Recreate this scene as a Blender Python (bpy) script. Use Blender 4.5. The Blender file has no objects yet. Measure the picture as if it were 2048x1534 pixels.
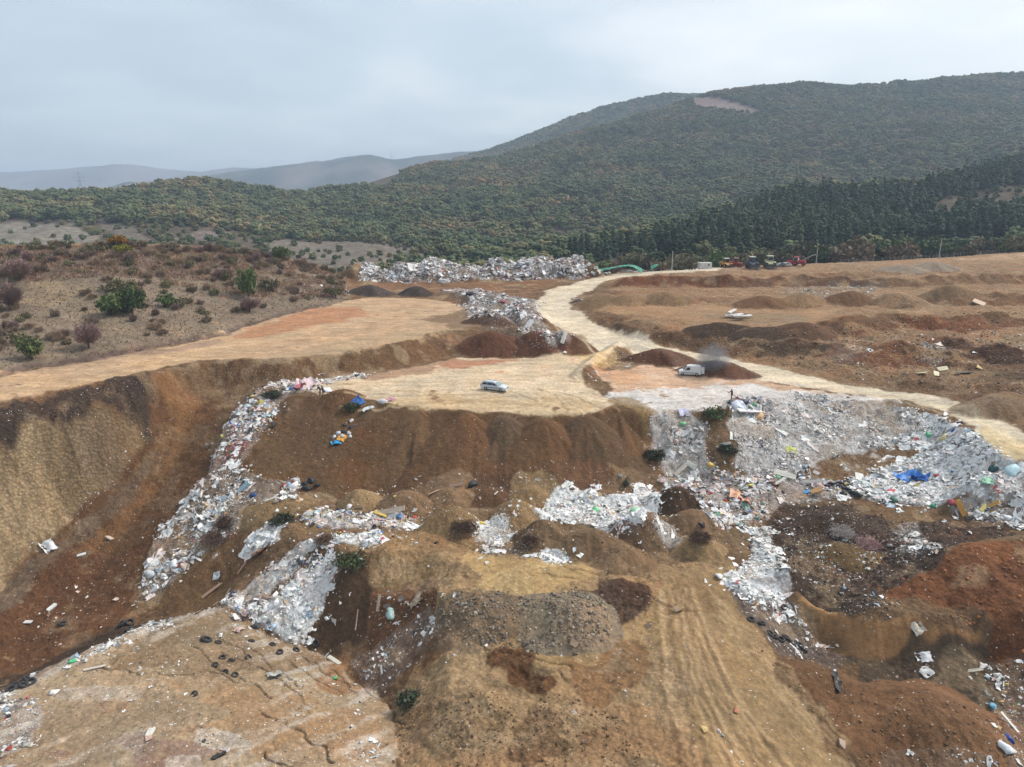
import bpy, bmesh, math, random
import numpy as np
from mathutils import Vector, Matrix, Euler
from mathutils.bvhtree import BVHTree
from mathutils.geometry import delaunay_2d_cdt

R = math.radians
scene = bpy.context.scene
COL = scene.collection
random.seed(7)
rng = np.random.default_rng(7)

# ------------------------------------------------------------------ camera
PITCH = R(14.9)                    # drone camera tilted down
CAMZ = 29.0                        # metres above the tipping plateau (z = 0)
FPX = 1384.0                       # focal length for a 2048 px wide frame
cam_data = bpy.data.cameras.new('camera')
cam_data.sensor_width = 36.0
cam_data.lens = 36.0 * FPX / 2048.0
cam_data.clip_start = 0.5
cam_data.clip_end = 30000.0
cam = bpy.data.objects.new('camera', cam_data)
cam.location = (0, 0, CAMZ)
cam.rotation_euler = (math.pi / 2 - PITCH, 0, 0)
COL.objects.link(cam)
scene.camera = cam

# ------------------------------------------------------------------ sky, sun, exposure
SUN_DIR = Vector((0.72, 0.30, 0.78)).normalized()      # towards the sun, veiled by cloud
sun_el = math.asin(SUN_DIR.z)
sun_az = math.atan2(SUN_DIR.x, SUN_DIR.y)
world = bpy.data.worlds.new('World')
scene.world = world
world.use_nodes = True
wn, wl = world.node_tree.nodes, world.node_tree.links
wn.clear()
def N(nodes, kind, **kw):
    n = nodes.new(kind)
    for k, v in kw.items():
        if k == 'inp':
            for i, val in v.items():
                n.inputs[i].default_value = val
        else:
            setattr(n, k, v)
    return n
w_out = N(wn, 'ShaderNodeOutputWorld')
w_bg = N(wn, 'ShaderNodeBackground', inp={'Strength': 0.10})
w_sky = N(wn, 'ShaderNodeTexSky', sky_type='NISHITA', sun_disc=False, sun_elevation=sun_el, sun_rotation=sun_az,
          altitude=600.0, air_density=1.2, dust_density=2.5, ozone_density=1.5)
w_tc = N(wn, 'ShaderNodeTexCoord')
w_sep = N(wn, 'ShaderNodeSeparateXYZ')
wl.new(w_tc.outputs['Generated'], w_sep.inputs[0])
# cloud deck: directions are mapped onto a flat layer overhead
w_z = N(wn, 'ShaderNodeMath', operation='MAXIMUM', inp={1: 0.0}); wl.new(w_sep.outputs['Z'], w_z.inputs[0])
w_za = N(wn, 'ShaderNodeMath', operation='ADD', inp={1: 0.16}); wl.new(w_z.outputs[0], w_za.inputs[0])
w_dx = N(wn, 'ShaderNodeMath', operation='DIVIDE'); wl.new(w_sep.outputs['X'], w_dx.inputs[0]); wl.new(w_za.outputs[0], w_dx.inputs[1])
w_dy = N(wn, 'ShaderNodeMath', operation='DIVIDE'); wl.new(w_sep.outputs['Y'], w_dy.inputs[0]); wl.new(w_za.outputs[0], w_dy.inputs[1])
w_cv = N(wn, 'ShaderNodeCombineXYZ'); wl.new(w_dx.outputs[0], w_cv.inputs[0]); wl.new(w_dy.outputs[0], w_cv.inputs[1])
w_map = N(wn, 'ShaderNodeMapping'); wl.new(w_cv.outputs[0], w_map.inputs[0])
w_map.inputs['Location'].default_value = (4.2, 1.6, 0.0)
w_n1 = N(wn, 'ShaderNodeTexNoise', inp={'Scale': 0.55, 'Detail': 6.0, 'Roughness': 0.5, 'Distortion': 0.3}); wl.new(w_map.outputs[0], w_n1.inputs['Vector'])
w_n2 = N(wn, 'ShaderNodeTexNoise', inp={'Scale': 1.5, 'Detail': 8.0, 'Roughness': 0.48, 'Distortion': 0.25}); wl.new(w_map.outputs[0], w_n2.inputs['Vector'])
# the veil of cloud is thinner towards the sun's side
w_dot = N(wn, 'ShaderNodeVectorMath', operation='DOT_PRODUCT'); wl.new(w_tc.outputs['Generated'], w_dot.inputs[0])
w_dot.inputs[1].default_value = SUN_DIR
w_glow = N(wn, 'ShaderNodeMapRange', inp={1: -0.25, 2: 0.95, 3: 0.0, 4: 1.05}); wl.new(w_dot.outputs['Value'], w_glow.inputs[0])
w_a = N(wn, 'ShaderNodeMapRange', inp={1: 0.35, 2: 0.68, 3: -0.15, 4: 0.17}); wl.new(w_n1.outputs['Fac'], w_a.inputs[0])
w_b = N(wn, 'ShaderNodeMapRange', inp={1: 0.4, 2: 0.64, 3: -0.10, 4: 0.13}); wl.new(w_n2.outputs['Fac'], w_b.inputs[0])
w_s1 = N(wn, 'ShaderNodeMath', operation='ADD'); wl.new(w_a.outputs[0], w_s1.inputs[0]); wl.new(w_b.outputs[0], w_s1.inputs[1])
w_s2 = N(wn, 'ShaderNodeMath', operation='ADD', use_clamp=True); wl.new(w_s1.outputs[0], w_s2.inputs[0]); wl.new(w_glow.outputs[0], w_s2.inputs[1])
w_ramp = N(wn, 'ShaderNodeValToRGB')
wl.new(w_s2.outputs[0], w_ramp.inputs[0])
cr = w_ramp.color_ramp
cr.elements[0].position = 0.0; cr.elements[0].color = (1.98, 2.38, 2.72, 1)
cr.elements[1].position = 1.0; cr.elements[1].color = (4.55, 4.55, 4.5, 1)
e = cr.elements.new(0.45); e.color = (2.7, 3.05, 3.3, 1)
w_mix = N(wn, 'ShaderNodeMix', data_type='RGBA', inp={0: 0.86})
wl.new(w_sky.outputs[0], w_mix.inputs[6]); wl.new(w_ramp.outputs[0], w_mix.inputs[7])
wl.new(w_mix.outputs[2], w_bg.inputs['Color'])
wl.new(w_bg.outputs[0], w_out.inputs['Surface'])

sun_data = bpy.data.lights.new('sun', 'SUN')
sun_data.energy = 1.5
sun_data.angle = R(12)
sun_data.color = (1.0, 0.95, 0.88)
sun = bpy.data.objects.new('sun', sun_data)
sun.rotation_euler = (-SUN_DIR).to_track_quat('-Z', 'Y').to_euler()
COL.objects.link(sun)

scene.view_settings.view_transform = 'Standard'
scene.view_settings.look = 'None'
scene.view_settings.exposure = 1.32
scene.view_settings.gamma = 1.0
scene.view_settings.use_curve_mapping = False
scene.render.engine = 'CYCLES'
scene.cycles.max_bounces = 4
scene.cycles.diffuse_bounces = 2
scene.cycles.use_adaptive_sampling = True
scene.cycles.adaptive_threshold = 0.025
scene.cycles.volume_bounces = 0
scene.cycles.transparent_max_bounces = 12

# ------------------------------------------------------------------ numpy helpers
def vnoise(x, y, seed=0):
    xi = np.floor(x).astype(np.int64); yi = np.floor(y).astype(np.int64)
    fx = x - xi; fy = y - yi
    fx = fx * fx * fx * (fx * (fx * 6 - 15) + 10); fy = fy * fy * fy * (fy * (fy * 6 - 15) + 10)
    def h(a, b):
        n = (a * 374761393 + b * 668265263 + seed * 2147483647 * 31 + 1013904223) & 0xFFFFFFFF
        n = ((n ^ (n >> 13)) * 1274126177) & 0xFFFFFFFF
        n = ((n ^ (n >> 16)) * 2246822519) & 0xFFFFFFFF
        return ((n ^ (n >> 15)) & 0xFFFFFF) / float(0xFFFFFF)
    a = h(xi, yi); b = h(xi + 1, yi); c = h(xi, yi + 1); d = h(xi + 1, yi + 1)
    return (a + (b - a) * fx) * (1 - fy) + (c + (d - c) * fx) * fy
def fbm(x, y, octaves=4, seed=0, gain=0.5):
    s = 0.0; amp = 1.0; tot = 0.0; f = 1.0
    for o in range(octaves):
        s = s + amp * vnoise(x * f + 17.3 * o, y * f - 9.1 * o, seed + o); tot += amp; amp *= gain; f *= 2.03
    return s / tot
def sstep(a, b, x):
    t = np.clip((x - a) / (b - a), 0, 1); return t * t * (3 - 2 * t)
def blur(a, n=1):
    for _ in range(n):
        p = np.pad(a, ((2, 2), (0, 0)), mode='edge'); a = (p[:-4] + 4 * p[1:-3] + 6 * p[2:-2] + 4 * p[3:-1] + p[4:]) / 16
        p = np.pad(a, ((0, 0), (2, 2)), mode='edge'); a = (p[:, :-4] + 4 * p[:, 1:-3] + 6 * p[:, 2:-2] + 4 * p[:, 3:-1] + p[:, 4:]) / 16
    return a
def srgb(r, g, b):
    c = np.array([r, g, b], float) / 255.0
    return np.where(c <= 0.04045, c / 12.92, ((c + 0.055) / 1.055) ** 2.4)

# survey: a sight line from the drone to a mark in the photograph, as X/Y and dZ/dY
CT, ST = math.cos(PITCH), math.sin(PITCH)
def sight(px, py):
    dx = (px - 1024) / FPX; dy = (767 - py) / FPX
    fy = CT + dy * ST; fz = -ST + dy * CT
    return dx / fy, fz / fy
def at_z(px, py, z):
    u, s = sight(px, py); Y = (z - CAMZ) / s
    return (u * Y, Y, z)
def at_y(px, py, Y):
    u, s = sight(px, py)
    return (u * Y, Y, CAMZ + s * Y)

# ------------------------------------------------------------------ terrain: surveyed break lines -> TIN -> height grid
LINES = [
 # near ground below the drone
 [(-500,2000,-9),(300,2000,-9),(760,2000,-10),(1300,2000,-9),(1700,2000,-10),(2500,2000,-11)],
 [(-350,1600,-9.6),(0,1600,-9.5),(300,1600,-9.5),(600,1600,-10),(760,1600,-10.6),(850,1600,-10.8),(1000,1600,-10),(1300,1600,-9.2),(1500,1600,-9.2),(1650,1600,-10),(1750,1600,-11.4),(1900,1600,-11.8),(2048,1600,-11.6),(2400,1600,-11.4)],
 # cracked tip surface, lower left
 [(-300,1560,-10.8),(0,1450,-11.3),(200,1400,-11.8),(400,1400,-11.9),(600,1450,-11.6),(740,1500,-11.8)],
 [(100,1500,-10.6),(300,1480,-10.8),(500,1500,-10.8)],
 [(250,1340,-12.2),(400,1310,-12.6),(500,1330,-13),(640,1380,-13.2),(720,1420,-13)],
 [(-300,1570,-11.6),(0,1392,-12),(100,1335,-12.2),(200,1290,-12.6),(300,1252,-12.9),(440,1218,-13.2)],
 [(440,1218,-13.2),(520,1262,-14.3),(600,1295,-15),(650,1308,-15.4),(700,1345,-15.1),(745,1380,-14.6),(785,1410,-13.8),(800,1500,-11.9)],
 [(500,1290,-13.6),(580,1320,-14.1),(680,1375,-14.3)],
 # valley on the left
 [(-200,1460,-18.5),(0,1374,-18),(60,1342,-18),(150,1298,-17.8),(250,1256,-17.2),(300,1240,-16.8),(380,1222,-15.8)],
 [(-200,1330,-19),(0,1290,-18.5),(150,1200,-17.3),(230,1100,-14.8),(300,1000,-11.2),(360,900,-6.9),(390,800,-2)],
 [(430,850,-4),(410,930,-7.4)],
 # cut wall on the left: foot, lip, edge of the terrace road
 [(-300,1400,-18.5),(0,1180,-17),(80,1090,-14.2),(150,1015,-11.4),(230,960,-9.3),(285,880,-5.4),(315,820,-2)],
 [(-350,900,1.2),(0,846,1.2),(100,834,1),(200,812,1),(270,800,0.6),(310,785,0.4)],
 [(-350,860,3),(0,808,3),(100,792,3),(200,775,3),(280,758,3.1),(335,738,3)],
 [(340,737,3),(420,723,3),(560,719,3),(700,706,3),(800,692,3),(870,668,3),(940,655,3),(1000,648,2.9)],
 # bench fan with rubbish ribbon
 [(530,774,-0.2),(480,830,-2.5),(440,900,-5.4),(420,950,-7.8),(385,1010,-10.2),(340,1090,-13.2),(295,1190,-16.2)],
 [(560,900,-5),(520,968,-7.9)],
 [(480,1040,-10.2),(400,1120,-13.1),(330,1190,-15.8)],
 [(600,1000,-8.4),(560,1060,-9),(610,1080,-8.7),(680,1100,-8.3),(740,1108,-8.2),(800,1100,-8),(850,1105,-8)],
 [(430,1185,-14.9),(500,1130,-11.9)],
 [(690,1160,-9.9),(650,1220,-12.4),(610,1285,-14.9)],
 [(740,1168,-9.6),(800,1165,-9.6),(855,1160,-9.2)],
 [(745,1195,-10.1),(820,1200,-9.9),(870,1182,-8.4)],
 [(700,1250,-12.8),(760,1235,-11.6),(820,1240,-11),(870,1215,-9.6)],
 [(690,1310,-14.8),(730,1295,-13.8),(800,1300,-12.4),(850,1280,-11),(890,1258,-9.7)],
 [(780,1370,-13.3),(830,1320,-11.9),(880,1290,-10.3)],
 # central pad, ledge and front mound
 [(900,1120,-7.6),(950,1130,-7.4),(1050,1128,-7.2),(1150,1138,-7.3),(1270,1150,-7.6)],
 [(880,1182,-7.9),(960,1186,-7.7),(1050,1184,-7.6),(1150,1184,-7.7),(1250,1180,-7.9),(1300,1190,-8)],
 [(900,1282,-9.7),(980,1292,-9.7),(1050,1296,-9.7),(1150,1290,-9.6),(1220,1268,-9.4),(1290,1242,-9)],
 [(860,1350,-11.4),(900,1330,-10),(960,1330,-9.8),(1040,1340,-9.9),(1150,1330,-9.5),(1250,1330,-9.2)],
 [(820,1420,-11.8),(850,1410,-10.8),(900,1400,-9.6),(1000,1395,-9.3),(1100,1390,-9.3),(1250,1400,-9.2)],
 [(810,1480,-12),(850,1480,-11),(930,1480,-10.1),(1050,1480,-9.7),(1200,1480,-9.5),(1350,1500,-9.3)],
 # haul track on the right of the mound
 [(1330,1130,-7.6),(1350,1200,-8.2),(1370,1300,-8.6),(1400,1400,-8.9),(1450,1500,-9.1)],
 [(1400,1110,-7.6),(1450,1150,-7.8),(1490,1230,-8.5),(1540,1310,-9),(1620,1400,-9.4),(1690,1490,-9.9)],
 [(1530,1150,-7.9),(1560,1190,-8.8),(1570,1250,-10),(1615,1305,-11.3),(1650,1360,-11),(1690,1410,-11.1),(1760,1500,-11.6)],
 # cut pit on the right
 [(1580,1160,-7.8),(1602,1182,-8),(1650,1213,-8.3),(1720,1235,-8.5),(1800,1247,-8.8),(1900,1262,-9.1),(1955,1262,-9)],
 [(1588,1186,-9),(1622,1232,-10.1),(1650,1280,-11.2),(1700,1322,-11.8),(1760,1332,-11.9),(1850,1318,-11.1),(1925,1298,-10.3),(1962,1284,-9.8)],
 [(1700,1350,-12),(1800,1362,-12),(1900,1350,-11.4),(1960,1345,-11)],
 [(1760,1420,-12.3),(1900,1400,-12.2),(2000,1420,-12),(2150,1420,-11.6)],
 [(1800,1500,-12),(1950,1500,-12),(2150,1500,-11.6)],
 # red heap shoulder running out of frame
 [(1795,1185,-8.2),(1850,1140,-6.9),(1900,1105,-5.5),(1960,1085,-4.6),(2048,1075,-4.2),(2300,1065,-3.5)],
 [(1980,1240,-8),(2048,1220,-6.9),(2250,1200,-6)],
 [(1975,1318,-11),(2048,1325,-10.6),(2250,1330,-10)],
 [(1880,1085,-7.3),(1960,1066,-6.8),(2048,1056,-6.2),(2300,1050,-5.8)],
 # middle field of heaps and rubbish
 [(640,1000,-8.3),(700,1030,-8.3),(800,1040,-8.2),(1000,1050,-8.1),(1200,1060,-8),(1400,1045,-7.8),(1500,1050,-7.8)],
 [(800,1075,-8),(1000,1080,-7.9),(1150,1095,-7.7),(1330,1085,-7.7),(1500,1100,-7.8),(1600,1110,-8),(1720,1150,-8.2),(1770,1200,-8.4)],
 [(1700,1000,-7.4),(1800,960,-6.4),(1900,965,-5.8),(2048,1000,-4.1),(2300,1015,-4)],
 [(1750,1080,-7.7),(1850,1045,-7.4),(1950,1045,-6.7),(2100,1045,-6)],
 [(1880,925,-4.3),(1950,938,-3.8),(2048,965,-2.9),(2250,985,-2.9)],
 # toe and crest of the tipping face
 [(600,985,-8.2),(700,985,-8.2),(800,985,-8.1),(950,975,-8),(1100,965,-7.9),(1200,958,-7.8),(1300,950,-7.6),(1330,958,-7.6),(1450,965,-7.4),(1600,965,-7.2),(1700,935,-6),(1800,905,-4.5),(1870,885,-3.3)],
 [(530,774,-0.2),(560,786,-0.5),(640,794,-0.2),(720,801,-0.2),(830,813,-0.3),(960,824,-0.3),(1100,830,-0.4),(1200,822,-0.4),(1255,805,-0.3),(1300,826,-0.4),(1370,822,-0.3),(1420,824,-0.3),(1480,802,-0.2),(1600,790,-0.2),(1750,802,-0.3),(1830,812,-0.3),(1900,842,-0.4),(1955,872,-0.6),(1985,905,-1),(2048,925,-1.2),(2250,950,-1.2)],
 # tipping plateau
 [(1000,770,0),(900,790,0.05),(1150,770,0)],[(1300,770,0),(1400,752,0),(1550,762,0),(1700,780,0)],
 [(345,775,0.4),(420,778,-1),(480,769,-0.4),(560,765,0),(700,749,0),(830,727,0),(900,713,0),(1000,708,0),(1150,702,0.1),(1190,692,0.2)],
 [(2100,850,0),(2048,860,-0.3),(2048,900,-0.9),(2250,920,-0.8)],
 # terrace road and scrub slope
 [(-350,800,3.6),(0,757,3.3),(60,737,3.3),(200,716,3.2),(350,689,3.2),(450,673,3.2),(480,656,3.4),(560,631,3.4),(640,613,3.4),(700,598,3.5)],
 [(0,742,4.1),(60,726,4),(200,706,4),(350,680,3.9),(450,664,3.8)],
 [(-350,700,7),(0,682,5.8),(250,660,5.9),(400,640,5.6)],
 [(-350,610,12),(0,600,10),(200,600,9.5),(400,600,7.5),(550,590,6.4),(640,585,5)],
 [(-350,540,17),(0,540,14.8),(200,540,14.4),(450,540,12),(560,545,10)],
 [(-400,490,22),(0,492,18.5),(100,488,18.7),(250,486,19),(400,490,17.5),(500,500,15.5),(600,518,12),(680,548,7),(700,565,5)],
 # upper terrace and bank under the rubble wall
 [(600,700,3),(700,650,3),(800,640,3),(900,605,3.2)],[(750,593,3.3),(870,597,3.3),(960,610,3.1)],
 [(720,582,3.5),(850,575,3.6),(1000,575,3.8),(1060,585,3.5)],
 [(710,560,4.9),(850,557,5.2),(1000,556,5.3),(1150,552,5.8)],
 # road
 [(1180,680,0.5),(1130,642,1.5),(1095,608,2.8),(1130,581,4),(1220,557,5.8),(1300,545,7),(1440,537,7.8)],
 [(1150,690,0.4),(1090,650,1.6),(1062,606,2.9),(1090,580,3.9)],
 [(1240,672,0.5),(1180,640,1.6),(1140,608,2.9),(1190,578,4.3)],
 [(1240,690,0.1),(1300,695,0),(1400,718,0),(1500,735,0),(1700,775,0),(1850,800,0)],
 # banks and shelves right of the road
 [(1250,673,0.5),(1300,686,0.2),(1400,706,0),(1500,723,0),(1600,743,0),(1700,763,0),(1800,779,0),(1900,793,0.2),(2048,803,0.4),(2400,835,0.8)],
 [(1190,622,2.6),(1250,640,2.8),(1350,655,3.1),(1500,658,3.5),(1600,650,4.1),(1680,642,4.5)],
 [(1230,613,3.9),(1400,612,4.2),(1550,620,4.3),(1650,625,4.5)],
 [(1200,596,4.9),(1350,591,5.6),(1500,596,5.4),(1650,590,5.9)],
 [(1250,578,5),(1400,575,5.3),(1650,572,5.6),(1900,577,6),(2048,580,6),(2400,590,6)],
 [(1250,560,6.4),(1400,555,7.2),(1500,548,7.8),(1650,545,8.2),(1800,540,8.6),(2048,535,9),(2400,535,9.5)],
 [(1450,539,7.9),(1600,530,8.5),(1700,525,9),(1880,518,9.7),(2048,505,11),(2400,490,13)],
 [(1700,690,2.2),(1750,645,4.2),(1850,665,3.2),(1900,622,5),(2048,640,4.5),(2400,660,4)],
 [(1640,700,1.6),(1700,722,1),(1900,735,1.1),(2048,705,2.7),(2300,720,2.4)],
 [(1900,770,0.6),(2048,770,0.9),(2300,790,1)],
]
FAR = [   # (px, py, distance): the wooded hills
 [(1500,533,262),(1700,526,262),(1900,515,265),(2048,503,268),(2400,492,270)],
 [(1100,535,300),(1300,533,290),(1500,530,290),(1700,524,295),(1900,512,300),(2048,500,310),(2400,480,320)],
 [(1120,535,330),(1250,502,350),(1400,456,410),(1500,415,455),(1570,390,485),(1700,390,505),(1840,383,525),(1950,345,570),(2048,325,600),(2400,290,660)],
 [(1600,470,370),(1750,470,380),(1900,460,380),(2100,445,390)],
 [(1250,520,480),(1400,490,560),(1570,430,640),(1840,420,680),(2048,380,720),(2400,350,780)],
 [(-500,560,330),(0,560,320),(300,560,320),(600,560,320),(900,562,320),(1050,560,320)],
 [(-500,480,430),(0,474,430),(200,478,420),(400,490,430),(600,505,430),(800,518,430),(1000,520,430),(1150,515,430)],
 [(-400,430,560),(0,425,560),(200,430,560),(400,430,560),(550,440,580),(700,445,580),(900,430,600),(1100,430,610),(1250,435,640),(1400,425,700)],
 [(-400,370,760),(0,380,760),(100,393,760),(160,398,760),(270,384,760),(330,367,760),(400,356,760),(450,359,760),(530,379,770),(620,381,800),(680,371,840)],
 [(-400,400,900),(0,405,900),(300,395,920),(480,395,930),(620,400,940)],
 [(800,390,740),(950,380,780),(1100,370,800),(1250,375,820),(1400,365,840),(1600,350,860),(1800,330,860),(2048,300,860),(2400,290,870)],
 [(740,362,900),(800,341,1000),(950,319,1120),(1080,290,1200),(1200,257,1250),(1300,228,1300),(1350,205,1320),(1400,185,1335),(1480,175,1350),(1550,167,1370),(1650,162,1400),(1750,170,1400),(1800,168,1400),(1860,163,1400),(1940,148,1420),(2048,143,1440),(2400,130,1480)],
 [(1000,330,1020),(1200,300,1060),(1400,250,1130),(1600,235,1150),(1800,235,1150),(2000,215,1160),(2400,205,1180)],
 [(700,385,1250),(800,370,1300),(950,350,1400),(1100,330,1500),(1300,290,1600),(1500,240,1650),(1700,220,1700),(2048,200,1750),(2400,190,1800)],
 [(960,310,1900),(1080,260,1900),(1190,220,1900),(1290,198,1900),(1340,194,1900),(1450,190,1900),(1600,200,1950)],
 [(-600,420,2400),(300,420,2400),(900,400,2400),(1200,340,2400),(1700,300,2400),(2400,280,2400)],
]
pts = []
def densify(line, conv, step):
    P = [conv(*p) for p in line]
    for a, b in zip(P[:-1], P[1:]):
        d = math.dist(a[:2], b[:2]); n = max(1, int(d / step))
        for k in range(n):
            t = k / n; pts.append(tuple(a[i] + (b[i] - a[i]) * t for i in range(3)))
    pts.append(P[-1])
for ln in LINES: densify(ln, at_z, 1.2)
for ln in FAR: densify(ln, at_y, 12.0)
# ground dropping away behind the scrub ridge and behind the rubble wall
for px, py, z, d, dz in [(-400,490,22,60,-16),(0,492,18.5,55,-14),(100,488,18.7,55,-14),(250,486,19,55,-14),(400,490,17.5,50,-13),(500,500,15.5,45,-12),(600,518,12,40,-10),(850,545,6,40,-6),(1000,545,6,40,-6),(1150,545,6.4,45,-6)]:
    x, y, zz = at_z(px, py, z); k = (y + d) / y
    pts.append((x * k, y + d, zz + dz))
pts = np.array(pts); pts[:, :2] += rng.normal(0, 0.01, (len(pts), 2))
cdt = delaunay_2d_cdt([Vector(p[:2]) for p in pts], [], [], 0, 1e-4)
tv = []
for i, v in enumerate(cdt[0]):
    o = cdt[3][i]; tv.append((v.x, v.y, pts[o[0], 2]))
tin = BVHTree.FromPolygons(tv, [tuple(f) for f in cdt[2]])
DOWN = Vector((0, 0, -1))
def tin_grid(U, Y):
    Z = np.empty((len(Y), len(U)))
    last = -10.0
    for j, y in enumerate(Y):
        row = Z[j]
        for i, u in enumerate(U):
            h = tin.ray_cast((u * y, y, 3000.0), DOWN)[0]
            if h is not None: last = h.z
            row[i] = last
    return Z
NU, NV = 820, 860
Y0, Y1, UM = 31.0, 268.0, 1.02
U = np.linspace(-UM, UM, NU); LY = np.linspace(math.log(Y0), math.log(Y1), NV); YY = np.exp(LY)
Z = blur(tin_grid(U, YY), 2)
GX = U[None, :] * YY[:, None]; GY = np.repeat(YY[:, None], NU, 1)
def hit(px, py):
    """first point of the surveyed ground on the sight line"""
    u, s = sight(px, py)
    fi = (u + UM) / (2 * UM) * (NU - 1); fi = min(max(fi, 0), NU - 1.001); i = int(fi); t = fi - i
    col = Z[:, i] * (1 - t) + Z[:, i + 1] * t
    ray = CAMZ + s * YY
    k = np.argmax(col >= ray)
    if not (col >= ray).any(): k = NV - 1
    if k == 0: y = YY[0]
    else:
        a = ray[k - 1] - col[k - 1]; b = ray[k] - col[k]; f = min(max(a / (a - b + 1e-9), 0.0), 1.0); y = YY[k - 1] + (YY[k] - YY[k - 1]) * f
    return u * y, y
def gz(x, y):
    x = np.asarray(x, float); y = np.asarray(y, float)
    fi = np.clip((x / y + UM) / (2 * UM) * (NU - 1), 0, NU - 1.001); fj = np.clip((np.log(y) - LY[0]) / (LY[-1] - LY[0]) * (NV - 1), 0, NV - 1.001)
    i = fi.astype(int); j = fj.astype(int); a = fi - i; b = fj - j
    return (Z[j, i] * (1 - a) + Z[j, i + 1] * a) * (1 - b) + (Z[j + 1, i] * (1 - a) + Z[j + 1, i + 1] * a) * b
def inpoly(x, y, P):
    r = np.zeros(x.shape, bool); n = len(P)
    for k in range(n):
        x1, y1 = P[k]; x2, y2 = P[(k + 1) % n]
        if y1 == y2: continue
        c = (y1 > y) != (y2 > y)
        r ^= c & (x < (x2 - x1) * (y - y1) / (y2 - y1) + x1)
    return r
def world_poly(pp): return [hit(*p) for p in pp]
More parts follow.
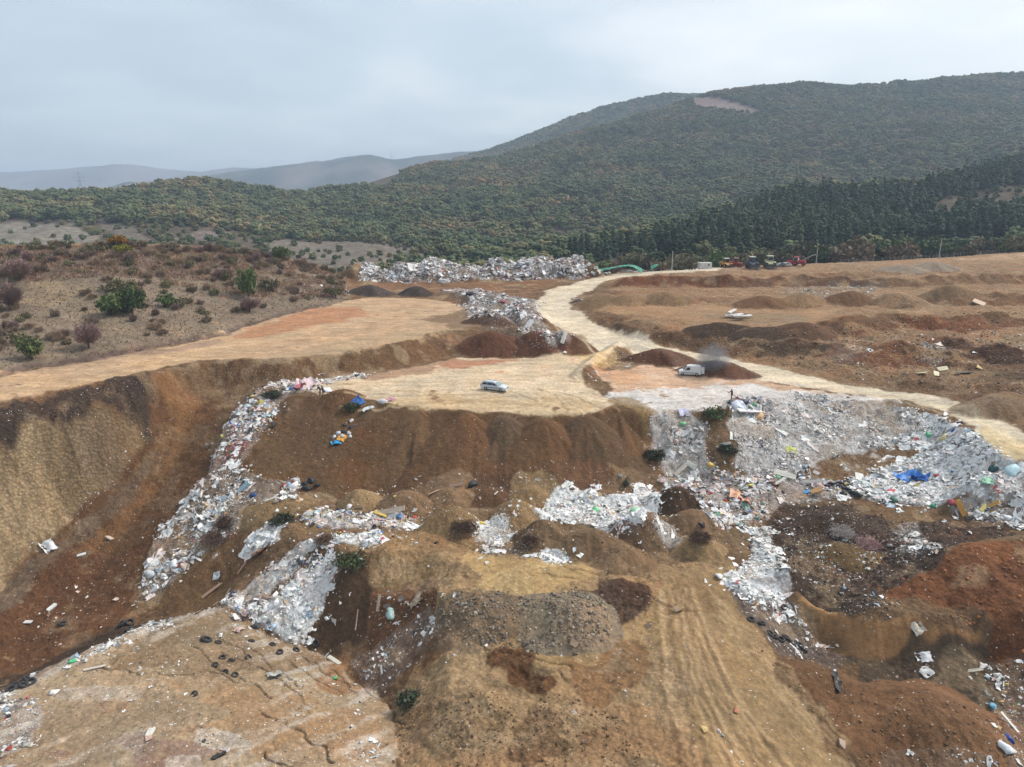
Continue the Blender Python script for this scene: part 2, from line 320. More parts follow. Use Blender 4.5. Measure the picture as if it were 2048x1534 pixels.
# ------------------------------------------------------------------ tipped heaps, banks, ruts and cracks worked into the ground
HEAPS = [  # px, py, rx, ry, height, turn, soil, name, label, group
 (905,1050,3.2,2.8,1.5,0,'olive','soil_heap','olive brown soil heap left of the dark brush pile in the middle field',None),
 (1030,1032,3.0,2.6,1.35,0,'olive','soil_heap','round olive soil heap behind the white rubbish cone in the middle field',None),
 (722,1008,2.7,2.3,1.2,0,'olive','soil_heap','small olive soil heap just below the dark brown tipping face',None),
 (545,1022,4.6,2.4,0.9,0.2,'olive','soil_heap','long low olive soil heap at the left end of the middle field',None),
 (810,1012,3.4,2.8,1.2,0,'brown','soil_heap','brown soil heap at the toe of the tipping face, left of the middle',None),
 (905,1000,3.4,2.6,1.1,0,'brown','soil_heap','brown soil heap at the toe of the tipping face with a board behind it',None),
 (985,1000,3.0,2.6,1.0,0,'brown2','soil_heap','reddish soil heap at the toe of the tipping face near the white scraps',None),
 (1062,1000,3.2,2.4,1.2,0,'olive','soil_heap','olive soil heap left of the wide white rubbish sheet',None),
 (1170,985,3.4,2.2,1.1,0,'brown2','soil_heap','reddish soil heap behind the wide white rubbish sheet',None),
 (1200,1000,4.4,2.2,0.7,0,'brown','soil_heap','low brown soil heap bordering the wide white rubbish sheet',None),
 (1352,1012,3.2,2.4,1.6,0,'dark','soil_heap','dark brown soil heap right of the wide white rubbish sheet',None),
 (1085,1085,2.9,2.7,1.7,0,'brown','soil_heap','brown clod heap right of the white rubbish cone',None),
 (1180,1100,3.8,2.9,1.6,0,'brown','soil_heap','wide brown clod heap behind the small white rubbish patch',None),
 (1245,1122,3.0,2.5,1.2,0,'brown','soil_heap','brown clod heap at the front of the middle field',None),
 (1285,1072,3.4,3.0,1.9,0,'brown','soil_heap','tall brown clod heap in front of the wide white rubbish sheet',None),
 (1385,1050,3.0,2.3,1.2,0,'brown','soil_heap','brown soil heap in front of the dark soil heap',None),
 (1400,1098,2.7,2.1,1.1,0,'olive','soil_heap','small olive soil heap beside the haul track crossing',None),
 (950,1236,4.4,2.8,.8,0,'gravel2','gravel_heap','brownish grey gravel heap left of the grey gravel heap on the central mound',None),
 (1138,1246,4.2,3.2,1.05,0,'gravel','gravel_heap','grey gravel heap tipped in the centre of the foreground mound',None),
 (1850,1478,6.6,5.6,2.5,0,'brown3','soil_heap','large reddish brown soil heap in the lower right corner',None),
 (1640,1365,3.4,2.6,0.9,0.3,'brown3','soil_heap','low reddish soil heap beside the haul track and the cut pit',None),
 (1955,1000,3.6,2.4,1.7,0,'brown','soil_heap','smooth brown soil heap standing in the white rubbish field at the right',None),
 (1660,1050,4.0,2.4,0.8,0,'dark','soil_heap','low dark soil heap behind the round balls of tangled strapping',None),
 (1690,1112,3.2,2.2,0.8,0,'olive2','soil_heap','low brown soil heap beside the pink ball of strapping',None),
 (985,700,6.0,4.5,2.6,0,'red','soil_heap','dark red soil heap at the left end of the row beside the road',None),
 (1062,703,6.0,4.0,2.1,0,'red','soil_heap','dark red soil heap in the middle of the row beside the road',None),
 (1140,702,4.6,4.0,2.4,0,'red','soil_heap','dark red soil heap at the road bend, right end of the row',None),
 (742,590,5.6,4.0,2.0,0,'black','soil_heap','blackish soil heap at the far left of the upper terrace',None),
 (832,590,4.2,3.4,1.8,0,'black','soil_heap','rounded blackish soil heap on the upper terrace below the rubble wall',None),
 (975,645,5.0,3.6,1.7,0,'red2','soil_heap','brown soil heap among the litter on the upper terrace',None),
 (1045,643,4.6,3.6,1.9,0,'red2','soil_heap','dark red soil heap beside the upper road and litter strip',None),
 (1320,722,6.5,3.4,1.7,-0.3,'red','soil_heap','long dark red soil heap left of the white van',None),
 (1435,748,6.0,3.0,1.8,-0.35,'red','soil_heap','long dark red soil heap behind the smoke and the van',None),
 (1805,540,6.0,5.0,1.1,0,'grey','gravel_heap','pale grey gravel heap on the upper edge, left of its twin',None),
 (1868,537,6.5,5.0,1.5,0,'grey','gravel_heap','pale grey gravel heap on the upper edge below the tall pole',None),
 (2010,822,5.5,3.4,1.7,0,'brown','soil_heap','brown soil heap between the two road branches at the right edge',None),
 (686,797,3.0,2.6,1.0,0,'brown3','soil_heap','smooth brown soil heap beside the two people on the tipping edge',None),
 (1195,604,5.5,3.2,1.3,0,'tan2','soil_heap','tan soil heap at the left end of the upper spoil row',None),
 (1262,603,5.0,3.2,1.4,0,'tan2','soil_heap','tan soil heap second from the left in the upper spoil row',None),
 (1330,601,5.5,3.2,1.5,0,'tan2','soil_heap','tan soil heap third from the left in the upper spoil row',None),
 (1520,610,6.0,3.5,1.6,0,'brown3','soil_heap','brown soil heap right of the planks on the middle shelf',None),
 (1600,606,6.0,3.5,1.8,0,'tan2','soil_heap','tan soil heap in the middle of the right hand spoil row',None),
 (1700,604,6.5,3.5,1.9,0,'brown3','soil_heap','brown soil heap in the right hand spoil row',None),
 (1790,606,6.5,3.6,1.9,0,'gravel2','soil_heap','greyish soil heap in the right hand spoil row',None),
 (1890,600,7.0,3.6,1.9,0,'tan2','soil_heap','tan soil heap near the right end of the spoil row',None),
 (1600,668,6.5,3.6,1.6,0,'brown2','soil_heap','reddish soil heap on the edge of the middle shelf',None),
 (1530,672,6.0,3.2,1.2,0,'dark','soil_heap','dark soil heap on the edge of the middle shelf',None),
 (1430,660,5.5,3.0,1.0,0,'dark','soil_heap','dark soil ridge end above the road opposite the van',None),
]
BANKS = [   # spoil ridges: polyline px, half width m, height m
 ([(1165,752),(1195,722),(1245,694),(1290,700)],2.6,1.4),
 ([(0,800),(100,786),(200,770),(290,752)],1.6,0.7),
 ([(1600,1175),(1650,1205),(1740,1228),(1900,1250)],2.2,0.7),
 ([(1780,700),(1880,690),(2000,710)],6,1.8),
 ([(1450,570),(1600,562),(1750,568),(1900,562),(2048,560)],4.5,1.5),
 ([(1230,655),(1330,672),(1420,680)],2.5,0.8),
 ([(700,705),(800,690),(870,668)],1.2,0.5),
 ([(1680,650),(1780,640),(1900,650),(2020,640)],5,1.6),([(1720,720),(1800,700),(1900,720)],5,1.3),([(1900,590),(2048,600)],6,1.6),([(1250,565),(1380,560),(1480,566)],4,1.4),([(1500,690),(1600,690),(1680,700)],4,1.2),([(1820,770),(1950,775),(2048,785)],3.5,1.0),
]
PITS = [(1045,1356,2.2,1.6,-0.5)]
SOIL = {'olive':(152,124,88),'olive2':(118,94,62),'brown':(132,105,78),'brown2':(108,78,56),'brown3':(122,88,60),'dark':(74,56,42),'gravel':(140,126,106),'gravel2':(140,116,90),
        'red':(98,62,44),'red2':(88,64,52),'black':(70,62,58),'grey':(156,140,122),'tan2':(146,116,84)}
def polydist(P, sel):
    x = GX[sel]; y = GY[sel]; d = np.full(x.shape, 1e9)
    for (x1, y1), (x2, y2) in zip(P[:-1], P[1:]):
        vx, vy = x2 - x1, y2 - y1; L = vx * vx + vy * vy + 1e-9
        t = np.clip(((x - x1) * vx + (y - y1) * vy) / L, 0, 1)
        d = np.minimum(d, np.hypot(x - x1 - t * vx, y - y1 - t * vy))
    return d
def box(P, m):
    xs = [p[0] for p in P]; ys = [p[1] for p in P]
    return (GX > min(xs) - m) & (GX < max(xs) + m) & (GY > min(ys) - m) & (GY < max(ys) + m)
heap_h = np.zeros_like(Z); heap_id = np.full(Z.shape, -1)
centres = [hit(h[0], h[1]) for h in HEAPS]
for k, h in enumerate(HEAPS):
    cx, cy = centres[k]; rx, ry, hh, rot = h[2:6]; rx *= 1.1; ry *= 1.1
    s = box([(cx, cy)], max(rx, ry) * 1.4)
    x = GX[s] - cx; y = GY[s] - cy; c, sn = math.cos(rot), math.sin(rot)
    xr = (x * c + y * sn) / rx; yr = (-x * sn + y * c) / ry
    a = np.arctan2(yr, xr); r = np.hypot(xr, yr)
    r = r / (0.86 + 0.28 * vnoise(2.2 * np.cos(a) + 7 * k, 2.2 * np.sin(a) + 3.1 * k, 5))
    r = r + 0.10 * (fbm(GX[s] / (0.4 * rx), GY[s] / (0.4 * rx), 3, 31) - 0.5)
    hh = hh * (1.55 if cy > 100 else 1.8)
    p = hh * np.clip(1.13 - np.sqrt(r * r + 0.035), 0, None)
    p = p - 0.35 * hh * np.clip(p / hh - 0.75, 0, None)
    cur = heap_h[s]; better = p > cur
    cur[better] = p[better]; heap_h[s] = cur
    ids = heap_id[s]; ids[better & (p > 0.06)] = k; heap_id[s] = ids
Z = Z + heap_h
# spill cones tipped over the lip of the working face
CONES = [(655,797,.62),(745,805,.70),(835,814,.64),(935,825,.60),(1010,828,.70),(1085,831,.62),(1170,827,.62),(1235,814,.66),(590,792,.66)]
cone_id = np.full(Z.shape, -1)
for k, (px, py, sl_) in enumerate(CONES):
    cx, cy, cz = at_z(px, py, -0.1); s = box([(cx, cy)], 15); d = np.hypot(GX[s] - cx, (GY[s] - cy))
    zc = cz + 0.25 - sl_ * np.sqrt(d * d + 1.0) * (0.93 + 0.14 * vnoise(np.arctan2(GX[s] - cx, GY[s] - cy) * 5 + k * 9, d * .15, 19)); zc = np.where(GY[s] > cy + 1.2, -99, zc)
    cur = Z[s]; b = zc > cur; cur[b] = zc[b]; Z[s] = cur; ids = cone_id[s]; ids[b] = k; cone_id[s] = ids
for pl, w, hh in BANKS:
    P = world_poly(pl); s = box(P, w + 1); d = polydist(P, s)
    d = d * (0.75 + 0.5 * fbm(GX[s] / 2.5, GY[s] / 2.5, 3, 41))
    Z[s] = Z[s] + hh * np.clip(1 - d / w, 0, 1) * (0.6 + 0.8 * vnoise(GX[s] / 3, GY[s] / 3, 44))
for px, py, rx, ry, hh in PITS:
    cx, cy = hit(px, py); r = np.hypot((GX - cx) / rx, (GY - cy) / ry)
    Z = Z + hh * sstep(1.0, 0.3, r) + 0.35 * np.exp(-((r - 1.15) / 0.25) ** 2)

# ------------------------------------------------------------------ soil colours (albedo by place) and roughness of the ground
EXPO = 1.22
C = np.empty(Z.shape + (3,)); C[:] = srgb(128, 100, 72) / EXPO
rough = np.full(Z.shape, 1.0)          # clod relief multiplier
litter = np.zeros_like(Z)              # share of crumbs of rubbish in the soil
NZ1 = fbm(GX / 3.0, GY / 3.0, 5, 3); NZ2 = fbm(GX / 14.0, GY / 14.0, 4, 9); NZ3 = fbm(GX / 0.9, GY / 0.9, 3, 15)
WX = 3.0 * (NZ1 - 0.5) + 7.0 * (fbm(GX / 6.0, GY / 6.0, 4, 23) - 0.5); WY = 3.0 * (fbm(GX / 3.0, GY / 3.0, 4, 27) - 0.5) + 7.0 * (fbm(GX / 6.0, GY / 6.0, 4, 29) - 0.5)
def mask(pp, soft=2, rag=0.5, m=6):
    P = world_poly(pp); s = box(P, m); jj = np.where(s.any(1))[0]; ii = np.where(s.any(0))[0]
    sl = (slice(max(jj[0] - 8, 0), jj[-1] + 9), slice(max(ii[0] - 8, 0), ii[-1] + 9))
    k = inpoly(GX[sl] + rag * WX[sl], GY[sl] + rag * WY[sl], P).astype(float)
    k = blur(k, soft * 2)
    k = sstep(0.30, 0.70, k + rag * 1.5 * (NZ1[sl] - 0.5) + rag * 1.0 * (NZ3[sl] - 0.5))
    return sl, k
def reg(pp, col, soft=3, rag=0.6, op=1.0, rg=None, lit=None):
    sl, k = mask(pp, soft, rag); k = k * op
    C[sl] = C[sl] * (1 - k[..., None]) + (srgb(*col) / EXPO) * k[..., None]
    if rg is not None: rough[sl] = rough[sl] * (1 - k) + rg * k
    if lit is not None: litter[sl] = np.maximum(litter[sl], lit * k)
    return sl, k
# scrub slope, terrace road
SCRUB = [(-340,800),(-340,500),(0,494),(250,488),(400,492),(500,503),(600,520),(680,552),(700,600),(640,614),(560,632),(480,657),(450,672),(350,688),(200,714),(60,736),(0,757)]
reg(SCRUB, (134,117,99), 2, 0.3, rg=0.3)
reg([(0,640),(120,600),(300,640),(420,650),(200,700),(0,720)], (142,124,102), 4, 0.9, 0.6)
reg([(60,560),(200,570),(230,600),(60,610)], (152,132,100), 4, 0.9, 0.5)
reg([(0,500),(250,494),(500,510),(620,540),(450,560),(200,545),(0,550)], (104,84,74), 4, 0.9, 0.5)
reg([(-300,845),(0,800),(200,768),(330,734),(420,720),(560,715),(700,702),(800,688),(880,662),(960,640),(940,612),(860,598),(740,594),(690,602),(560,634),(480,660),(350,691),(200,718),(60,740),(-300,810)], (194,161,126), 2, 0.35, rg=0.25)
reg([(480,668),(640,615),(720,610),(740,632),(620,650),(520,676)], (178,124,88), 4, 0.9, 0.8)
reg([(560,720),(640,690),(800,660),(950,645),(860,675),(700,704)], (178,152,118), 4, 0.8, 0.7)
reg([(840,640),(940,622),(960,650),(900,655)], (122,98,74), 3, 0.9, 0.8)
reg([(350,692),(480,668),(420,690),(200,722),(60,745),(60,738)], (150,124,106), 3, 0.8, 0.7)
# tan tipping plateau, road
ROAD = [(1226,700),(1190,690),(1165,672),(1090,648),(1066,622),(1068,602),(1100,580),(1160,562),(1230,549),(1300,541),(1440,535),(1440,540),(1320,547),(1240,556),(1190,574),(1150,594),(1142,610),(1170,634),(1240,664),(1320,688),(1500,727),(1700,768),(1860,790),(2048,806),(2300,830),(2300,850),(2048,822),(1990,812),(1960,820),(2020,850),(2100,890),(2150,960),(2000,918),(1960,860),(1900,826),(1800,803),(1650,780),(1500,752),(1400,728),(1300,704),(1250,688)]
PLAT = [(560,772),(640,760),(720,752),(850,730),(920,716),(1050,712),(1150,704),(1210,690),(1240,690),(1200,712),(1170,745),(1180,775),(1240,806),(1180,826),(1100,828),(960,822),(830,810),(720,796),(640,788)]
reg(PLAT, (212,188,156), 2, 0.35, rg=0.35)
reg([(1195,745),(1300,726),(1420,752),(1500,756),(1640,782),(1800,800),(1700,806),(1600,796),(1480,806),(1400,818),(1290,815),(1235,790)], (204,168,138), 2, 0.4, rg=0.35)
reg([(1230,790),(1330,776),(1480,768),(1640,780),(1790,800),(1830,815),(1700,815),(1480,812),(1380,826),(1290,828)], (216,210,204), 4, 0.9, 0.9)
reg([(1200,745),(1260,735),(1300,760),(1240,775)], (206,160,122), 4, 0.8, 0.8)
reg([(1560,765),(1640,782),(1720,790),(1640,795)], (210,165,128), 4, 0.8, 0.6)
reg([(900,720),(1000,712),(1050,716),(940,736),(870,742)], (180,118,84), 4, 0.9, 0.8)
reg([(700,752),(850,728),(900,716),(880,740),(760,760)], (150,112,84), 4, 0.9, 0.7)
reg([(740,800),(900,790),(1100,795),(1200,800),(1150,824),(960,820),(830,808)], (190,158,112), 4, 0.9, 0.55)
# bank under the terrace and the long brown run-off
reg([(335,740),(420,726),(560,722),(700,709),(800,695),(870,672),(900,690),(900,710),(830,727),(700,748),(560,766),(470,772),(400,800),(330,780)], (120,90,62), 2, 0.5, rg=1.0)
reg([(340,742),(420,728),(440,800),(420,940),(380,1010),(300,1120),(270,1220),(-100,1420),(-100,1240),(0,1180),(80,1090),(150,1015),(230,960),(285,880),(320,800)], (112,80,52), 2, 0.4, rg=0.8)
reg([(350,760),(400,760),(410,840),(330,960),(200,1100),(120,1160),(200,1050),(300,920)], (138,100,64), 4, 0.8, 0.75)
reg([(0,1190),(150,1110),(290,1100),(270,1220),(60,1330),(-100,1400),(-100,1250)], (104,70,46), 4, 0.7, 0.8)
reg([(-100,1260),(0,1178),(100,1090),(260,960),(310,860),(330,860),(260,1000),(120,1120),(0,1220)], (118,100,82), 3, 0.7, 0.7)
reg([(200,1260),(290,1235),(440,1215),(300,1260),(150,1310),(0,1385),(-60,1420),(-60,1390),(60,1340)], (72,58,48), 3, 0.6, 0.8)
# cut wall, left
reg([(-300,900),(0,848),(100,836),(200,816),(275,802),(285,870),(230,950),(150,1010),(80,1085),(0,1176),(-300,1390)], (156,130,96), 2, 0.4, rg=1.5)
reg([(-300,905),(0,850),(60,840),(60,960),(130,1000),(140,1010),(60,1100),(0,1170),(-300,1390)], (184,156,118), 3, 0.8, 0.9)
reg([(70,836),(120,830),(110,900),(130,970),(200,960),(170,1005),(120,985),(70,940)], (100,82,64), 3, 1.2, 0.7)
reg([(130,830),(270,806),(280,870),(230,950),(150,950),(120,880)], (146,122,94), 3, 0.6, 0.9)
reg([(140,860),(190,850),(180,900),(150,900)], (110,92,74), 3, 0.9, 0.8)
reg([(-300,880),(0,804),(100,789),(200,771),(290,752),(330,745),(310,800),(270,800),(200,812),(100,834),(0,848),(-300,905)], (84,68,56), 2, 0.6, rg=1.5)
reg([(272,770),(312,765),(312,830),(290,890),(278,850)], (70,60,52), 3, 0.7, 0.9)
# tipping face
FACE = [(560,788),(640,794),(720,801),(830,813),(960,824),(1100,830),(1200,824),(1258,806),(1300,850),(1310,945),(1200,957),(1100,964),(950,974),(800,985),(600,985),(470,1010),(440,960),(500,860)]
reg(FACE, (110,82,55), 2, 0.3, rg=0.55)
for pp, c in [([(700,820),(760,830),(720,970),(640,970)],(112,76,46)),([(800,815),(860,815),(880,960),(780,975)],(90,66,46)),([(910,825),(960,825),(1010,900),(1000,970),(880,975)],(116,76,44)),([(980,830),(1060,830),(1070,940),(1030,900)],(122,96,70)),([(1090,832),(1150,828),(1160,950),(1080,955)],(108,72,44)),([(1150,828),(1180,826),(1180,955),(1150,955)],(80,60,46)),([(1200,828),(1240,815),(1290,930),(1190,950)],(112,74,46)),([(520,880),(600,830),(580,930),(500,970)],(120,92,62)),([(600,800),(690,805),(640,900),(580,880)],(98,76,54))]:
    reg(pp, c, 6, 0.9, 0.55)
reg([(1240,800),(1290,800),(1320,850),(1290,870),(1260,830)], (150,122,80), 3, 0.7, 0.8)
for k in range(len(CONES)):
    m = sstep(0.2, 0.8, blur((cone_id == k).astype(float), 2) + 0.6 * (NZ3 - 0.5)) * 0.7
    C = C * (1 - m[..., None]) + srgb(*[(114,85,58),(106,84,62),(118,90,62),(114,82,55),(104,84,64),(116,84,56),(102,80,58),(118,88,60),(114,90,66)][k]) / EXPO * m[..., None]
# middle field and fans
reg([(470,1010),(600,985),(800,985),(1300,950),(1450,965),(1600,965),(1700,1000),(1560,1150),(1450,1110),(1330,1130),(1150,1130),(850,1110),(680,1105),(600,1085),(500,1060)], (134,107,78), 3, 0.5)
reg([(440,1010),(600,985),(620,1020),(560,1070),(500,1060),(320,1190),(300,1255),(430,1215),(480,1130)], (114,88,60), 3, 0.5, 0.9)
reg([(480,1050),(560,1065),(480,1150),(440,1215),(300,1250),(340,1180)], (112,84,56), 3, 0.5, 0.9, rg=0.6)
reg([(690,1110),(740,1110),(760,1240),(700,1300),(600,1295)], (92,70,50), 3, 0.4, 0.95, rg=0.6)
reg([(740,1106),(855,1108),(860,1160),(740,1168)], (132,108,76), 3, 0.5)
reg([(740,1170),(860,1165),(880,1180),(860,1240),(780,1370),(740,1380),(700,1300),(720,1220)], (118,84,58), 3, 0.6, lit=0.3)
reg([(760,1070),(1000,1065),(1000,1105),(860,1110),(700,1100)], (152,122,86), 3, 0.6)
# cracked tip surface
MESA = [(-300,1560),(0,1394),(100,1337),(200,1292),(300,1254),(440,1220),(520,1265),(600,1298),(650,1310),(745,1382),(790,1420),(800,1600),(760,2000),(-400,2000)]
reg(MESA, (180,154,122), 2, 0.3, rg=0.7, lit=0.12)
reg([(300,1262),(440,1226),(560,1285),(660,1330),(560,1350),(400,1340),(250,1310)], (146,122,94), 4, 0.7, 0.8)
reg([(-200,1560),(0,1410),(200,1380),(420,1420),(300,1500),(0,1600)], (164,140,112), 4, 0.9, 0.8)
reg([(380,1370),(560,1380),(740,1400),(780,1534),(500,1534),(420,1450)], (174,138,100), 4, 1.2, 0.7)
reg([(600,1310),(660,1315),(745,1385),(680,1390)], (160,116,78), 4, 0.7, 0.8)
reg([(200,1480),(380,1490),(420,1534),(240,1600)], (150,120,108), 4, 0.9, 0.7)
reg([(0,1440),(90,1430),(80,1500),(0,1534)], (130,106,92), 4, 0.9, 0.7)
# central mound
MOUND = [(850,1110),(950,1105),(1150,1120),(1330,1125),(1450,1110),(1500,1240),(1620,1400),(1720,1534),(1740,1700),(820,1700),(800,1500),(785,1410),(830,1320),(870,1200)]
reg(MOUND, (168,138,101), 2, 0.3)
reg([(900,1125),(1080,1110),(1200,1140),(1100,1180),(960,1180)], (188,156,106), 4, 0.8, 0.85, rg=0.4)
reg([(880,1270),(960,1290),(1150,1295),(1280,1250),(1340,1180),(1290,1290),(1150,1330),(960,1325)], (172,140,96), 4, 0.7, 0.8, rg=0.4)
reg([(1190,1150),(1280,1150),(1290,1200),(1220,1270),(1190,1220)], (82,62,52), 3, 0.7, 0.9, rg=1.6)
reg([(960,1325),(1050,1320),(1110,1350),(1060,1390),(990,1370)], (104,70,44), 3, 0.7, 0.9, rg=1.4)
reg([(1150,1300),(1300,1290),(1280,1380),(1160,1400)], (132,94,60), 4, 0.8, 0.7)
reg([(820,1320),(900,1260),(880,1330),(800,1390)], (128,92,60), 4, 0.8, 0.7)
reg([(860,1420),(1000,1400),(1020,1480),(880,1500)], (136,112,82), 4, 0.8, 0.6, rg=1.3)
reg([(1060,1400),(1130,1440),(1130,1534),(1050,1534)], (116,86,60), 4, 0.8, 0.7, rg=1.4)
reg([(1300,1180),(1450,1120),(1500,1240),(1620,1420),(1720,1560),(1450,1600),(1380,1400),(1320,1300)], (164,134,94), 3, 0.5, 0.85, rg=0.5)
reg([(1350,1160),(1420,1160),(1440,1240),(1360,1240)], (150,120,84), 4, 0.8, 0.7)
# rubbish slope beside the track, cut pit, brown peat of old rubbish
reg([(1440,1150),(1560,1170),(1590,1190),(1640,1290),(1700,1330),(1640,1350),(1540,1300),(1490,1230)], (110,94,84), 3, 0.7, 0.9, lit=0.5)
PEAT = [(1500,1060),(1580,1000),(1700,1010),(1800,1060),(1880,1050),(2048,1040),(2048,1060),(1900,1100),(1800,1185),(1780,1240),(1960,1262),(1900,1258),(1720,1232),(1640,1208),(1580,1160),(1530,1130)]
reg(PEAT, (84,68,58), 3, 0.7, 0.9, rg=1.7, lit=0.25)
reg([(1600,1178),(1650,1210),(1750,1234),(1800,1240),(1900,1256),(1960,1240),(1960,1262),(1900,1264),(1720,1240),(1650,1220)], (78,68,60), 3, 0.6, 0.9, rg=1.5)
reg([(1590,1190),(1650,1218),(1720,1238),(1800,1250),(1900,1266),(1955,1270),(1962,1286),(1925,1300),(1850,1320),(1760,1334),(1700,1324),(1650,1282)], (168,126,84), 2, 0.25, rg=0.25)
reg([(1590,1190),(1650,1225),(1690,1240),(1720,1330),(1690,1318),(1650,1282)], (122,98,70), 3, 0.6, 0.8)
reg([(1690,1330),(1760,1336),(1920,1302),(1980,1310),(1990,1390),(1850,1380),(1740,1380)], (92,78,62), 3, 0.6, 0.9)
reg([(1640,1340),(1720,1340),(1760,1420),(1780,1534),(1700,1534),(1640,1420),(1560,1320)], (126,96,66), 3, 0.6, 0.8)
RED = [(1795,1190),(1850,1140),(1900,1105),(1960,1085),(2048,1075),(2300,1062),(2300,1340),(2048,1340),(1980,1320),(1965,1280),(1958,1250),(1900,1220),(1840,1200)]
reg(RED, (130,84,54), 3, 0.5, 0.95, rg=1.1)
reg([(1960,1110),(2048,1090),(2300,1085),(2300,1130),(2048,1135),(1980,1140)], (142,92,58), 4, 0.9, 0.6)
reg([(1980,1350),(2048,1340),(2300,1340),(2300,1700),(1960,1600),(2000,1440)], (104,82,66), 4, 0.7, 0.7, lit=0.4)
# right banks
BASIN = [(1190,625),(1250,645),(1350,660),(1500,660),(1600,652),(1680,645),(1760,640),(1900,620),(2048,640),(2400,650),(2400,830),(2048,800),(1900,790),(1800,776),(1700,760),(1600,740),(1500,720),(1400,703),(1300,683),(1240,666),(1180,636)]
reg(BASIN, (132,102,74), 3, 0.5, rg=1.5)
reg([(1330,660),(1500,662),(1560,720),(1700,755),(1600,735),(1450,705),(1330,680)], (112,92,70), 4, 0.7, 0.8)
reg([(1480,662),(1640,655),(1660,690),(1600,725),(1520,715)], (92,78,62), 4, 0.7, 0.8)
reg([(1650,660),(1800,650),(1900,690),(1850,740),(1720,745),(1640,715)], (132,94,68), 4, 0.8, 0.8)
reg([(1800,640),(1960,630),(2048,650),(2048,690),(1900,700)], (140,94,62), 4, 0.8, 0.8)
reg([(1860,690),(2048,670),(2300,690),(2300,780),(2048,765),(1950,750),(1880,740)], (90,70,54), 4, 0.8, 0.85)
reg([(1180,600),(1250,548),(1450,540),(1700,535),(2048,525),(2300,520),(2300,640),(2048,640),(1900,620),(1680,612),(1400,605)], (132,102,74), 3, 0.6, 0.9, rg=1.4)
reg([(1200,560),(1300,552),(1450,556),(1480,600),(1400,605),(1250,585)], (126,84,58), 4, 0.8, 0.85)
reg([(1450,550),(1650,547),(1750,560),(1700,600),(1500,600)], (122,92,68), 4, 0.8, 0.8)
reg([(1750,545),(2048,535),(2048,600),(1800,600)], (136,108,78), 4, 0.8, 0.8)
reg([(1560,570),(1780,565),(1760,590),(1580,590)], (110,100,86), 4, 0.9, 0.7)
reg([(1650,540),(1900,525),(2048,530),(2048,550),(1800,550)], (120,92,70), 4, 0.8, 0.7)
SHELF = [(1160,612),(1230,612),(1400,608),(1560,616),(1660,622),(1640,645),(1500,648),(1380,642),(1260,630)]
reg(SHELF, (172,136,100), 3, 0.5, 0.9, rg=0.4)
reg([(1390,630),(1560,625),(1640,640),(1500,648)], (140,120,94), 4, 0.8, 0.7)
reg([(1900,520),(2048,506),(2300,495),(2300,505),(2048,516),(1960,520)], (190,158,122), 3, 0.5, 0.9)
reg([(1440,538),(1700,526),(1760,530),(1600,540),(1460,545)], (128,102,82), 3, 0.7, 0.8)
# upper litter strips between terrace and road, under the rubble wall
reg([(700,562),(850,560),(1000,558),(1150,553),(1100,575),(1060,595),(1000,590),(860,590),(740,580)], (142,106,76), 3, 0.6, 0.9)
reg([(880,585),(960,590),(1060,600),(1080,640),(1140,680),(1160,700),(1040,700),(960,650),(940,620)], (112,92,76), 3, 0.6, 0.8, lit=0.5)
reg(ROAD, (214,197,171), 2, 0.5, rg=0.25)
reg([(1150,690),(1240,690),(1230,720),(1180,728)], (206,172,116), 4, 0.6, 0.6)
reg([(1960,850),(2048,880),(2100,900),(2080,930),(2000,916)], (206,180,134), 3, 0.5, 0.8)
for k, h in enumerate(HEAPS):
    m = blur((heap_id == k).astype(float), 1)
    m = sstep(0.25, 0.75, m + 0.5 * (NZ3 - 0.5)) * 0.92 if m.any() else m
    C = C * (1 - m[..., None]) + (srgb(*SOIL[h[6]]) / EXPO) * (0.88 + 0.26 * ((k * 37) % 11) / 10) * m[..., None]
    rough = rough * (1 - m) + (0.9 if 'gravel' in h[6] else 0.55) * m
# rubbish strewn ground
LIT = []     # filled below: (zone polygon, dust colour)
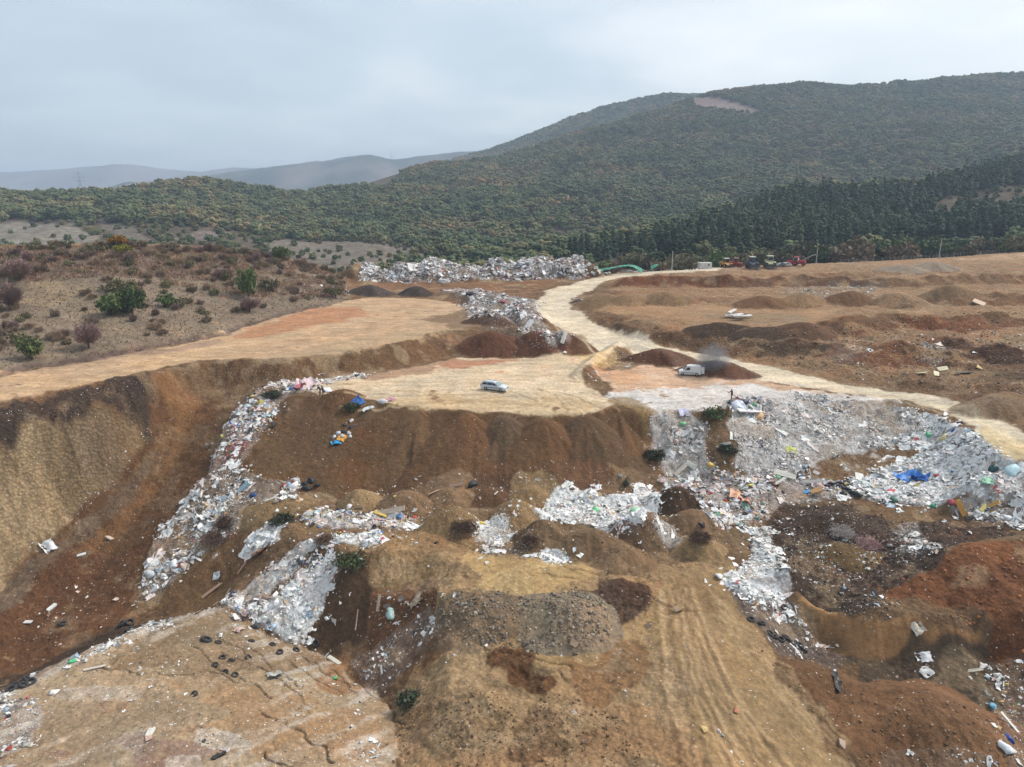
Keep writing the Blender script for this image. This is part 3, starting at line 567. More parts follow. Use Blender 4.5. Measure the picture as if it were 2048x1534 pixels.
# ------------------------------------------------------------------ rubbish zones: name, label, outline, pieces per m2, size, palette, dust, dust share, lump height
ZONES = [
 ('rubbish_ribbon','mixed white and pink rubbish spilling down the upper part of the left slope',[(515,782),(560,766),(640,762),(655,786),(590,787),(560,805),(530,850),(510,885),(480,935),(440,955),(410,962),(430,900),(460,840),(490,800)],7,(.2,.75),'mixed',(178,164,156),.4,.35),
 ('brick_rubble','red brick rubble in the middle of the left rubbish ribbon',[(462,862),(500,860),(495,900),(470,935),(440,945),(450,900)],9,(.12,.35),'brick',(138,92,82),.8,.2),
 ('rubbish_ribbon','white rubbish and laths at the foot of the left slope',[(405,955),(480,935),(520,962),(600,968),(590,1000),(490,1012),(475,1060),(405,1110),(340,1170),(285,1197),(290,1130),(310,1070),(365,1015)],6.5,(.2,.8),'white',(172,160,150),.4,.35),
 ('plastic_sheet_patch','pinkish white crumpled plastic patch on the brown slope',[(540,1048),(562,1052),(556,1078),(510,1104),(480,1110),(496,1080)],12,(.3,.7),'paper',(228,222,222),1.0,.3),
 ('rubbish_patch','pinkish white rubbish patch in the left half of the middle field',[(592,1036),(650,1018),(720,1030),(790,1012),(838,1040),(800,1062),(720,1054),(690,1060),(620,1050)],8,(.2,.6),'mixed',(212,200,192),.85,.3),
 ('rubbish_patch','small white rubbish patch behind the cut green branches',[(700,1072),(758,1066),(765,1085),(730,1096),(650,1086),(640,1074)],9,(.25,.6),'paper',(226,226,226),1.0,.3),
 ('rubbish_ribbon','colourful rubbish ribbon left of the dense white fan',[(650,1070),(600,1085),(560,1120),(530,1145),(440,1208),(485,1232),(520,1215),(545,1180),(585,1150),(605,1115),(665,1085)],9,(.2,.6),'mixed',(214,212,208),.85,.3),
 ('rubbish_fan','dense white rubbish fan below the cut green branches',[(682,1122),(640,1115),(600,1150),(555,1190),(490,1226),(590,1290),(615,1268),(645,1215)],13,(.15,.5),'paper',(228,228,226),1.0,.25),
 ('clothes_scatter','dark rags and bags strewn between the two white fans',[(640,1090),(650,1115),(600,1150),(560,1180),(535,1195),(560,1155),(600,1120)],5,(.2,.6),'dark',None,0,.2),
 ('rubbish_scatter','white scraps in the trench beside the cracked tip surface',[(862,1213),(800,1255),(740,1298),(700,1318),(742,1382),(782,1370),(830,1312),(885,1258)],3.6,(.12,.5),'white',(150,132,120),.45,.1),
 ('rubbish_scatter','scraps and laths below the striped bank',[(730,1190),(800,1185),(860,1190),(800,1250),(740,1290),(700,1300),(690,1260)],1.2,(.12,.55),'white',None,0,0),
 ('rubbish_rim','white rubbish rim along the edge of the cracked tip surface',[(450,1219),(300,1264),(180,1314),(60,1376),(0,1414),(-80,1460),(-80,1424),(0,1388),(200,1290),(300,1250),(430,1214)],7,(.12,.5),'white',(190,178,164),.6,.12),
 ('rubbish_patch','white rubbish patch in the lower left corner',[(-60,1450),(0,1402),(70,1392),(90,1440),(50,1500),(-60,1520)],7,(.12,.45),'white',(182,172,164),.65,.1),
 ('plaster_patch','pale plaster patch on the cracked tip surface, lower middle left',[(400,1455),(470,1462),(510,1492),(440,1500),(390,1480)],7,(.06,.22),'white',(206,190,172),.8,.0),
 ('plaster_patch','pale plaster streaks on the cracked tip surface, left',[(120,1380),(200,1370),(290,1375),(280,1400),(180,1402),(110,1400)],3,(.06,.25),'white',(196,178,158),.7,.0),
 ('plaster_patch','pale plaster patch at the bottom edge of the cracked tip surface',[(330,1505),(400,1510),(420,1560),(330,1570)],5,(.06,.25),'white',(200,184,168),.7,.0),
 ('plaster_patch','pale plaster crumbs near the foot of the central mound',[(690,1480),(760,1470),(780,1540),(700,1560)],4,(.06,.2),'white',(196,170,146),.5,.0),
 ('rubbish_sheet','wide white rubbish sheet in the centre of the middle field',[(1068,1020),(1095,1005),(1110,975),(1185,984),(1200,1002),(1262,990),(1300,975),(1316,1020),(1280,1048),(1180,1052),(1120,1042)],12,(.2,.6),'paper',(230,231,231),1.0,.3),
 ('rubbish_cone','white rubbish cone beside the dark brush pile',[(950,1078),(968,1040),(990,1026),(1018,1045),(1028,1078),(990,1092)],14,(.15,.5),'paper',(222,222,220),1.0,.15),
 ('rubbish_scatter','grey rubbish scatter in front of the white rubbish cone',[(955,1092),(1040,1080),(1060,1060),(1075,1085),(1030,1108),(980,1112)],6,(.15,.5),'grey',(128,112,100),.6,.2),
 ('rubbish_patch','small white rubbish patch on the edge of the central pad',[(1072,1112),(1100,1100),(1125,1104),(1146,1122),(1120,1128),(1090,1122)],10,(.15,.45),'paper',(226,226,224),1.0,.2),
 ('strapping_scatter','pink laths and strapping right of the white rubbish sheet',[(1215,1050),(1260,1045),(1300,1040),(1310,1022),(1316,1045),(1270,1068),(1240,1068)],8,(.2,.8),'pinkstrip',(150,124,114),.5,.2),
 ('rubbish_patch','grey white rubbish patch between brown heaps right of the centre',[(1308,1050),(1345,1042),(1366,1080),(1345,1098),(1325,1080)],10,(.15,.5),'grey',(172,164,158),.8,.2),
 ('debris_slope','grey demolition debris covering the left part of the right tipping slope',[(1296,832),(1370,824),(1420,850),(1410,900),(1440,940),(1400,952),(1330,950),(1305,890)],11,(.15,.6),'grey',(196,189,182),.92,.25),
 ('debris_slope','grey demolition debris covering the broad right tipping slope',[(1450,850),(1480,812),(1600,786),(1750,804),(1832,816),(1835,862),(1790,884),(1700,908),(1640,922),(1600,948),(1510,958),(1470,930),(1480,890)],12,(.12,.55),'grey',(206,200,194),.97,.25),
 ('rubbish_patch','heap of bags and panels beside the lone person at the top of the right slope',[(1440,812),(1475,796),(1530,798),(1560,812),(1540,830),(1480,836)],8,(.3,.9),'mixed',(180,176,172),.6,.35),
 ('rubbish_rim','white rubbish rim below the road at the right',[(1832,818),(1890,838),(1955,872),(1965,888),(1900,892),(1800,888),(1790,876),(1840,862)],10,(.2,.6),'paper',(206,202,198),.85,.3),
 ('rubbish_field','broad white rubbish field at the right edge below the road end',[(1690,965),(1800,928),(1870,905),(1960,892),(2000,920),(2048,936),(2200,952),(2250,1010),(2060,1006),(2000,1010),(1930,985),(1900,1000),(1820,1010),(1700,992)],11,(.2,.7),'paper',(214,213,211),.92,.35),
 ('rubbish_field','mixed rubbish strip of boards and panels below the right slope',[(1312,952),(1400,940),(1470,955),(1560,958),(1620,952),(1700,975),(1705,996),(1600,1010),(1560,1012),(1500,1050),(1420,1042),(1400,1010),(1380,985)],8,(.2,.8),'mixed',(182,174,168),.75,.3),
 ('rubbish_patch','white rubbish patch with orange foam beside the smooth brown heap',[(1890,1012),(1960,1005),(2010,1012),(2060,1025),(2200,1040),(2200,1060),(2048,1056),(1980,1046),(1910,1030)],9,(.2,.6),'white',(186,180,176),.7,.3),
 ('rubbish_patch','white rubbish patch left of the big red heap',[(1790,1050),(1830,1045),(1885,1100),(1840,1112),(1790,1108),(1810,1080),(1780,1065)],8,(.15,.55),'white',(170,160,152),.6,.25),
 ('rubbish_ribbon','white bags running down between the haul track and the peaty ground',[(1500,1052),(1545,1058),(1545,1090),(1570,1140),(1585,1180),(1545,1208),(1480,1196),(1452,1165),(1490,1130),(1510,1100)],12,(.2,.6),'paper',(220,220,220),.95,.3),
 ('rubbish_scatter','grey shreds and bags on the slope down to the cut pit',[(1480,1200),(1560,1200),(1610,1250),(1660,1310),(1590,1310),(1530,1270)],5,(.1,.5),'white',(124,110,102),.6,.15),
 ('rubbish_heap','litter heap at the lower right edge of the photograph',[(1965,1335),(2048,1305),(2150,1330),(2150,1600),(2020,1600),(2000,1440),(1985,1380)],5,(.12,.5),'mixed',(130,112,98),.4,.2),
 ('rubbish_scatter','pale crumbs along the bottom edge right of the haul track',[(1760,1500),(1850,1490),(1990,1520),(1980,1600),(1760,1600)],4,(.06,.25),'white',(150,128,108),.4,.05),
 ('rubble_wall','long wall of white and grey demolition rubbish along the far terrace',[(720,556),(800,540),(900,530),(1100,526),(1150,540),(1172,552),(1000,558),(800,560)],5,(.4,1.5),'rubble',(150,142,136),.85,.6),
 ('rubbish_strip','grey and white rubbish strip between the upper terrace and the road',[(878,582),(960,580),(1000,590),(1072,602),(1076,638),(1100,660),(1145,684),(1100,692),(1040,668),(1050,645),(950,638),(922,612),(940,600)],4,(.25,.9),'rubble',(158,148,140),.7,.4),
 ('rubbish_rim','white sheeting along the back edge of the tipping plateau',[(560,768),(640,758),(700,750),(745,748),(720,757),(650,768)],4,(.2,.8),'white',(190,180,170),.6,.1),
 ('rubbish_scatter','white crumbs scattered at the foot of the scrub slope',[(600,545),(690,545),(700,590),(640,612),(600,600)],.5,(.2,.6),'white',None,0,0),
 ('rubbish_scatter','white scraps scattered over the brown valley slope',[(100,1190),(300,1000),(420,940),(380,1020),(290,1190),(150,1290),(0,1350),(0,1250)],.25,(.1,.4),'white',None,0,0),
 ('rubbish_scatter','scraps scattered over the cracked tip surface',[(0,1420),(300,1262),(440,1226),(650,1312),(760,1400),(780,1560),(0,1580)],1.6,(.05,.22),'white',None,0,0),
 ('rubbish_scatter','white scraps at the toe of the dark brown tipping face',[(640,960),(800,970),(950,955),(1080,950),(1100,975),(900,990),(660,990)],1.0,(.1,.35),'white',None,0,0),
 ('rubbish_scatter','scraps scattered over the right hand basin',[(1640,690),(1900,640),(2048,670),(2048,790),(1850,780),(1700,755)],.25,(.15,.6),'white',None,0,0),
 ('rubbish_patch','pale rubble patch in the right hand basin',[(1840,690),(1870,680),(1895,710),(1870,735),(1840,720)],5,(.15,.5),'grey',(160,146,132),.6,.1),
 ('rubbish_scatter','grey rubble strips on the upper right bank',[(1560,575),(1680,570),(1760,572),(1740,590),(1600,592)],.9,(.2,.7),'grey',(112,104,94),.4,.1),
 ('rubbish_scatter','pale crumbs scattered over the peaty ground left of the red heap',[(1580,1010),(1700,1030),(1800,1060),(1860,1110),(1790,1180),(1780,1240),(1640,1205),(1580,1150),(1540,1080)],2.2,(.07,.35),'white',None,0,0),
 ('rubbish_scatter','shreds around the bottom of the cut pit',[(1650,1290),(1720,1335),(1950,1310),(1990,1350),(1900,1380),(1700,1360)],.6,(.08,.3),'white',None,0,0),
 ('rubbish_scatter','pale strips on the spoil ridge left of the van',[(1170,752),(1240,695),(1300,700),(1290,730),(1220,745),(1190,770)],1.2,(.12,.4),'grey',None,0,0),
 ('rubbish_scatter','scraps dotted over the haul track and central mound',[(900,1120),(1300,1130),(1450,1130),(1520,1300),(1700,1540),(900,1560),(850,1300)],.14,(.08,.25),'white',None,0,0),
 ('rubbish_scatter','scraps dotted over the middle field of soil heaps',[(620,990),(1300,955),(1480,1060),(1450,1110),(860,1100),(650,1060)],.5,(.08,.3),'white',None,0,0),
 ('rubbish_scatter','white crumbs on the dark lip above the left cut wall',[(0,830),(100,800),(280,765),(290,790),(180,800),(60,838)],.9,(.1,.4),'white',None,0,0),
 ('rubbish_scatter','pale crumbs in the gutter along the foot of the left cut wall',[(300,850),(310,860),(250,950),(170,1020),(60,1130),(0,1190),(0,1170),(80,1085),(150,1010),(230,950)],2,(.1,.35),'white',None,0,0),
]
# the rubble wall is a long ridge
WALL = [at_z(*p)[:2] for p in [(728,556,5),(800,555,5.1),(900,554,5.2),(1000,553,5.3),(1100,551,5.6),(1165,550,5.8)]]
for P, w, hh in [(WALL,6.5,4.6),(world_poly([(890,592),(960,600),(1040,615),(1070,640)]),4.5,1.3),(world_poly([(1040,672),(1100,690)]),4,1.2)]:
    s = box(P, w + 1); d = polydist(P, s)
    d = d * (0.7 + 0.6 * fbm(GX[s] / 4, GY[s] / 4, 3, 61))
    Z[s] = Z[s] + hh * np.clip(1.15 - d / w, 0, 1) ** 0.8 * (0.45 + 1.0 * vnoise(GX[s] / 5, GY[s] / 9, 64))
ZPOLY = [world_poly(z[2]) for z in ZONES]
for zi, zn in enumerate(ZONES):
    if zn[0] == 'rubble_wall':      # footprint of the ridge
        ZPOLY[zi] = [(x, y - 8.0) for x, y in WALL] + [(x, y + 5) for x, y in WALL[::-1]]
for zi, zn in enumerate(ZONES):
    P = ZPOLY[zi]; xs = [p[0] for p in P]; ys = [p[1] for p in P]
    s = box(P, 3); jj = np.where(s.any(1))[0]; ii = np.where(s.any(0))[0]
    sl = (slice(max(jj[0] - 8, 0), jj[-1] + 9), slice(max(ii[0] - 8, 0), ii[-1] + 9))
    k = blur(inpoly(GX[sl], GY[sl], P).astype(float), 3)
    k = sstep(0.3, 0.7, k + 0.8 * (NZ1[sl] - 0.5) + 0.4 * (NZ3[sl] - 0.5))
    if zn[6]:
        patch = np.clip(zn[7] * k * (0.65 + 0.45 * sstep(0.35, 0.6, NZ3[sl])), 0, 1)
        C[sl] = C[sl] * (1 - patch[..., None]) + srgb(*zn[6]) / EXPO * patch[..., None]
    if zn[8]:
        lump = np.abs(fbm(GX[sl] / 1.3, GY[sl] / 1.3, 3, 71) - 0.5) * 2
        Z[sl] += zn[8] * k * (0.3 + 1.4 * lump)
    litter[sl] = np.maximum(litter[sl], 0.5 * k * min(zn[3] / 6, 1))

# wheel ruts, dozer stripes and cracks
def carve(pl, w, dz, col=None, op=0.6, wob=0.3, name=0):
    P = world_poly(pl); Q = []
    for (x1, y1), (x2, y2) in zip(P[:-1], P[1:]):
        n = max(2, int(math.hypot(x2 - x1, y2 - y1) / 0.5))
        for t in range(n): Q.append((x1 + (x2 - x1) * t / n, y1 + (y2 - y1) * t / n))
    Q.append(P[-1])
    if wob: Q = [(x + wob * (2 * float(vnoise(np.array(x * .9 + name), np.array(y * .9), 81)) - 1), y + wob * (2 * float(vnoise(np.array(x * .9), np.array(y * .9 + name), 83)) - 1)) for x, y in Q]
    s = box(Q, w * 3); xs = np.where(s.any(1))[0]; ys = np.where(s.any(0))[0]
    if len(xs) == 0: return
    d = polydist(Q, s)
    f = np.clip(1 - d / w, 0, 1); f = f * (0.6 + 0.8 * NZ3[s])
    Z[s] -= dz * f
    if col is not None:
        f = np.clip(f * op * 1.5, 0, op)[:, None]
        C[s] = C[s] * (1 - f) + srgb(*col) / EXPO * f
CRACKS = [[(385,1290),(410,1318),(430,1333),(470,1352),(520,1380),(545,1392)],[(190,1337),(280,1345),(360,1346),(430,1344),(480,1365)],[(490,1285),(530,1320),(560,1345),(600,1370)],[(580,1325),(620,1355),(660,1372),(690,1385)],[(610,1318),(660,1350),(720,1385)],[(530,1430),(600,1465),(630,1490),(680,1525)],[(430,1270),(470,1290),(500,1310)],[(650,1330),(700,1362),(745,1390),(790,1430),(800,1460)],[(520,1505),(570,1534)],[(440,1300),(520,1335),(600,1385),(620,1410)],
          [(890,1075),(950,1100),(1000,1110)],[(1080,1118),(1150,1140),(1230,1148),(1290,1152)],[(1070,1140),(1140,1152)],[(960,1285),(1010,1305),(1060,1318),(1120,1330),(1150,1342)],[(1100,1335),(1135,1360)],[(1280,1190),(1340,1215),(1390,1225)],[(330,1000),(400,960),(425,950)]]
for i, c in enumerate(CRACKS): carve(c, 0.12, 0.22, (92,70,52), 0.6, 0.5, i * 7)
rr = random.Random(3)
for i in range(16):  # haul track ruts
    o = i * 9 - 65 + rr.uniform(-9, 9)
    carve([(1350 + o * .5, 1180), (1368 + o * .7, 1280), (1395 + o, 1380), (1440 + o * 1.3, 1470), (1490 + o * 1.6, 1560)], 0.22 + .15 * rr.random(), 0.05 if i % 2 else -0.02, (196,164,122) if i % 2 else (130,104,76), 0.6, 0.25, i * 3.7)
for i in range(6):
    o = i * 12
    carve([(1420 + o, 1180 + o), (1470 + o, 1280 + o * .3), (1540 + o, 1370), (1640 + o, 1480)], 0.26, 0.04, (190,160,120), 0.45, 0.25, 20 + i * 3.3)
for i in range(7):   # dozer stripes on the bank below the branches
    carve([(752 + i * 14, 1106), (760 + i * 14, 1135), (752 + i * 14, 1164)], 0.16, 0.08, (160,134,96), 0.5, 0.2, 40 + i)
for i in range(7):   # tread marks at the plateau lip
    x0 = 1060 + 22 * i + rr.uniform(-8, 8)
    carve([(x0 - 35, 770 + rr.uniform(0, 15)), (x0 + rr.uniform(-20, 20), 795), (x0 + rr.uniform(10, 60), 826)], 0.3, 0.1, (216,192,156) if i % 2 else (158,128,90), 0.6, 0.4, 60 + i)
for i in range(8):
    y0 = 765 + 7 * i
    carve([(700 + rr.uniform(-40, 60), y0), (850, y0 + rr.uniform(-4, 6)), (1000 + rr.uniform(-40, 60), y0 + rr.uniform(-4, 8))], 0.3, 0.07, (220,196,156) if i % 2 else (172,142,100), 0.45, 0.5, 80 + i)
for i, o in enumerate((-8, -3, 3, 8)):   # road wheel lines
    carve([(1220 + o, 700), (1160 + o, 672), (1105 + o, 635), (1095 + o, 605), (1140 + o, 580), (1230, 556)], 0.5, 0.05, (226,208,174), 0.5, 0.3, 100 + i)
    carve([(1240, 685 + o * .6), (1400, 718 + o * .6), (1600, 758 + o * .7), (1800, 793 + o), (1950, 830 + o * 1.6), (2040 - o, 890)], 0.4, 0.05, (226,206,168), 0.5, 0.3, 110 + i)
    carve([(-100, 800 + o), (100, 770 + o), (300, 728 + o), (480, 690 + o), (650, 660 + o)], 0.4, 0.05, (204,172,128), 0.5, 0.3, 120 + i)
for i in range(5):
    carve([(940 + i * 30, 1180), (1000 + i * 12, 1145 - i * 2), (1060 + i * 30, 1125)], 0.3, 0.06, (204,174,124), 0.5, 0.2, 130 + i)

carve([(-100,772),(0,750),(60,732),(200,711),(350,684),(450,668),(480,652),(560,628),(640,610)], 0.9, 0.35, (104,84,76), 0.75, 0.4, 150)
# old plaster dust dragged across the cracked tip surface by the dozer
mp = world_poly(MESA); s = inpoly(GX, GY, mp)
fl = fbm((GX[s] * .8 - GY[s] * .6) / 1.1, (GX[s] * .6 + GY[s] * .8) / 6.5, 5, 351); wf = (sstep(.52, .7, fl + .5 * (NZ3[s] - .5)) * .5 * sstep(.42, .6, NZ2[s]))[:, None]; bf = (sstep(.47, .36, fl) * .35)[:, None]
C[s] = C[s] * (1 - wf) + srgb(212, 200, 186) / EXPO * wf; C[s] = C[s] * (1 - bf) + C[s] * np.array([.72, .66, .62]) * bf
# clods and relief, rougher where soil was tipped
slope_y = np.gradient(Z, axis=0) / np.gradient(GY, axis=0)
rough_b = blur(rough, 2)
Z = Z + rough_b * (0.55 * (fbm(GX / 4.5, GY / 4.5, 3, 201) - 0.5) + 0.42 * (fbm(GX / 1.4, GY / 1.4, 3, 202) - 0.5) + 0.26 * (fbm(GX / 0.5, GY / 0.5, 2, 203) - 0.5))
# rills down steep faces
steep = sstep(0.3, 0.9, np.abs(slope_y))
Z = Z + steep * 0.3 * (fbm(GX / 0.9, GY / 7.0, 3, 205) - 0.5)
# mottled soil: darker spoil and paler dust in the loose ground, streaks where wheels packed it, rills on steep faces
loose = sstep(0.6, 1.0, rough)
dk = sstep(0.56, 0.66, fbm(GX / 5.0, GY / 3.5, 5, 311)) * loose * np.where(GY > 112, .5, .4)
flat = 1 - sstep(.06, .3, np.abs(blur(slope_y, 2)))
lt = sstep(0.57, 0.68, fbm(GX / 4.0, GY / 3.0, 5, 317)) * loose * np.where(GY > 112, .65, .45); rd = sstep(0.58, 0.7, fbm(GX / 7.0, GY / 5.0, 4, 323)) * loose * 0.35
C = C * (1 - dk[..., None]) + C * np.array([0.55, 0.55, 0.58]) * dk[..., None]
C = C * (1 - lt[..., None]) + srgb(172, 146, 114) / EXPO * lt[..., None]
far_r = sstep(105, 118, GY) * sstep(22, 34, GX) * loose   # right hand banks: flat ledges toned paler tan, steep faces redder
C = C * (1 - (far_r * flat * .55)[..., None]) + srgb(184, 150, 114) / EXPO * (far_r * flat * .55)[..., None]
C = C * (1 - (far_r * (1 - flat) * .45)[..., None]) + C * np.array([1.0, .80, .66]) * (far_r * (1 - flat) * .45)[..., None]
C = C * (1 - rd[..., None]) + C * np.array([1.15, 0.85, 0.7]) * rd[..., None]
pk = (1 - sstep(0.3, 0.6, rough)); st = fbm(GX / 7.0 + 0.25 * GY, GY / 0.8, 4, 331) - 0.5
C = C * (1 + (pk * (st * 0.35 + 0.5 * (fbm(GX / 2.0, GY / 1.2, 4, 341) - 0.5)))[..., None])
C = C * (1 + (steep * 0.4 * (fbm(GX / 0.55, GY / 9.0, 3, 337) - 0.5))[..., None])
var = 0.80 + 0.40 * NZ1 + 0.22 * (NZ2 - 0.5) + 0.22 * (NZ3 - 0.5)
tint = fbm(GX / 5.0, GY / 5.0, 4, 301) - 0.5
C = C * var[..., None] * (1 + tint[..., None] * np.array([0.12, 0.0, -0.12]))
lum = (C * np.array([0.3, 0.55, 0.15])).sum(-1, keepdims=True)
C = np.clip(lum + (C - lum) * 0.97, 0.01, 0.85)

# ------------------------------------------------------------------ materials
def new_mat(name):
    m = bpy.data.materials.new(name); m.use_nodes = True
    nt = m.node_tree; b = nt.nodes['Principled BSDF']
    return m, nt, b
def plain(name, rgb, roughness=0.6, metallic=0.0, noise=0.12, scale=6.0, linear=False, spec=0.4):
    m, nt, b = new_mat(name)
    c = np.array(rgb) if linear else srgb(*rgb) / EXPO
    tc = N(nt.nodes, 'ShaderNodeTexCoord')
    n = N(nt.nodes, 'ShaderNodeTexNoise', inp={'Scale': scale, 'Detail': 5.0, 'Roughness': 0.6}); nt.links.new(tc.outputs['Object'], n.inputs['Vector'])
    mr = N(nt.nodes, 'ShaderNodeMapRange', inp={1: 0.3, 2: 0.7, 3: 1 - noise * 2, 4: 1 + noise}); nt.links.new(n.outputs['Fac'], mr.inputs[0])
    mx = N(nt.nodes, 'ShaderNodeVectorMath', operation='SCALE'); mx.inputs[0].default_value = c; nt.links.new(mr.outputs[0], mx.inputs['Scale'])
    nt.links.new(mx.outputs[0], b.inputs['Base Color'])
    b.inputs['Roughness'].default_value = roughness; b.inputs['Metallic'].default_value = metallic; b.inputs['Specular IOR Level'].default_value = spec
    return m
def soil_material():
    m, nt, b = new_mat('soil'); ns, ls = nt.nodes, nt.links
    at = N(ns, 'ShaderNodeAttribute', attribute_name='Col'); al = N(ns, 'ShaderNodeAttribute', attribute_name='litter')
    g = N(ns, 'ShaderNodeNewGeometry')
    n1 = N(ns, 'ShaderNodeTexNoise', inp={'Scale': 1.6, 'Detail': 9.0, 'Roughness': 0.68}); ls.new(g.outputs['Position'], n1.inputs['Vector'])
    n2 = N(ns, 'ShaderNodeTexNoise', inp={'Scale': 7.0, 'Detail': 6.0, 'Roughness': 0.7}); ls.new(g.outputs['Position'], n2.inputs['Vector'])
    m1 = N(ns, 'ShaderNodeMapRange', inp={1: 0.3, 2: 0.7, 3: 0.74, 4: 1.24}); ls.new(n1.outputs['Fac'], m1.inputs[0])
    m2 = N(ns, 'ShaderNodeMapRange', inp={1: 0.3, 2: 0.7, 3: 0.78, 4: 1.2}); ls.new(n2.outputs['Fac'], m2.inputs[0])
    mm = N(ns, 'ShaderNodeMath', operation='MULTIPLY'); ls.new(m1.outputs[0], mm.inputs[0]); ls.new(m2.outputs[0], mm.inputs[1])
    sc = N(ns, 'ShaderNodeVectorMath', operation='SCALE'); ls.new(at.outputs['Color'], sc.inputs[0]); ls.new(mm.outputs[0], sc.inputs['Scale'])
    # clods in loose soil, with crevice shade painted into the colour between them
    ar = N(ns, 'ShaderNodeAttribute', attribute_name='loose'); wv = N(ns, 'ShaderNodeVectorMath', operation='MULTIPLY_ADD'); wv.inputs[1].default_value = (.35, .35, .35); ls.new(n2.outputs['Color'], wv.inputs[0]); ls.new(g.outputs['Position'], wv.inputs[2])
    vc = N(ns, 'ShaderNodeTexVoronoi', inp={'Scale': 2.6, 'Randomness': 1.0}); ls.new(wv.outputs[0], vc.inputs['Vector'])
    cd = N(ns, 'ShaderNodeMapRange', inp={1: 0.15, 2: 0.75, 3: 0.07, 4: -0.22}); ls.new(vc.outputs['Distance'], cd.inputs[0])
    cl = N(ns, 'ShaderNodeMath', operation='MULTIPLY'); ls.new(cd.outputs[0], cl.inputs[0]); ls.new(ar.outputs['Fac'], cl.inputs[1])
    c1 = N(ns, 'ShaderNodeMath', operation='ADD', inp={1: 1.0}); ls.new(cl.outputs[0], c1.inputs[0])
    sc2 = N(ns, 'ShaderNodeVectorMath', operation='SCALE'); ls.new(sc.outputs[0], sc2.inputs[0]); ls.new(c1.outputs[0], sc2.inputs['Scale']); sc = sc2
    # pebbles and crumbs of rubbish
    v = N(ns, 'ShaderNodeTexVoronoi', inp={'Scale': 4.2, 'Randomness': 1.0}); ls.new(g.outputs['Position'], v.inputs['Vector'])
    vs = N(ns, 'ShaderNodeSeparateColor'); ls.new(v.outputs['Color'], vs.inputs[0])
    near = N(ns, 'ShaderNodeMath', operation='LESS_THAN', inp={1: 0.26}); ls.new(v.outputs['Distance'], near.inputs[0])
    th = N(ns, 'ShaderNodeMapRange', inp={1: 0.0, 2: 1.0, 3: 0.04, 4: 0.75}); ls.new(al.outputs['Fac'], th.inputs[0])
    pick = N(ns, 'ShaderNodeMath', operation='LESS_THAN'); ls.new(vs.outputs[0], pick.inputs[0]); ls.new(th.outputs[0], pick.inputs[1])
    spot = N(ns, 'ShaderNodeMath', operation='MULTIPLY'); ls.new(near.outputs[0], spot.inputs[0]); ls.new(pick.outputs[0], spot.inputs[1])
    cr = N(ns, 'ShaderNodeValToRGB'); ls.new(vs.outputs[1], cr.inputs[0])
    cr.color_ramp.elements[0].color = (.05, .045, .04, 1); cr.color_ramp.elements[1].color = (.62, .6, .57, 1)
    e1 = cr.color_ramp.elements.new(0.3); e1.color = (.22, .18, .14, 1)
    e2 = cr.color_ramp.elements.new(0.6); e2.color = (.5, .46, .42, 1)
    mix = N(ns, 'ShaderNodeMix', data_type='RGBA'); ls.new(spot.outputs[0], mix.inputs[0]); ls.new(sc.outputs[0], mix.inputs[6]); ls.new(cr.outputs[0], mix.inputs[7])
    ls.new(mix.outputs[2], b.inputs['Base Color'])
    b.inputs['Roughness'].default_value = 0.95; b.inputs['Specular IOR Level'].default_value = 0.15
    bp = N(ns, 'ShaderNodeBump', inp={'Strength': 0.75, 'Distance': 0.22}); 
    ad = N(ns, 'ShaderNodeMath', operation='MULTIPLY_ADD', inp={1: 0.35}); ls.new(n2.outputs['Fac'], ad.inputs[0]); ls.new(n1.outputs['Fac'], ad.inputs[2])
    ad2 = N(ns, 'ShaderNodeMath', operation='MULTIPLY_ADD', inp={1: 1.3}); ls.new(cl.outputs[0], ad2.inputs[0]); ls.new(ad.outputs[0], ad2.inputs[2]); ls.new(ad2.outputs[0], bp.inputs['Height']); ls.new(bp.outputs[0], b.inputs['Normal'])
    return m
M_SOIL = soil_material()

# ------------------------------------------------------------------ ground meshes: one sheet cut into ground, road, scrub slope and the single heaps
dzj = np.gradient(Z, axis=0); dzi = np.gradient(Z, axis=1); gxi = np.gradient(GX, axis=1); gxj = np.gradient(GX, axis=0); gyj = np.gradient(GY, axis=0)
nx = -(dzi * gyj); ny = -(gxi * dzj - dzi * gxj); nz = gxi * gyj
nl = np.sqrt(nx * nx + ny * ny + nz * nz); NRM = np.stack([nx / nl, ny / nl, nz / nl], -1)
part = np.where(heap_id >= 0, heap_id + 10, 0)
rp = world_poly(ROAD); part[(part == 0) & inpoly(GX, GY, rp)] = 1
sp = world_poly(SCRUB); part[(part == 0) & inpoly(GX, GY, sp)] = 2
cell = part[:-1, :-1]
IDX = np.arange(NU * NV).reshape(NV, NU)
QUADS = np.stack([IDX[:-1, :-1], IDX[:-1, 1:], IDX[1:, 1:], IDX[1:, :-1]], -1)
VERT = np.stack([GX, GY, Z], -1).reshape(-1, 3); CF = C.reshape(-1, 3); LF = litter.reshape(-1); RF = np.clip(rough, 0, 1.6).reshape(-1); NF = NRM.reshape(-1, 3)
def mesh_np(name, v, quads, smooth=True):
    me = bpy.data.meshes.new(name); nq, k = quads.shape
    me.vertices.add(len(v)); me.vertices.foreach_set('co', np.ascontiguousarray(v, np.float32).ravel())
    me.loops.add(nq * k); me.loops.foreach_set('vertex_index', np.ascontiguousarray(quads, np.int32).ravel())
    me.polygons.add(nq); me.polygons.foreach_set('loop_start', np.arange(0, nq * k, k, dtype=np.int32))
    me.polygons.foreach_set('use_smooth', np.full(nq, smooth)); me.update(calc_edges=True)
    return me
def colour_attr(me, rgb, name='Col'):
    a = me.color_attributes.new(name, 'FLOAT_COLOR', 'POINT')
    a.data.foreach_set('color', np.concatenate([rgb, np.ones((len(rgb), 1))], 1).astype(np.float32).ravel())
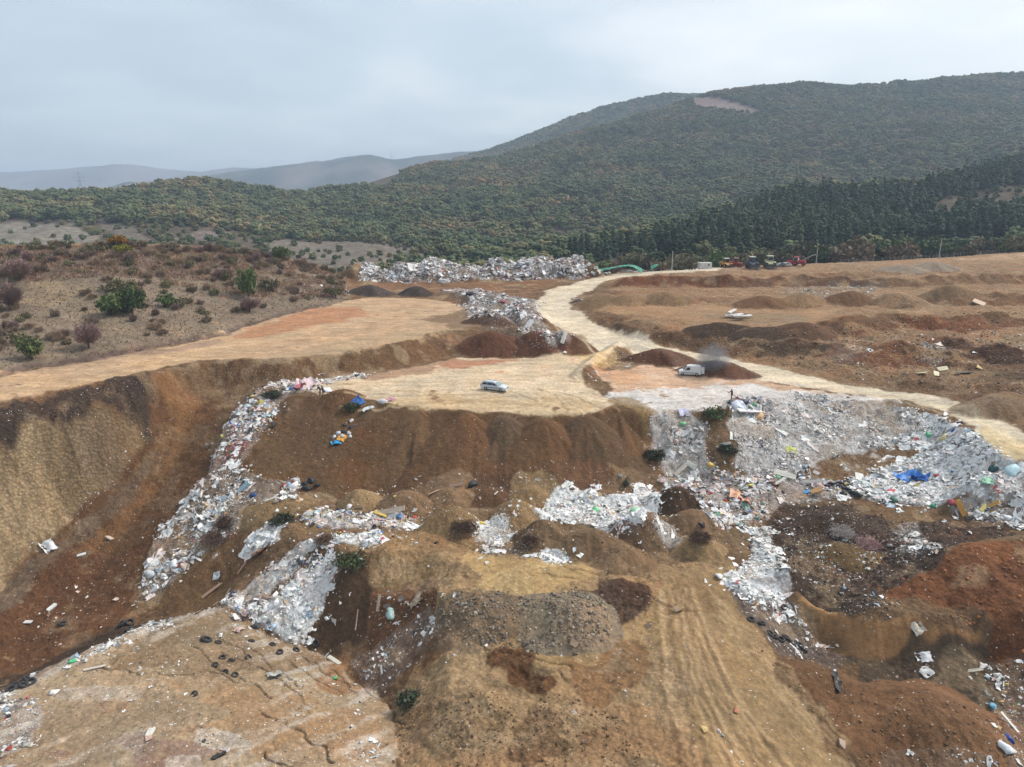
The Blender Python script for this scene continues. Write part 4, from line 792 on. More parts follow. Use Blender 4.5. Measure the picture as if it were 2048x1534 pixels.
def sheet(name, sel):
    q = QUADS[sel]; used, inv = np.unique(q.ravel(), return_inverse=True)
    me = mesh_np(name, VERT[used], inv.reshape(-1, 4)); colour_attr(me, CF[used])
    ra = me.attributes.new('loose', 'FLOAT', 'POINT'); ra.data.foreach_set('value', RF[used].astype(np.float32))
    la = me.attributes.new('litter', 'FLOAT', 'POINT'); la.data.foreach_set('value', LF[used].astype(np.float32))
    me.normals_split_custom_set_from_vertices(NF[used].astype(np.float32))
    me.materials.append(M_SOIL)
    o = bpy.data.objects.new(name, me); COL.objects.link(o); return o
def tag(o, label, cat, group=None):
    o['label'] = label; o['category'] = cat
    if group: o['group'] = group
    return o
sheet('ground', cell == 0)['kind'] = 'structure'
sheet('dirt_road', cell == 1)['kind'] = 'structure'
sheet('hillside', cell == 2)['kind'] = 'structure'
for k, h in enumerate(HEAPS):
    s = cell == k + 10
    if s.sum() > 12: tag(sheet(h[7], s), h[8], 'gravel heap' if h[7] == 'gravel_heap' else 'soil heap', 'tipped heaps of soil and gravel')
# ------------------------------------------------------------------ wooded hills beyond the tip
NUF, NVF = 360, 240
UF = np.linspace(-1.0, 1.0, NUF); YF = np.exp(np.linspace(math.log(255), math.log(2400), NVF))
FZ = blur(tin_grid(UF, YF), 2)
FX = UF[None] * YF[:, None]; FY = np.repeat(YF[:, None], NUF, 1)
ramp_in = sstep(280, 420, FY)
FZ = FZ + ramp_in * (22 * (fbm(FX / 190, FY / 190, 4, 401) - 0.5) + 7 * (fbm(FX / 45, FY / 45, 3, 402) - 0.5))
FZ = FZ - 0.6 * (1 - sstep(262, 275, FY))
def fz(x, y):
    fi = np.clip((x / y + 1) / 2 * (NUF - 1), 0, NUF - 1.001); fj = np.clip((np.log(y) - math.log(255)) / math.log(2400 / 255) * (NVF - 1), 0, NVF - 1.001)
    i = fi.astype(int); j = fj.astype(int); a = fi - i; b = fj - j
    return (FZ[j, i] * (1 - a) + FZ[j, i + 1] * a) * (1 - b) + (FZ[j + 1, i] * (1 - a) + FZ[j + 1, i + 1] * a) * b
def hit_far(px, py, y0=262, y1=2400):
    u, s = sight(px, py); ys = np.exp(np.linspace(math.log(y0), math.log(y1), 900))
    zz = fz(u * ys, ys); k = np.argmax(zz >= CAMZ + s * ys)
    if k == 0: k = 899 if zz[0] < CAMZ + s * ys[0] else 0
    return u * ys[k], ys[k]
FC = np.empty(FZ.shape + (3,)); FC[:] = srgb(96, 86, 72) / EXPO
fn1 = fbm(FX / 60, FY / 60, 4, 411); fn2 = fbm(FX / 14, FY / 14, 4, 412)
BARE = [  # clearings: outline, colour, tree share left
 ([(1342,214),(1365,203),(1400,195),(1450,198),(1500,213),(1525,228),(1460,225),(1390,217)], (142,124,118), 0.0),
 ([(-60,452),(60,446),(160,455),(200,470),(200,484),(0,492),(-60,492)], (134,126,114), 0.12),
 ([(180,425),(205,412),(235,440),(300,478),(330,490),(250,482),(205,455)], (116,106,96), 0.15),
 ([(420,440),(470,433),(492,442),(440,455)], (140,126,112), 0.05),
 ([(640,470),(700,462),(780,475),(900,480),(930,500),(800,512),(680,508)], (116,104,96), 0.35),
 ([(340,478),(420,462),(470,468),(420,485)], (120,108,100), 0.3),([(520,490),(640,470),(760,490),(900,500),(1000,515),(900,535),(600,530)], (122,112,100), 0.3),([(1080,450),(1150,445),(1180,470),(1100,480)], (118,100,90), 0.35),([(600,430),(680,420),(700,440),(620,450)], (118,106,98), 0.3),
 ([(1130,440),(1200,425),(1230,440),(1180,465)], (112,96,84), 0.4),
 ([(1200,540),(1400,530),(1700,520),(2048,500),(2300,488),(2300,480),(2048,492),(1700,514),(1400,524),(1200,532)], (116,100,78), 0.0),
]
keep = np.ones(FZ.shape)
bare_poly = []
for pp, c, share in BARE:
    P = [hit_far(*p) for p in pp]; bare_poly.append((P, share))
    k = blur(inpoly(FX, FY, P).astype(float), 1); k = sstep(0.3, 0.7, k + 0.5 * (fn2 - 0.5))[..., None]
    FC = FC * (1 - k) + srgb(*c) / EXPO * k
FC = FC * (0.75 + 0.5 * fn2)[..., None]
M_HILL = plain('hill_soil', (100, 92, 76), 0.95, noise=0.0)
def hill_material():
    m, nt, b = new_mat('hill_ground'); ns, ls = nt.nodes, nt.links
    at = N(ns, 'ShaderNodeAttribute', attribute_name='Col'); g = N(ns, 'ShaderNodeNewGeometry')
    n1 = N(ns, 'ShaderNodeTexNoise', inp={'Scale': 0.25, 'Detail': 8.0, 'Roughness': 0.7}); ls.new(g.outputs['Position'], n1.inputs['Vector'])
    m1 = N(ns, 'ShaderNodeMapRange', inp={1: 0.35, 2: 0.65, 3: 0.55, 4: 1.3}); ls.new(n1.outputs['Fac'], m1.inputs[0])
    sc = N(ns, 'ShaderNodeVectorMath', operation='SCALE'); ls.new(at.outputs['Color'], sc.inputs[0]); ls.new(m1.outputs[0], sc.inputs['Scale'])
    ls.new(sc.outputs[0], b.inputs['Base Color']); b.inputs['Roughness'].default_value = 1.0; b.inputs['Specular IOR Level'].default_value = 0.1
    return m
M_HILL = hill_material()
def quads(nv, nu):
    i = np.arange(nv * nu).reshape(nv, nu)
    return np.stack([i[:-1, :-1], i[:-1, 1:], i[1:, 1:], i[1:, :-1]], -1).reshape(-1, 4)
me = mesh_np('hills', np.stack([FX, FY, FZ], -1).reshape(-1, 3), quads(NVF, NUF)); colour_attr(me, FC.reshape(-1, 3)); me.materials.append(M_HILL)
o = bpy.data.objects.new('hills', me); COL.objects.link(o); o['kind'] = 'structure'
# ridges farther off, each a full hill with both flanks
def ridge(name, line, Y, depth, col, seed, foot=-40):
    xs = np.linspace(line[0][0], line[-1][0], 260); ys = np.interp(xs, [p[0] for p in line], [p[1] for p in line])
    s = np.array([sight(a, b) for a, b in zip(xs, ys)]); X = s[:, 0] * Y; top = CAMZ + s[:, 1] * Y
    t = np.linspace(-1, 1, 41)[:, None]
    prof = np.cos(t * math.pi / 2) ** 1.5
    xx = np.repeat(X[None], 41, 0) * (1 + t * depth / Y); yy = Y + t * depth + 0 * xx
    zz = foot + (top[None] - foot) * prof + 0.22 * (top[None] - foot) * np.sin(np.abs(t) * math.pi) * (fbm(xx / (depth * .45), yy / (depth * .45), 4, seed) - 0.5) * 2
    zz = zz + 0.012 * depth * (fbm(xx / (depth * .04), yy / (depth * .04), 3, seed + 5) - 0.5)
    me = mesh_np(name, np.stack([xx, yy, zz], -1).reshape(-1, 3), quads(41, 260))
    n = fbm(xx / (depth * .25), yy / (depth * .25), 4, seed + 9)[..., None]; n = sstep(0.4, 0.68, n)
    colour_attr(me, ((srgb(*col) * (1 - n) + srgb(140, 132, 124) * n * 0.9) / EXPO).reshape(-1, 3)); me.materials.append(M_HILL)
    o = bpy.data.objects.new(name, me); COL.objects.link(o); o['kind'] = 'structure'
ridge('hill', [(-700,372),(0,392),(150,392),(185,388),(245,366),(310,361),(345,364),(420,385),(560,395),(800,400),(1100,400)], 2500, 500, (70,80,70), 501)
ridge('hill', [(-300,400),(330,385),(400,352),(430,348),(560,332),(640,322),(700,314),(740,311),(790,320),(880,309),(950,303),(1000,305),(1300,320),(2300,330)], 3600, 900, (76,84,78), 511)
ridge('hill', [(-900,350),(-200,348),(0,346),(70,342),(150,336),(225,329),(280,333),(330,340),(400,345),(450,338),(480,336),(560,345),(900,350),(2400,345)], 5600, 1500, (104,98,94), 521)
# plain to the horizon
hp = bpy.data.meshes.new('plain'); hp.from_pydata([(-9000, 2200, -45), (9000, 2200, -45), (9000, 9500, -45), (-9000, 9500, -45)], [], [(0, 1, 2, 3)])
colour_attr(hp, np.tile(srgb(100, 98, 88) / EXPO, (4, 1))); hp.materials.append(M_HILL)
o = bpy.data.objects.new('plain', hp); COL.objects.link(o); o['kind'] = 'structure'

# ------------------------------------------------------------------ foliage
def ico(sub):
    bm = bmesh.new(); bmesh.ops.create_icosphere(bm, subdivisions=sub, radius=1.0)
    v = np.array([x.co[:] for x in bm.verts]); f = np.array([[w.index for w in q.verts] for q in bm.faces]); bm.free(); return v, f
ICO1 = ico(1); ICO2 = ico(2)
def clump_mesh(name, centres, radii, rnd, flat=0.8, jit=0.35, base=ICO1, mat=None):
    v0, f0 = base; n = len(centres)
    V = v0[None] * radii[:, None, None] * np.array([1, 1, flat]) * (1 + rnd.uniform(-jit, jit, (n, len(v0), 1)))
    a = rnd.uniform(0, 6.28, n); c, s = np.cos(a)[:, None], np.sin(a)[:, None]
    V = np.stack([V[..., 0] * c - V[..., 1] * s, V[..., 0] * s + V[..., 1] * c, V[..., 2]], -1) + centres[:, None]
    F = f0[None] + (np.arange(n) * len(v0))[:, None, None]
    me = mesh_np(name, V.reshape(-1, 3), F.reshape(-1, 3), smooth=False)
    if mat: me.materials.append(mat)
    return me
def leaf_mesh(name, centres, size, rnd, mat, per=7, spread=0.5):
    """leaf clumps: small tilted quads scattered round each centre"""
    n = len(centres) * per
    c = np.repeat(centres, per, 0) + rnd.normal(0, spread, (n, 3)) * np.repeat(size, per)[:, None]
    s = np.repeat(size, per) * rnd.uniform(0.35, 0.8, n)
    a = rnd.normal(size=(n, 3)); a /= np.linalg.norm(a, axis=1)[:, None]
    b = np.cross(a, rnd.normal(size=(n, 3))); b /= np.linalg.norm(b, axis=1)[:, None] + 1e-9
    q = np.stack([c - a * s[:, None] - b * s[:, None] * .6, c + a * s[:, None] - b * s[:, None] * .5, c + a * s[:, None] * .8 + b * s[:, None] * .6, c - a * s[:, None] * .7 + b * s[:, None] * .5], 1)
    me = mesh_np(name, q.reshape(-1, 3), np.arange(n * 4).reshape(-1, 4), smooth=False)
    me.materials.append(mat); return me
def foliage_material(name, ramp, world_scale=0.02, rough=0.8, attr='INSTANCER'):
    m, nt, b = new_mat(name); ns, ls = nt.nodes, nt.links
    oi = N(ns, 'ShaderNodeObjectInfo'); g = N(ns, 'ShaderNodeNewGeometry')
    n1 = N(ns, 'ShaderNodeTexNoise', inp={'Scale': world_scale, 'Detail': 4.0, 'Roughness': 0.6}); ls.new(oi.outputs['Location'], n1.inputs['Vector'])
    mr = N(ns, 'ShaderNodeMapRange', inp={1: 0.3, 2: 0.7, 3: -0.4, 4: 0.4}); ls.new(n1.outputs['Fac'], mr.inputs[0])
    ad = N(ns, 'ShaderNodeMath', operation='ADD', use_clamp=True); rs = N(ns, 'ShaderNodeMath', operation='MULTIPLY_ADD', inp={1: 0.5, 2: 0.2}); ls.new(oi.outputs['Random'], rs.inputs[0]); ls.new(mr.outputs[0], ad.inputs[0]); ls.new(rs.outputs[0], ad.inputs[1])
    cr = N(ns, 'ShaderNodeValToRGB'); ls.new(ad.outputs[0], cr.inputs[0])
    el = cr.color_ramp.elements
    for k, (p, c) in enumerate(ramp):
        e = el[k] if k < 2 else el.new(p)
        e.position = p; e.color = (*(srgb(*c) / EXPO), 1)
    n2 = N(ns, 'ShaderNodeTexNoise', inp={'Scale': 1.1, 'Detail': 4.0, 'Roughness': 0.7}); ls.new(g.outputs['Position'], n2.inputs['Vector'])
    m2a = N(ns, 'ShaderNodeMapRange', inp={1: 0.3, 2: 0.7, 3: 0.7, 4: 1.3}); ls.new(n2.outputs['Fac'], m2a.inputs[0])
    wh = N(ns, 'ShaderNodeTexWhiteNoise', noise_dimensions='1D'); ls.new(oi.outputs['Random'], wh.inputs['W']); mb = N(ns, 'ShaderNodeMapRange', inp={1: 0.0, 2: 1.0, 3: 0.62, 4: 1.25}); ls.new(wh.outputs['Value'], mb.inputs[0])
    m2 = N(ns, 'ShaderNodeMath', operation='MULTIPLY'); ls.new(m2a.outputs[0], m2.inputs[0]); ls.new(mb.outputs[0], m2.inputs[1])
    sc = N(ns, 'ShaderNodeVectorMath', operation='SCALE'); ls.new(cr.outputs[0], sc.inputs[0]); ls.new(m2.outputs[0], sc.inputs['Scale'])
    ls.new(sc.outputs[0], b.inputs['Base Color']); b.inputs['Roughness'].default_value = rough; b.inputs['Specular IOR Level'].default_value = 0.2
    return m
M_DECID = foliage_material('woodland_leaves', [(0.0,(78,93,64)),(1.0,(148,118,86)),(0.35,(92,103,68)),(0.58,(110,110,73)),(0.76,(127,116,79)),(0.9,(140,119,84))], 0.012)
M_PINE = foliage_material('pine_needles', [(0.0,(62,78,58)),(1.0,(92,102,70)),(0.5,(74,88,64))], 0.02)
M_BARK = plain('bark', (88, 74, 62), 0.9)
rnd = np.random.default_rng(21)
def crown_pts(n, shape, rnd):
    out = []
    while len(out) < n:
        p = rnd.normal(size=3); p /= np.linalg.norm(p); r = rnd.uniform(0.45, 1.0) ** 0.6
        if shape == 'round': q = p * r * np.array([1, 1, 0.85]) + [0, 0, 1.05]
        else:            # pine: tiers narrowing to the top
            h = rnd.uniform(0.12, 1.0); a = rnd.uniform(0, 6.28); rr = (1.02 - h) * rnd.uniform(0.5, 1.0)
            q = np.array([rr * math.cos(a), rr * math.sin(a), h * 3.2 - 0.25 * rr])
        out.append(q)
    return np.array(out)
WOOD = bpy.data.collections.new('woodland_sources')
variants = []
for k in range(5):
    c = crown_pts(34, 'round', rnd); me = clump_mesh('broadleaf_crown', c, rnd.uniform(0.24, 0.42, 34), rnd, 0.85, 0.4, ICO1, M_DECID)
    variants.append(bpy.data.objects.new('broadleaf_crown', me))
for k in range(5):
    c = crown_pts(44, 'pine', rnd) * [rnd.uniform(.8, 1.2), rnd.uniform(.8, 1.2), rnd.uniform(.85, 1.15)]; rr = 0.18 + 0.20 * (1 - c[:, 2] / 3.3); me = clump_mesh('pine_crown', c, rr, rnd, 0.75, 0.45, ICO1, M_PINE)
    variants.append(bpy.data.objects.new('pine_crown', me))
# stands
PINEP = [hit_far(*p) for p in [(1080,538),(1250,506),(1400,462),(1500,422),(1570,396),(1700,396),(1840,389),(1950,353),(2048,333),(2300,305)]]
PINEP = PINEP + [(PINEP[-1][0], 345), (hit_far(2048,496)[0], 330), (hit_far(1700,518)[0], 312), (hit_far(1400,528)[0], 308), (hit_far(1150,538)[0], 312)]
CLEARP = [hit_far(*p) for p in [(1830,430),(1900,395),(2048,375),(2300,360),(2300,420),(2048,425),(1900,445)]]
n_try = 92000
yy = np.sqrt(rnd.uniform(300 ** 2, 1480 ** 2, n_try)); xx = rnd.uniform(-0.98, 0.98, n_try) * yy
inp = inpoly(xx, yy, PINEP) & ~inpoly(xx, yy, CLEARP)
p_keep = np.where(yy < 480, 0.95, 0.80)
for P, share in bare_poly: p_keep = np.where(inpoly(xx, yy, P), share, p_keep)
front_l = (yy < 480) & (xx < -60); p_keep = np.where(front_l, p_keep * 0.42, p_keep); p_keep = np.where(inpoly(xx, yy, CLEARP), 0.5, p_keep)
thin = fbm(xx / 35, yy / 35, 3, 431); p_keep = p_keep * np.where((thin < 0.36) & ~inp, 0.45, 1)
sel = (rnd.uniform(0, 1, n_try) < p_keep) & ~inp
ridge_hide = (yy > 880) & (xx < -150)
sel &= ~ridge_hide
tx, ty = xx[sel], yy[sel]; tz = fz(tx, ty)
tsc = 2.1 + 2.5 * rnd.uniform(0, 1, len(tx)) ** 1.5 * np.where(thin[sel] < 0.4, 0.75, 1); tsc = np.where(inpoly(tx, ty, CLEARP), tsc * 0.45, tsc); tsc = np.where((ty < 480) & (tx < -60), tsc * .5, tsc)
# far back ridge
yb = rnd.uniform(1700, 1960, 5000); xb = rnd.uniform(-0.08, 0.42, 5000) * yb
# pines, set closer
pyy = np.sqrt(rnd.uniform(300 ** 2, 700 ** 2, 60000)); pxx = rnd.uniform(0.0, 0.98, 60000) * pyy
s2 = inpoly(pxx, pyy, PINEP) & ~inpoly(pxx, pyy, CLEARP)
pxx, pyy = pxx[s2][:3200], pyy[s2][:3200]
order = np.argsort(pyy + rnd.uniform(-25, 25, len(pyy)))
NP_IND = 230
front = order[:NP_IND]; back = order[NP_IND:]
def forest(name, label, x, y, z, sc, var):
    me = bpy.data.meshes.new(name); n = len(x)
    me.vertices.add(n); me.vertices.foreach_set('co', np.stack([x, y, z], -1).astype(np.float32).ravel())
    a = me.attributes.new('size', 'FLOAT', 'POINT'); a.data.foreach_set('value', sc.astype(np.float32))
    a = me.attributes.new('turn', 'FLOAT', 'POINT'); a.data.foreach_set('value', rnd.uniform(0, 6.28, n).astype(np.float32))
    o = bpy.data.objects.new(name, me); COL.objects.link(o); o['kind'] = 'stuff'; o['label'] = label; o['category'] = 'forest'
    ng = bpy.data.node_groups.new(name + '_scatter', 'GeometryNodeTree')
    ng.interface.new_socket('Geometry', in_out='INPUT', socket_type='NodeSocketGeometry'); ng.interface.new_socket('Geometry', in_out='OUTPUT', socket_type='NodeSocketGeometry')
    ns, ls = ng.nodes, ng.links
    gi = ns.new('NodeGroupInput'); go = ns.new('NodeGroupOutput'); join = ns.new('GeometryNodeJoinGeometry')
    idx = ns.new('GeometryNodeInputIndex')
    for k, vo in enumerate(var):
        cmpn = N(ns, 'ShaderNodeMath', operation='MODULO', inp={1: float(len(var))}); ls.new(idx.outputs[0], cmpn.inputs[0])
        eq = N(ns, 'ShaderNodeMath', operation='COMPARE', inp={1: float(k), 2: 0.1}); ls.new(cmpn.outputs[0], eq.inputs[0])
        inst = ns.new('GeometryNodeInstanceOnPoints'); oi = ns.new('GeometryNodeObjectInfo'); oi.inputs['Object'].default_value = vo; oi.inputs['As Instance'].default_value = True
        s_ = N(ns, 'GeometryNodeInputNamedAttribute', data_type='FLOAT'); s_.inputs['Name'].default_value = 'size'
        t_ = N(ns, 'GeometryNodeInputNamedAttribute', data_type='FLOAT'); t_.inputs['Name'].default_value = 'turn'
        cx = ns.new('ShaderNodeCombineXYZ'); ls.new(t_.outputs['Attribute'], cx.inputs[2])
        ls.new(gi.outputs[0], inst.inputs['Points']); ls.new(oi.outputs['Geometry'], inst.inputs['Instance']); ls.new(eq.outputs[0], inst.inputs['Selection'])
        ls.new(s_.outputs['Attribute'], inst.inputs['Scale']); ls.new(cx.outputs[0], inst.inputs['Rotation']); ls.new(inst.outputs[0], join.inputs[0])
    ls.new(join.outputs[0], go.inputs[0])
    md = o.modifiers.new('scatter', 'NODES'); md.node_group = ng
    return o
forest('broadleaf_forest', 'mixed green and autumn brown woodland covering the hills', np.concatenate([tx, xb]), np.concatenate([ty, yb]), np.concatenate([tz, fz(xb, yb)]) - 0.4, np.concatenate([tsc, rnd.uniform(4, 6, 5000)]), variants[:5])
forest('pine_forest', 'dark pine plantation on the spur at the right', pxx[back], pyy[back], fz(pxx[back], pyy[back]) - 0.3, rnd.uniform(2.4, 4.6, len(back)), variants[5:])
# single trees: trunk and crown
def tube(name, pts, radii, mat, parent=None, n=7):
    V = []; F = []
    for k, (p, r) in enumerate(zip(pts, radii)):
        for j in range(n):
            a = 6.2832 * j / n; V.append((p[0] + r * math.cos(a), p[1] + r * math.sin(a), p[2]))
    for k in range(len(pts) - 1):
        for j in range(n): F.append((k * n + j, k * n + (j + 1) % n, (k + 1) * n + (j + 1) % n, (k + 1) * n + j))
    F.append(tuple((len(pts) - 1) * n + j for j in range(n)))
    me = bpy.data.meshes.new(name); me.from_pydata(V, [], F); me.materials.append(mat)
    return me
TRUNK_P = tube('trunk', [(0, 0, -0.3), (0.02, 0, 1.2), (0, 0.02, 2.9)], [0.07, 0.05, 0.015], M_BARK)
TRUNK_B = tube('trunk', [(0, 0, -0.3), (0.03, 0.02, 0.5), (0, 0.02, 1.3)], [0.09, 0.07, 0.02], M_BARK)
PINE_LEAF = [clump_mesh('pine_crown', crown_pts(90, 'pine', rnd) * [rnd.uniform(.75, 1.25), rnd.uniform(.75, 1.25), rnd.uniform(.85, 1.2)], rnd.uniform(0.12, 0.27, 90), rnd, 0.6, 0.5, ICO1, M_PINE) for _ in range(6)]
def tree(name, label, group, loc, sc, crown_me, trunk_me, squash=1.0):
    e = bpy.data.objects.new(name, None); COL.objects.link(e); e.location = loc; e.scale = (sc, sc, sc * squash); e.rotation_euler = (random.uniform(-.05, .05), random.uniform(-.05, .05), random.uniform(0, 6.28))
    tag(e, label, 'tree', group)
    for nm, m in (('trunk', trunk_me), ('crown', crown_me)):
        o = bpy.data.objects.new(nm, m); COL.objects.link(o); o.parent = e
    return e
for i, k in enumerate(front):
    tree('pine_tree', 'dark green pine in the front rows of the plantation on the right', 'front pines of the plantation', (pxx[k], pyy[k], float(fz(pxx[k], pyy[k])) - 0.2), rnd.uniform(2.6, 3.9), PINE_LEAF[i % 6], TRUNK_P, rnd.uniform(.75, 1.3))
# ------------------------------------------------------------------ rubbish: real pieces, joined per patch
def grid_sheet(nx=4, ny=4):
    x, y = np.meshgrid(np.linspace(-.5, .5, nx), np.linspace(-.5, .5, ny)); v = np.stack([x.ravel(), y.ravel(), 0 * x.ravel()], -1)
    f = []
    for j in range(ny - 1):
        for i in range(nx - 1):
            a = j * nx + i; f += [(a, a + 1, a + nx + 1), (a, a + nx + 1, a + nx)]
    return v, np.array(f)
def box_piece(sx, sy, sz):
    v = np.array([(x, y, z) for z in (-.5, .5) for y in (-.5, .5) for x in (-.5, .5)]) * [sx, sy, sz]
    f = np.array([(0, 2, 3), (0, 3, 1), (4, 5, 7), (4, 7, 6), (0, 1, 5), (0, 5, 4), (2, 6, 7), (2, 7, 3), (0, 4, 6), (0, 6, 2), (1, 3, 7), (1, 7, 5)])
    return v, f
PIECE = {'sheet': (grid_sheet(4, 3), 0.0, 0.13), 'bag': ((ICO1[0] * [.5, .42, .30], ICO1[1]), 0.16, 0.0), 'board': (box_piece(1.5, .28, .05), 0.0, 0.0),
         'lath': (box_piece(1.5, .07, .05), 0.0, 0.0), 'slab': (box_piece(1, .65, .14), 0.04, 0.0), 'chunk': (box_piece(.7, .55, .45), 0.12, 0.0)}
PAL = {  # shapes with shares, colours with shares
 'paper': ([('sheet', .62), ('bag', .28), ('lath', .06), ('slab', .04)], [((234,232,228), .55), ((222,220,216), .24), ((200,198,194), .07), ((226,210,206), .06), ((180,200,214), .02), ((184,206,196), .015), ((110,104,100), .025), ((196,166,130), .015), ((206,90,90), .003), ((60,110,180), .002)]),
 'white': ([('sheet', .35), ('bag', .25), ('lath', .18), ('board', .10), ('slab', .07), ('chunk', .05)], [((222,222,220), .38), ((198,196,192), .22), ((168,160,152), .12), ((206,186,172), .09), ((120,110,102), .07), ((60,58,58), .05), ((150,172,190), .03), ((190,150,100), .03), ((170,80,70), .01)]),
 'mixed': ([('sheet', .32), ('bag', .3), ('board', .12), ('lath', .10), ('slab', .1), ('chunk', .06)], [((222,220,218), .34), ((200,192,188), .2), ((214,184,176), .12), ((70,66,66), .09), ((130,112,98), .07), ((196,160,112), .05), ((90,130,180), .035), ((170,190,200), .04), ((176,70,66), .025), ((206,186,90), .02), ((110,160,130), .02)]),
 'grey': ([('chunk', .34), ('slab', .2), ('lath', .18), ('sheet', .16), ('board', .08), ('bag', .04)], [((206,200,194), .34), ((186,178,172), .28), ((224,220,216), .2), ((160,148,140), .10), ((120,110,104), .03), ((196,170,156), .04), ((70,66,64), .01)]),
 'rubble': ([('chunk', .26), ('slab', .24), ('sheet', .2), ('board', .15), ('lath', .1), ('bag', .05)], [((222,218,216), .38), ((200,194,190), .25), ((166,158,152), .12), ((110,102,98), .1), ((70,66,64), .05), ((168,130,118), .05), ((190,150,110), .02), ((150,60,60), .012), ((120,140,160), .02)]),
 'brick': ([('chunk', .75), ('slab', .25)], [((158,96,84), .6), ((184,128,116), .3), ((206,196,190), .1)]),
 'dark': ([('sheet', .45), ('bag', .45), ('lath', .1)], [((52,50,54), .4), ((90,84,86), .2), ((206,204,204), .2), ((170,70,80), .07), ((80,100,140), .06), ((180,170,160), .07)]),
 'pinkstrip': ([('lath', .7), ('board', .2), ('sheet', .1)], [((214,186,180), .5), ((196,150,146), .25), ((220,214,210), .25)]),
}
# ground normals for laying pieces flat
def ground_normal(x, y):
    e = 0.5; a = gz(x + e, y) - gz(x - e, y); b = gz(x, y + e) - gz(x, y - e)
    n = np.stack([-a, -b, np.full_like(a, 2 * e)], -1); return n / np.linalg.norm(n, axis=-1, keepdims=True)
def place_mats(x, y, tilt, r):
    n = ground_normal(x, y); m = len(x); n = n + r.normal(0, 1, (m, 3)) * tilt[:, None]; n /= np.linalg.norm(n, axis=1)[:, None]
    a = r.uniform(0, 6.2832, m); t = np.stack([np.cos(a), np.sin(a), np.zeros(m)], -1)
    b = np.cross(n, t); b /= np.linalg.norm(b, axis=1)[:, None]; t = np.cross(b, n)
    return np.stack([t, b, n], -1)          # columns
def litter_material():
    m, nt, b = new_mat('rubbish'); ns, ls = nt.nodes, nt.links
    at = N(ns, 'ShaderNodeAttribute', attribute_name='Col'); g = N(ns, 'ShaderNodeNewGeometry')
    n1 = N(ns, 'ShaderNodeTexNoise', inp={'Scale': 5.0, 'Detail': 4.0, 'Roughness': 0.6}); ls.new(g.outputs['Position'], n1.inputs['Vector'])
    m1 = N(ns, 'ShaderNodeMapRange', inp={1: 0.3, 2: 0.7, 3: 0.82, 4: 1.08}); ls.new(n1.outputs['Fac'], m1.inputs[0])
    sc = N(ns, 'ShaderNodeVectorMath', operation='SCALE'); ls.new(at.outputs['Color'], sc.inputs[0]); ls.new(m1.outputs[0], sc.inputs['Scale'])
    ls.new(sc.outputs[0], b.inputs['Base Color']); b.inputs['Roughness'].default_value = 0.6; b.inputs['Specular IOR Level'].default_value = 0.3
    return m
M_LIT = litter_material()
def rand_in_poly(P, n, r, ragged=True, thr=0.36, spread=.5):
    xs = np.array([p[0] for p in P]); ys = np.array([p[1] for p in P]); X = []; Y = []; got = 0
    mg = 0.7
    for _ in range(40):
        x = r.uniform(xs.min() - mg, xs.max() + mg, n * 3); y = r.uniform(ys.min() - mg, ys.max() + mg, n * 3)
        sg = np.where(r.uniform(0, 1, len(x)) < .82, .35, spread); jx = x + r.normal(0, 1, len(x)) * sg; jy = y + r.normal(0, 1, len(x)) * sg
        k = inpoly(x, y, P)
        if ragged: k &= fbm(x / 2.2, y / 2.2, 3, 611) > thr
        X.append(jx[k]); Y.append(jy[k]); got += k.sum()
        if got >= n: break
    return np.concatenate(X)[:n], np.concatenate(Y)[:n]
def poly_area(P): return 0.5 * abs(sum(P[i][0] * P[(i + 1) % len(P)][1] - P[(i + 1) % len(P)][0] * P[i][1] for i in range(len(P))))
lr = np.random.default_rng(99)
n_pieces = 0
SINGLES = []          # larger pieces that become things of their own
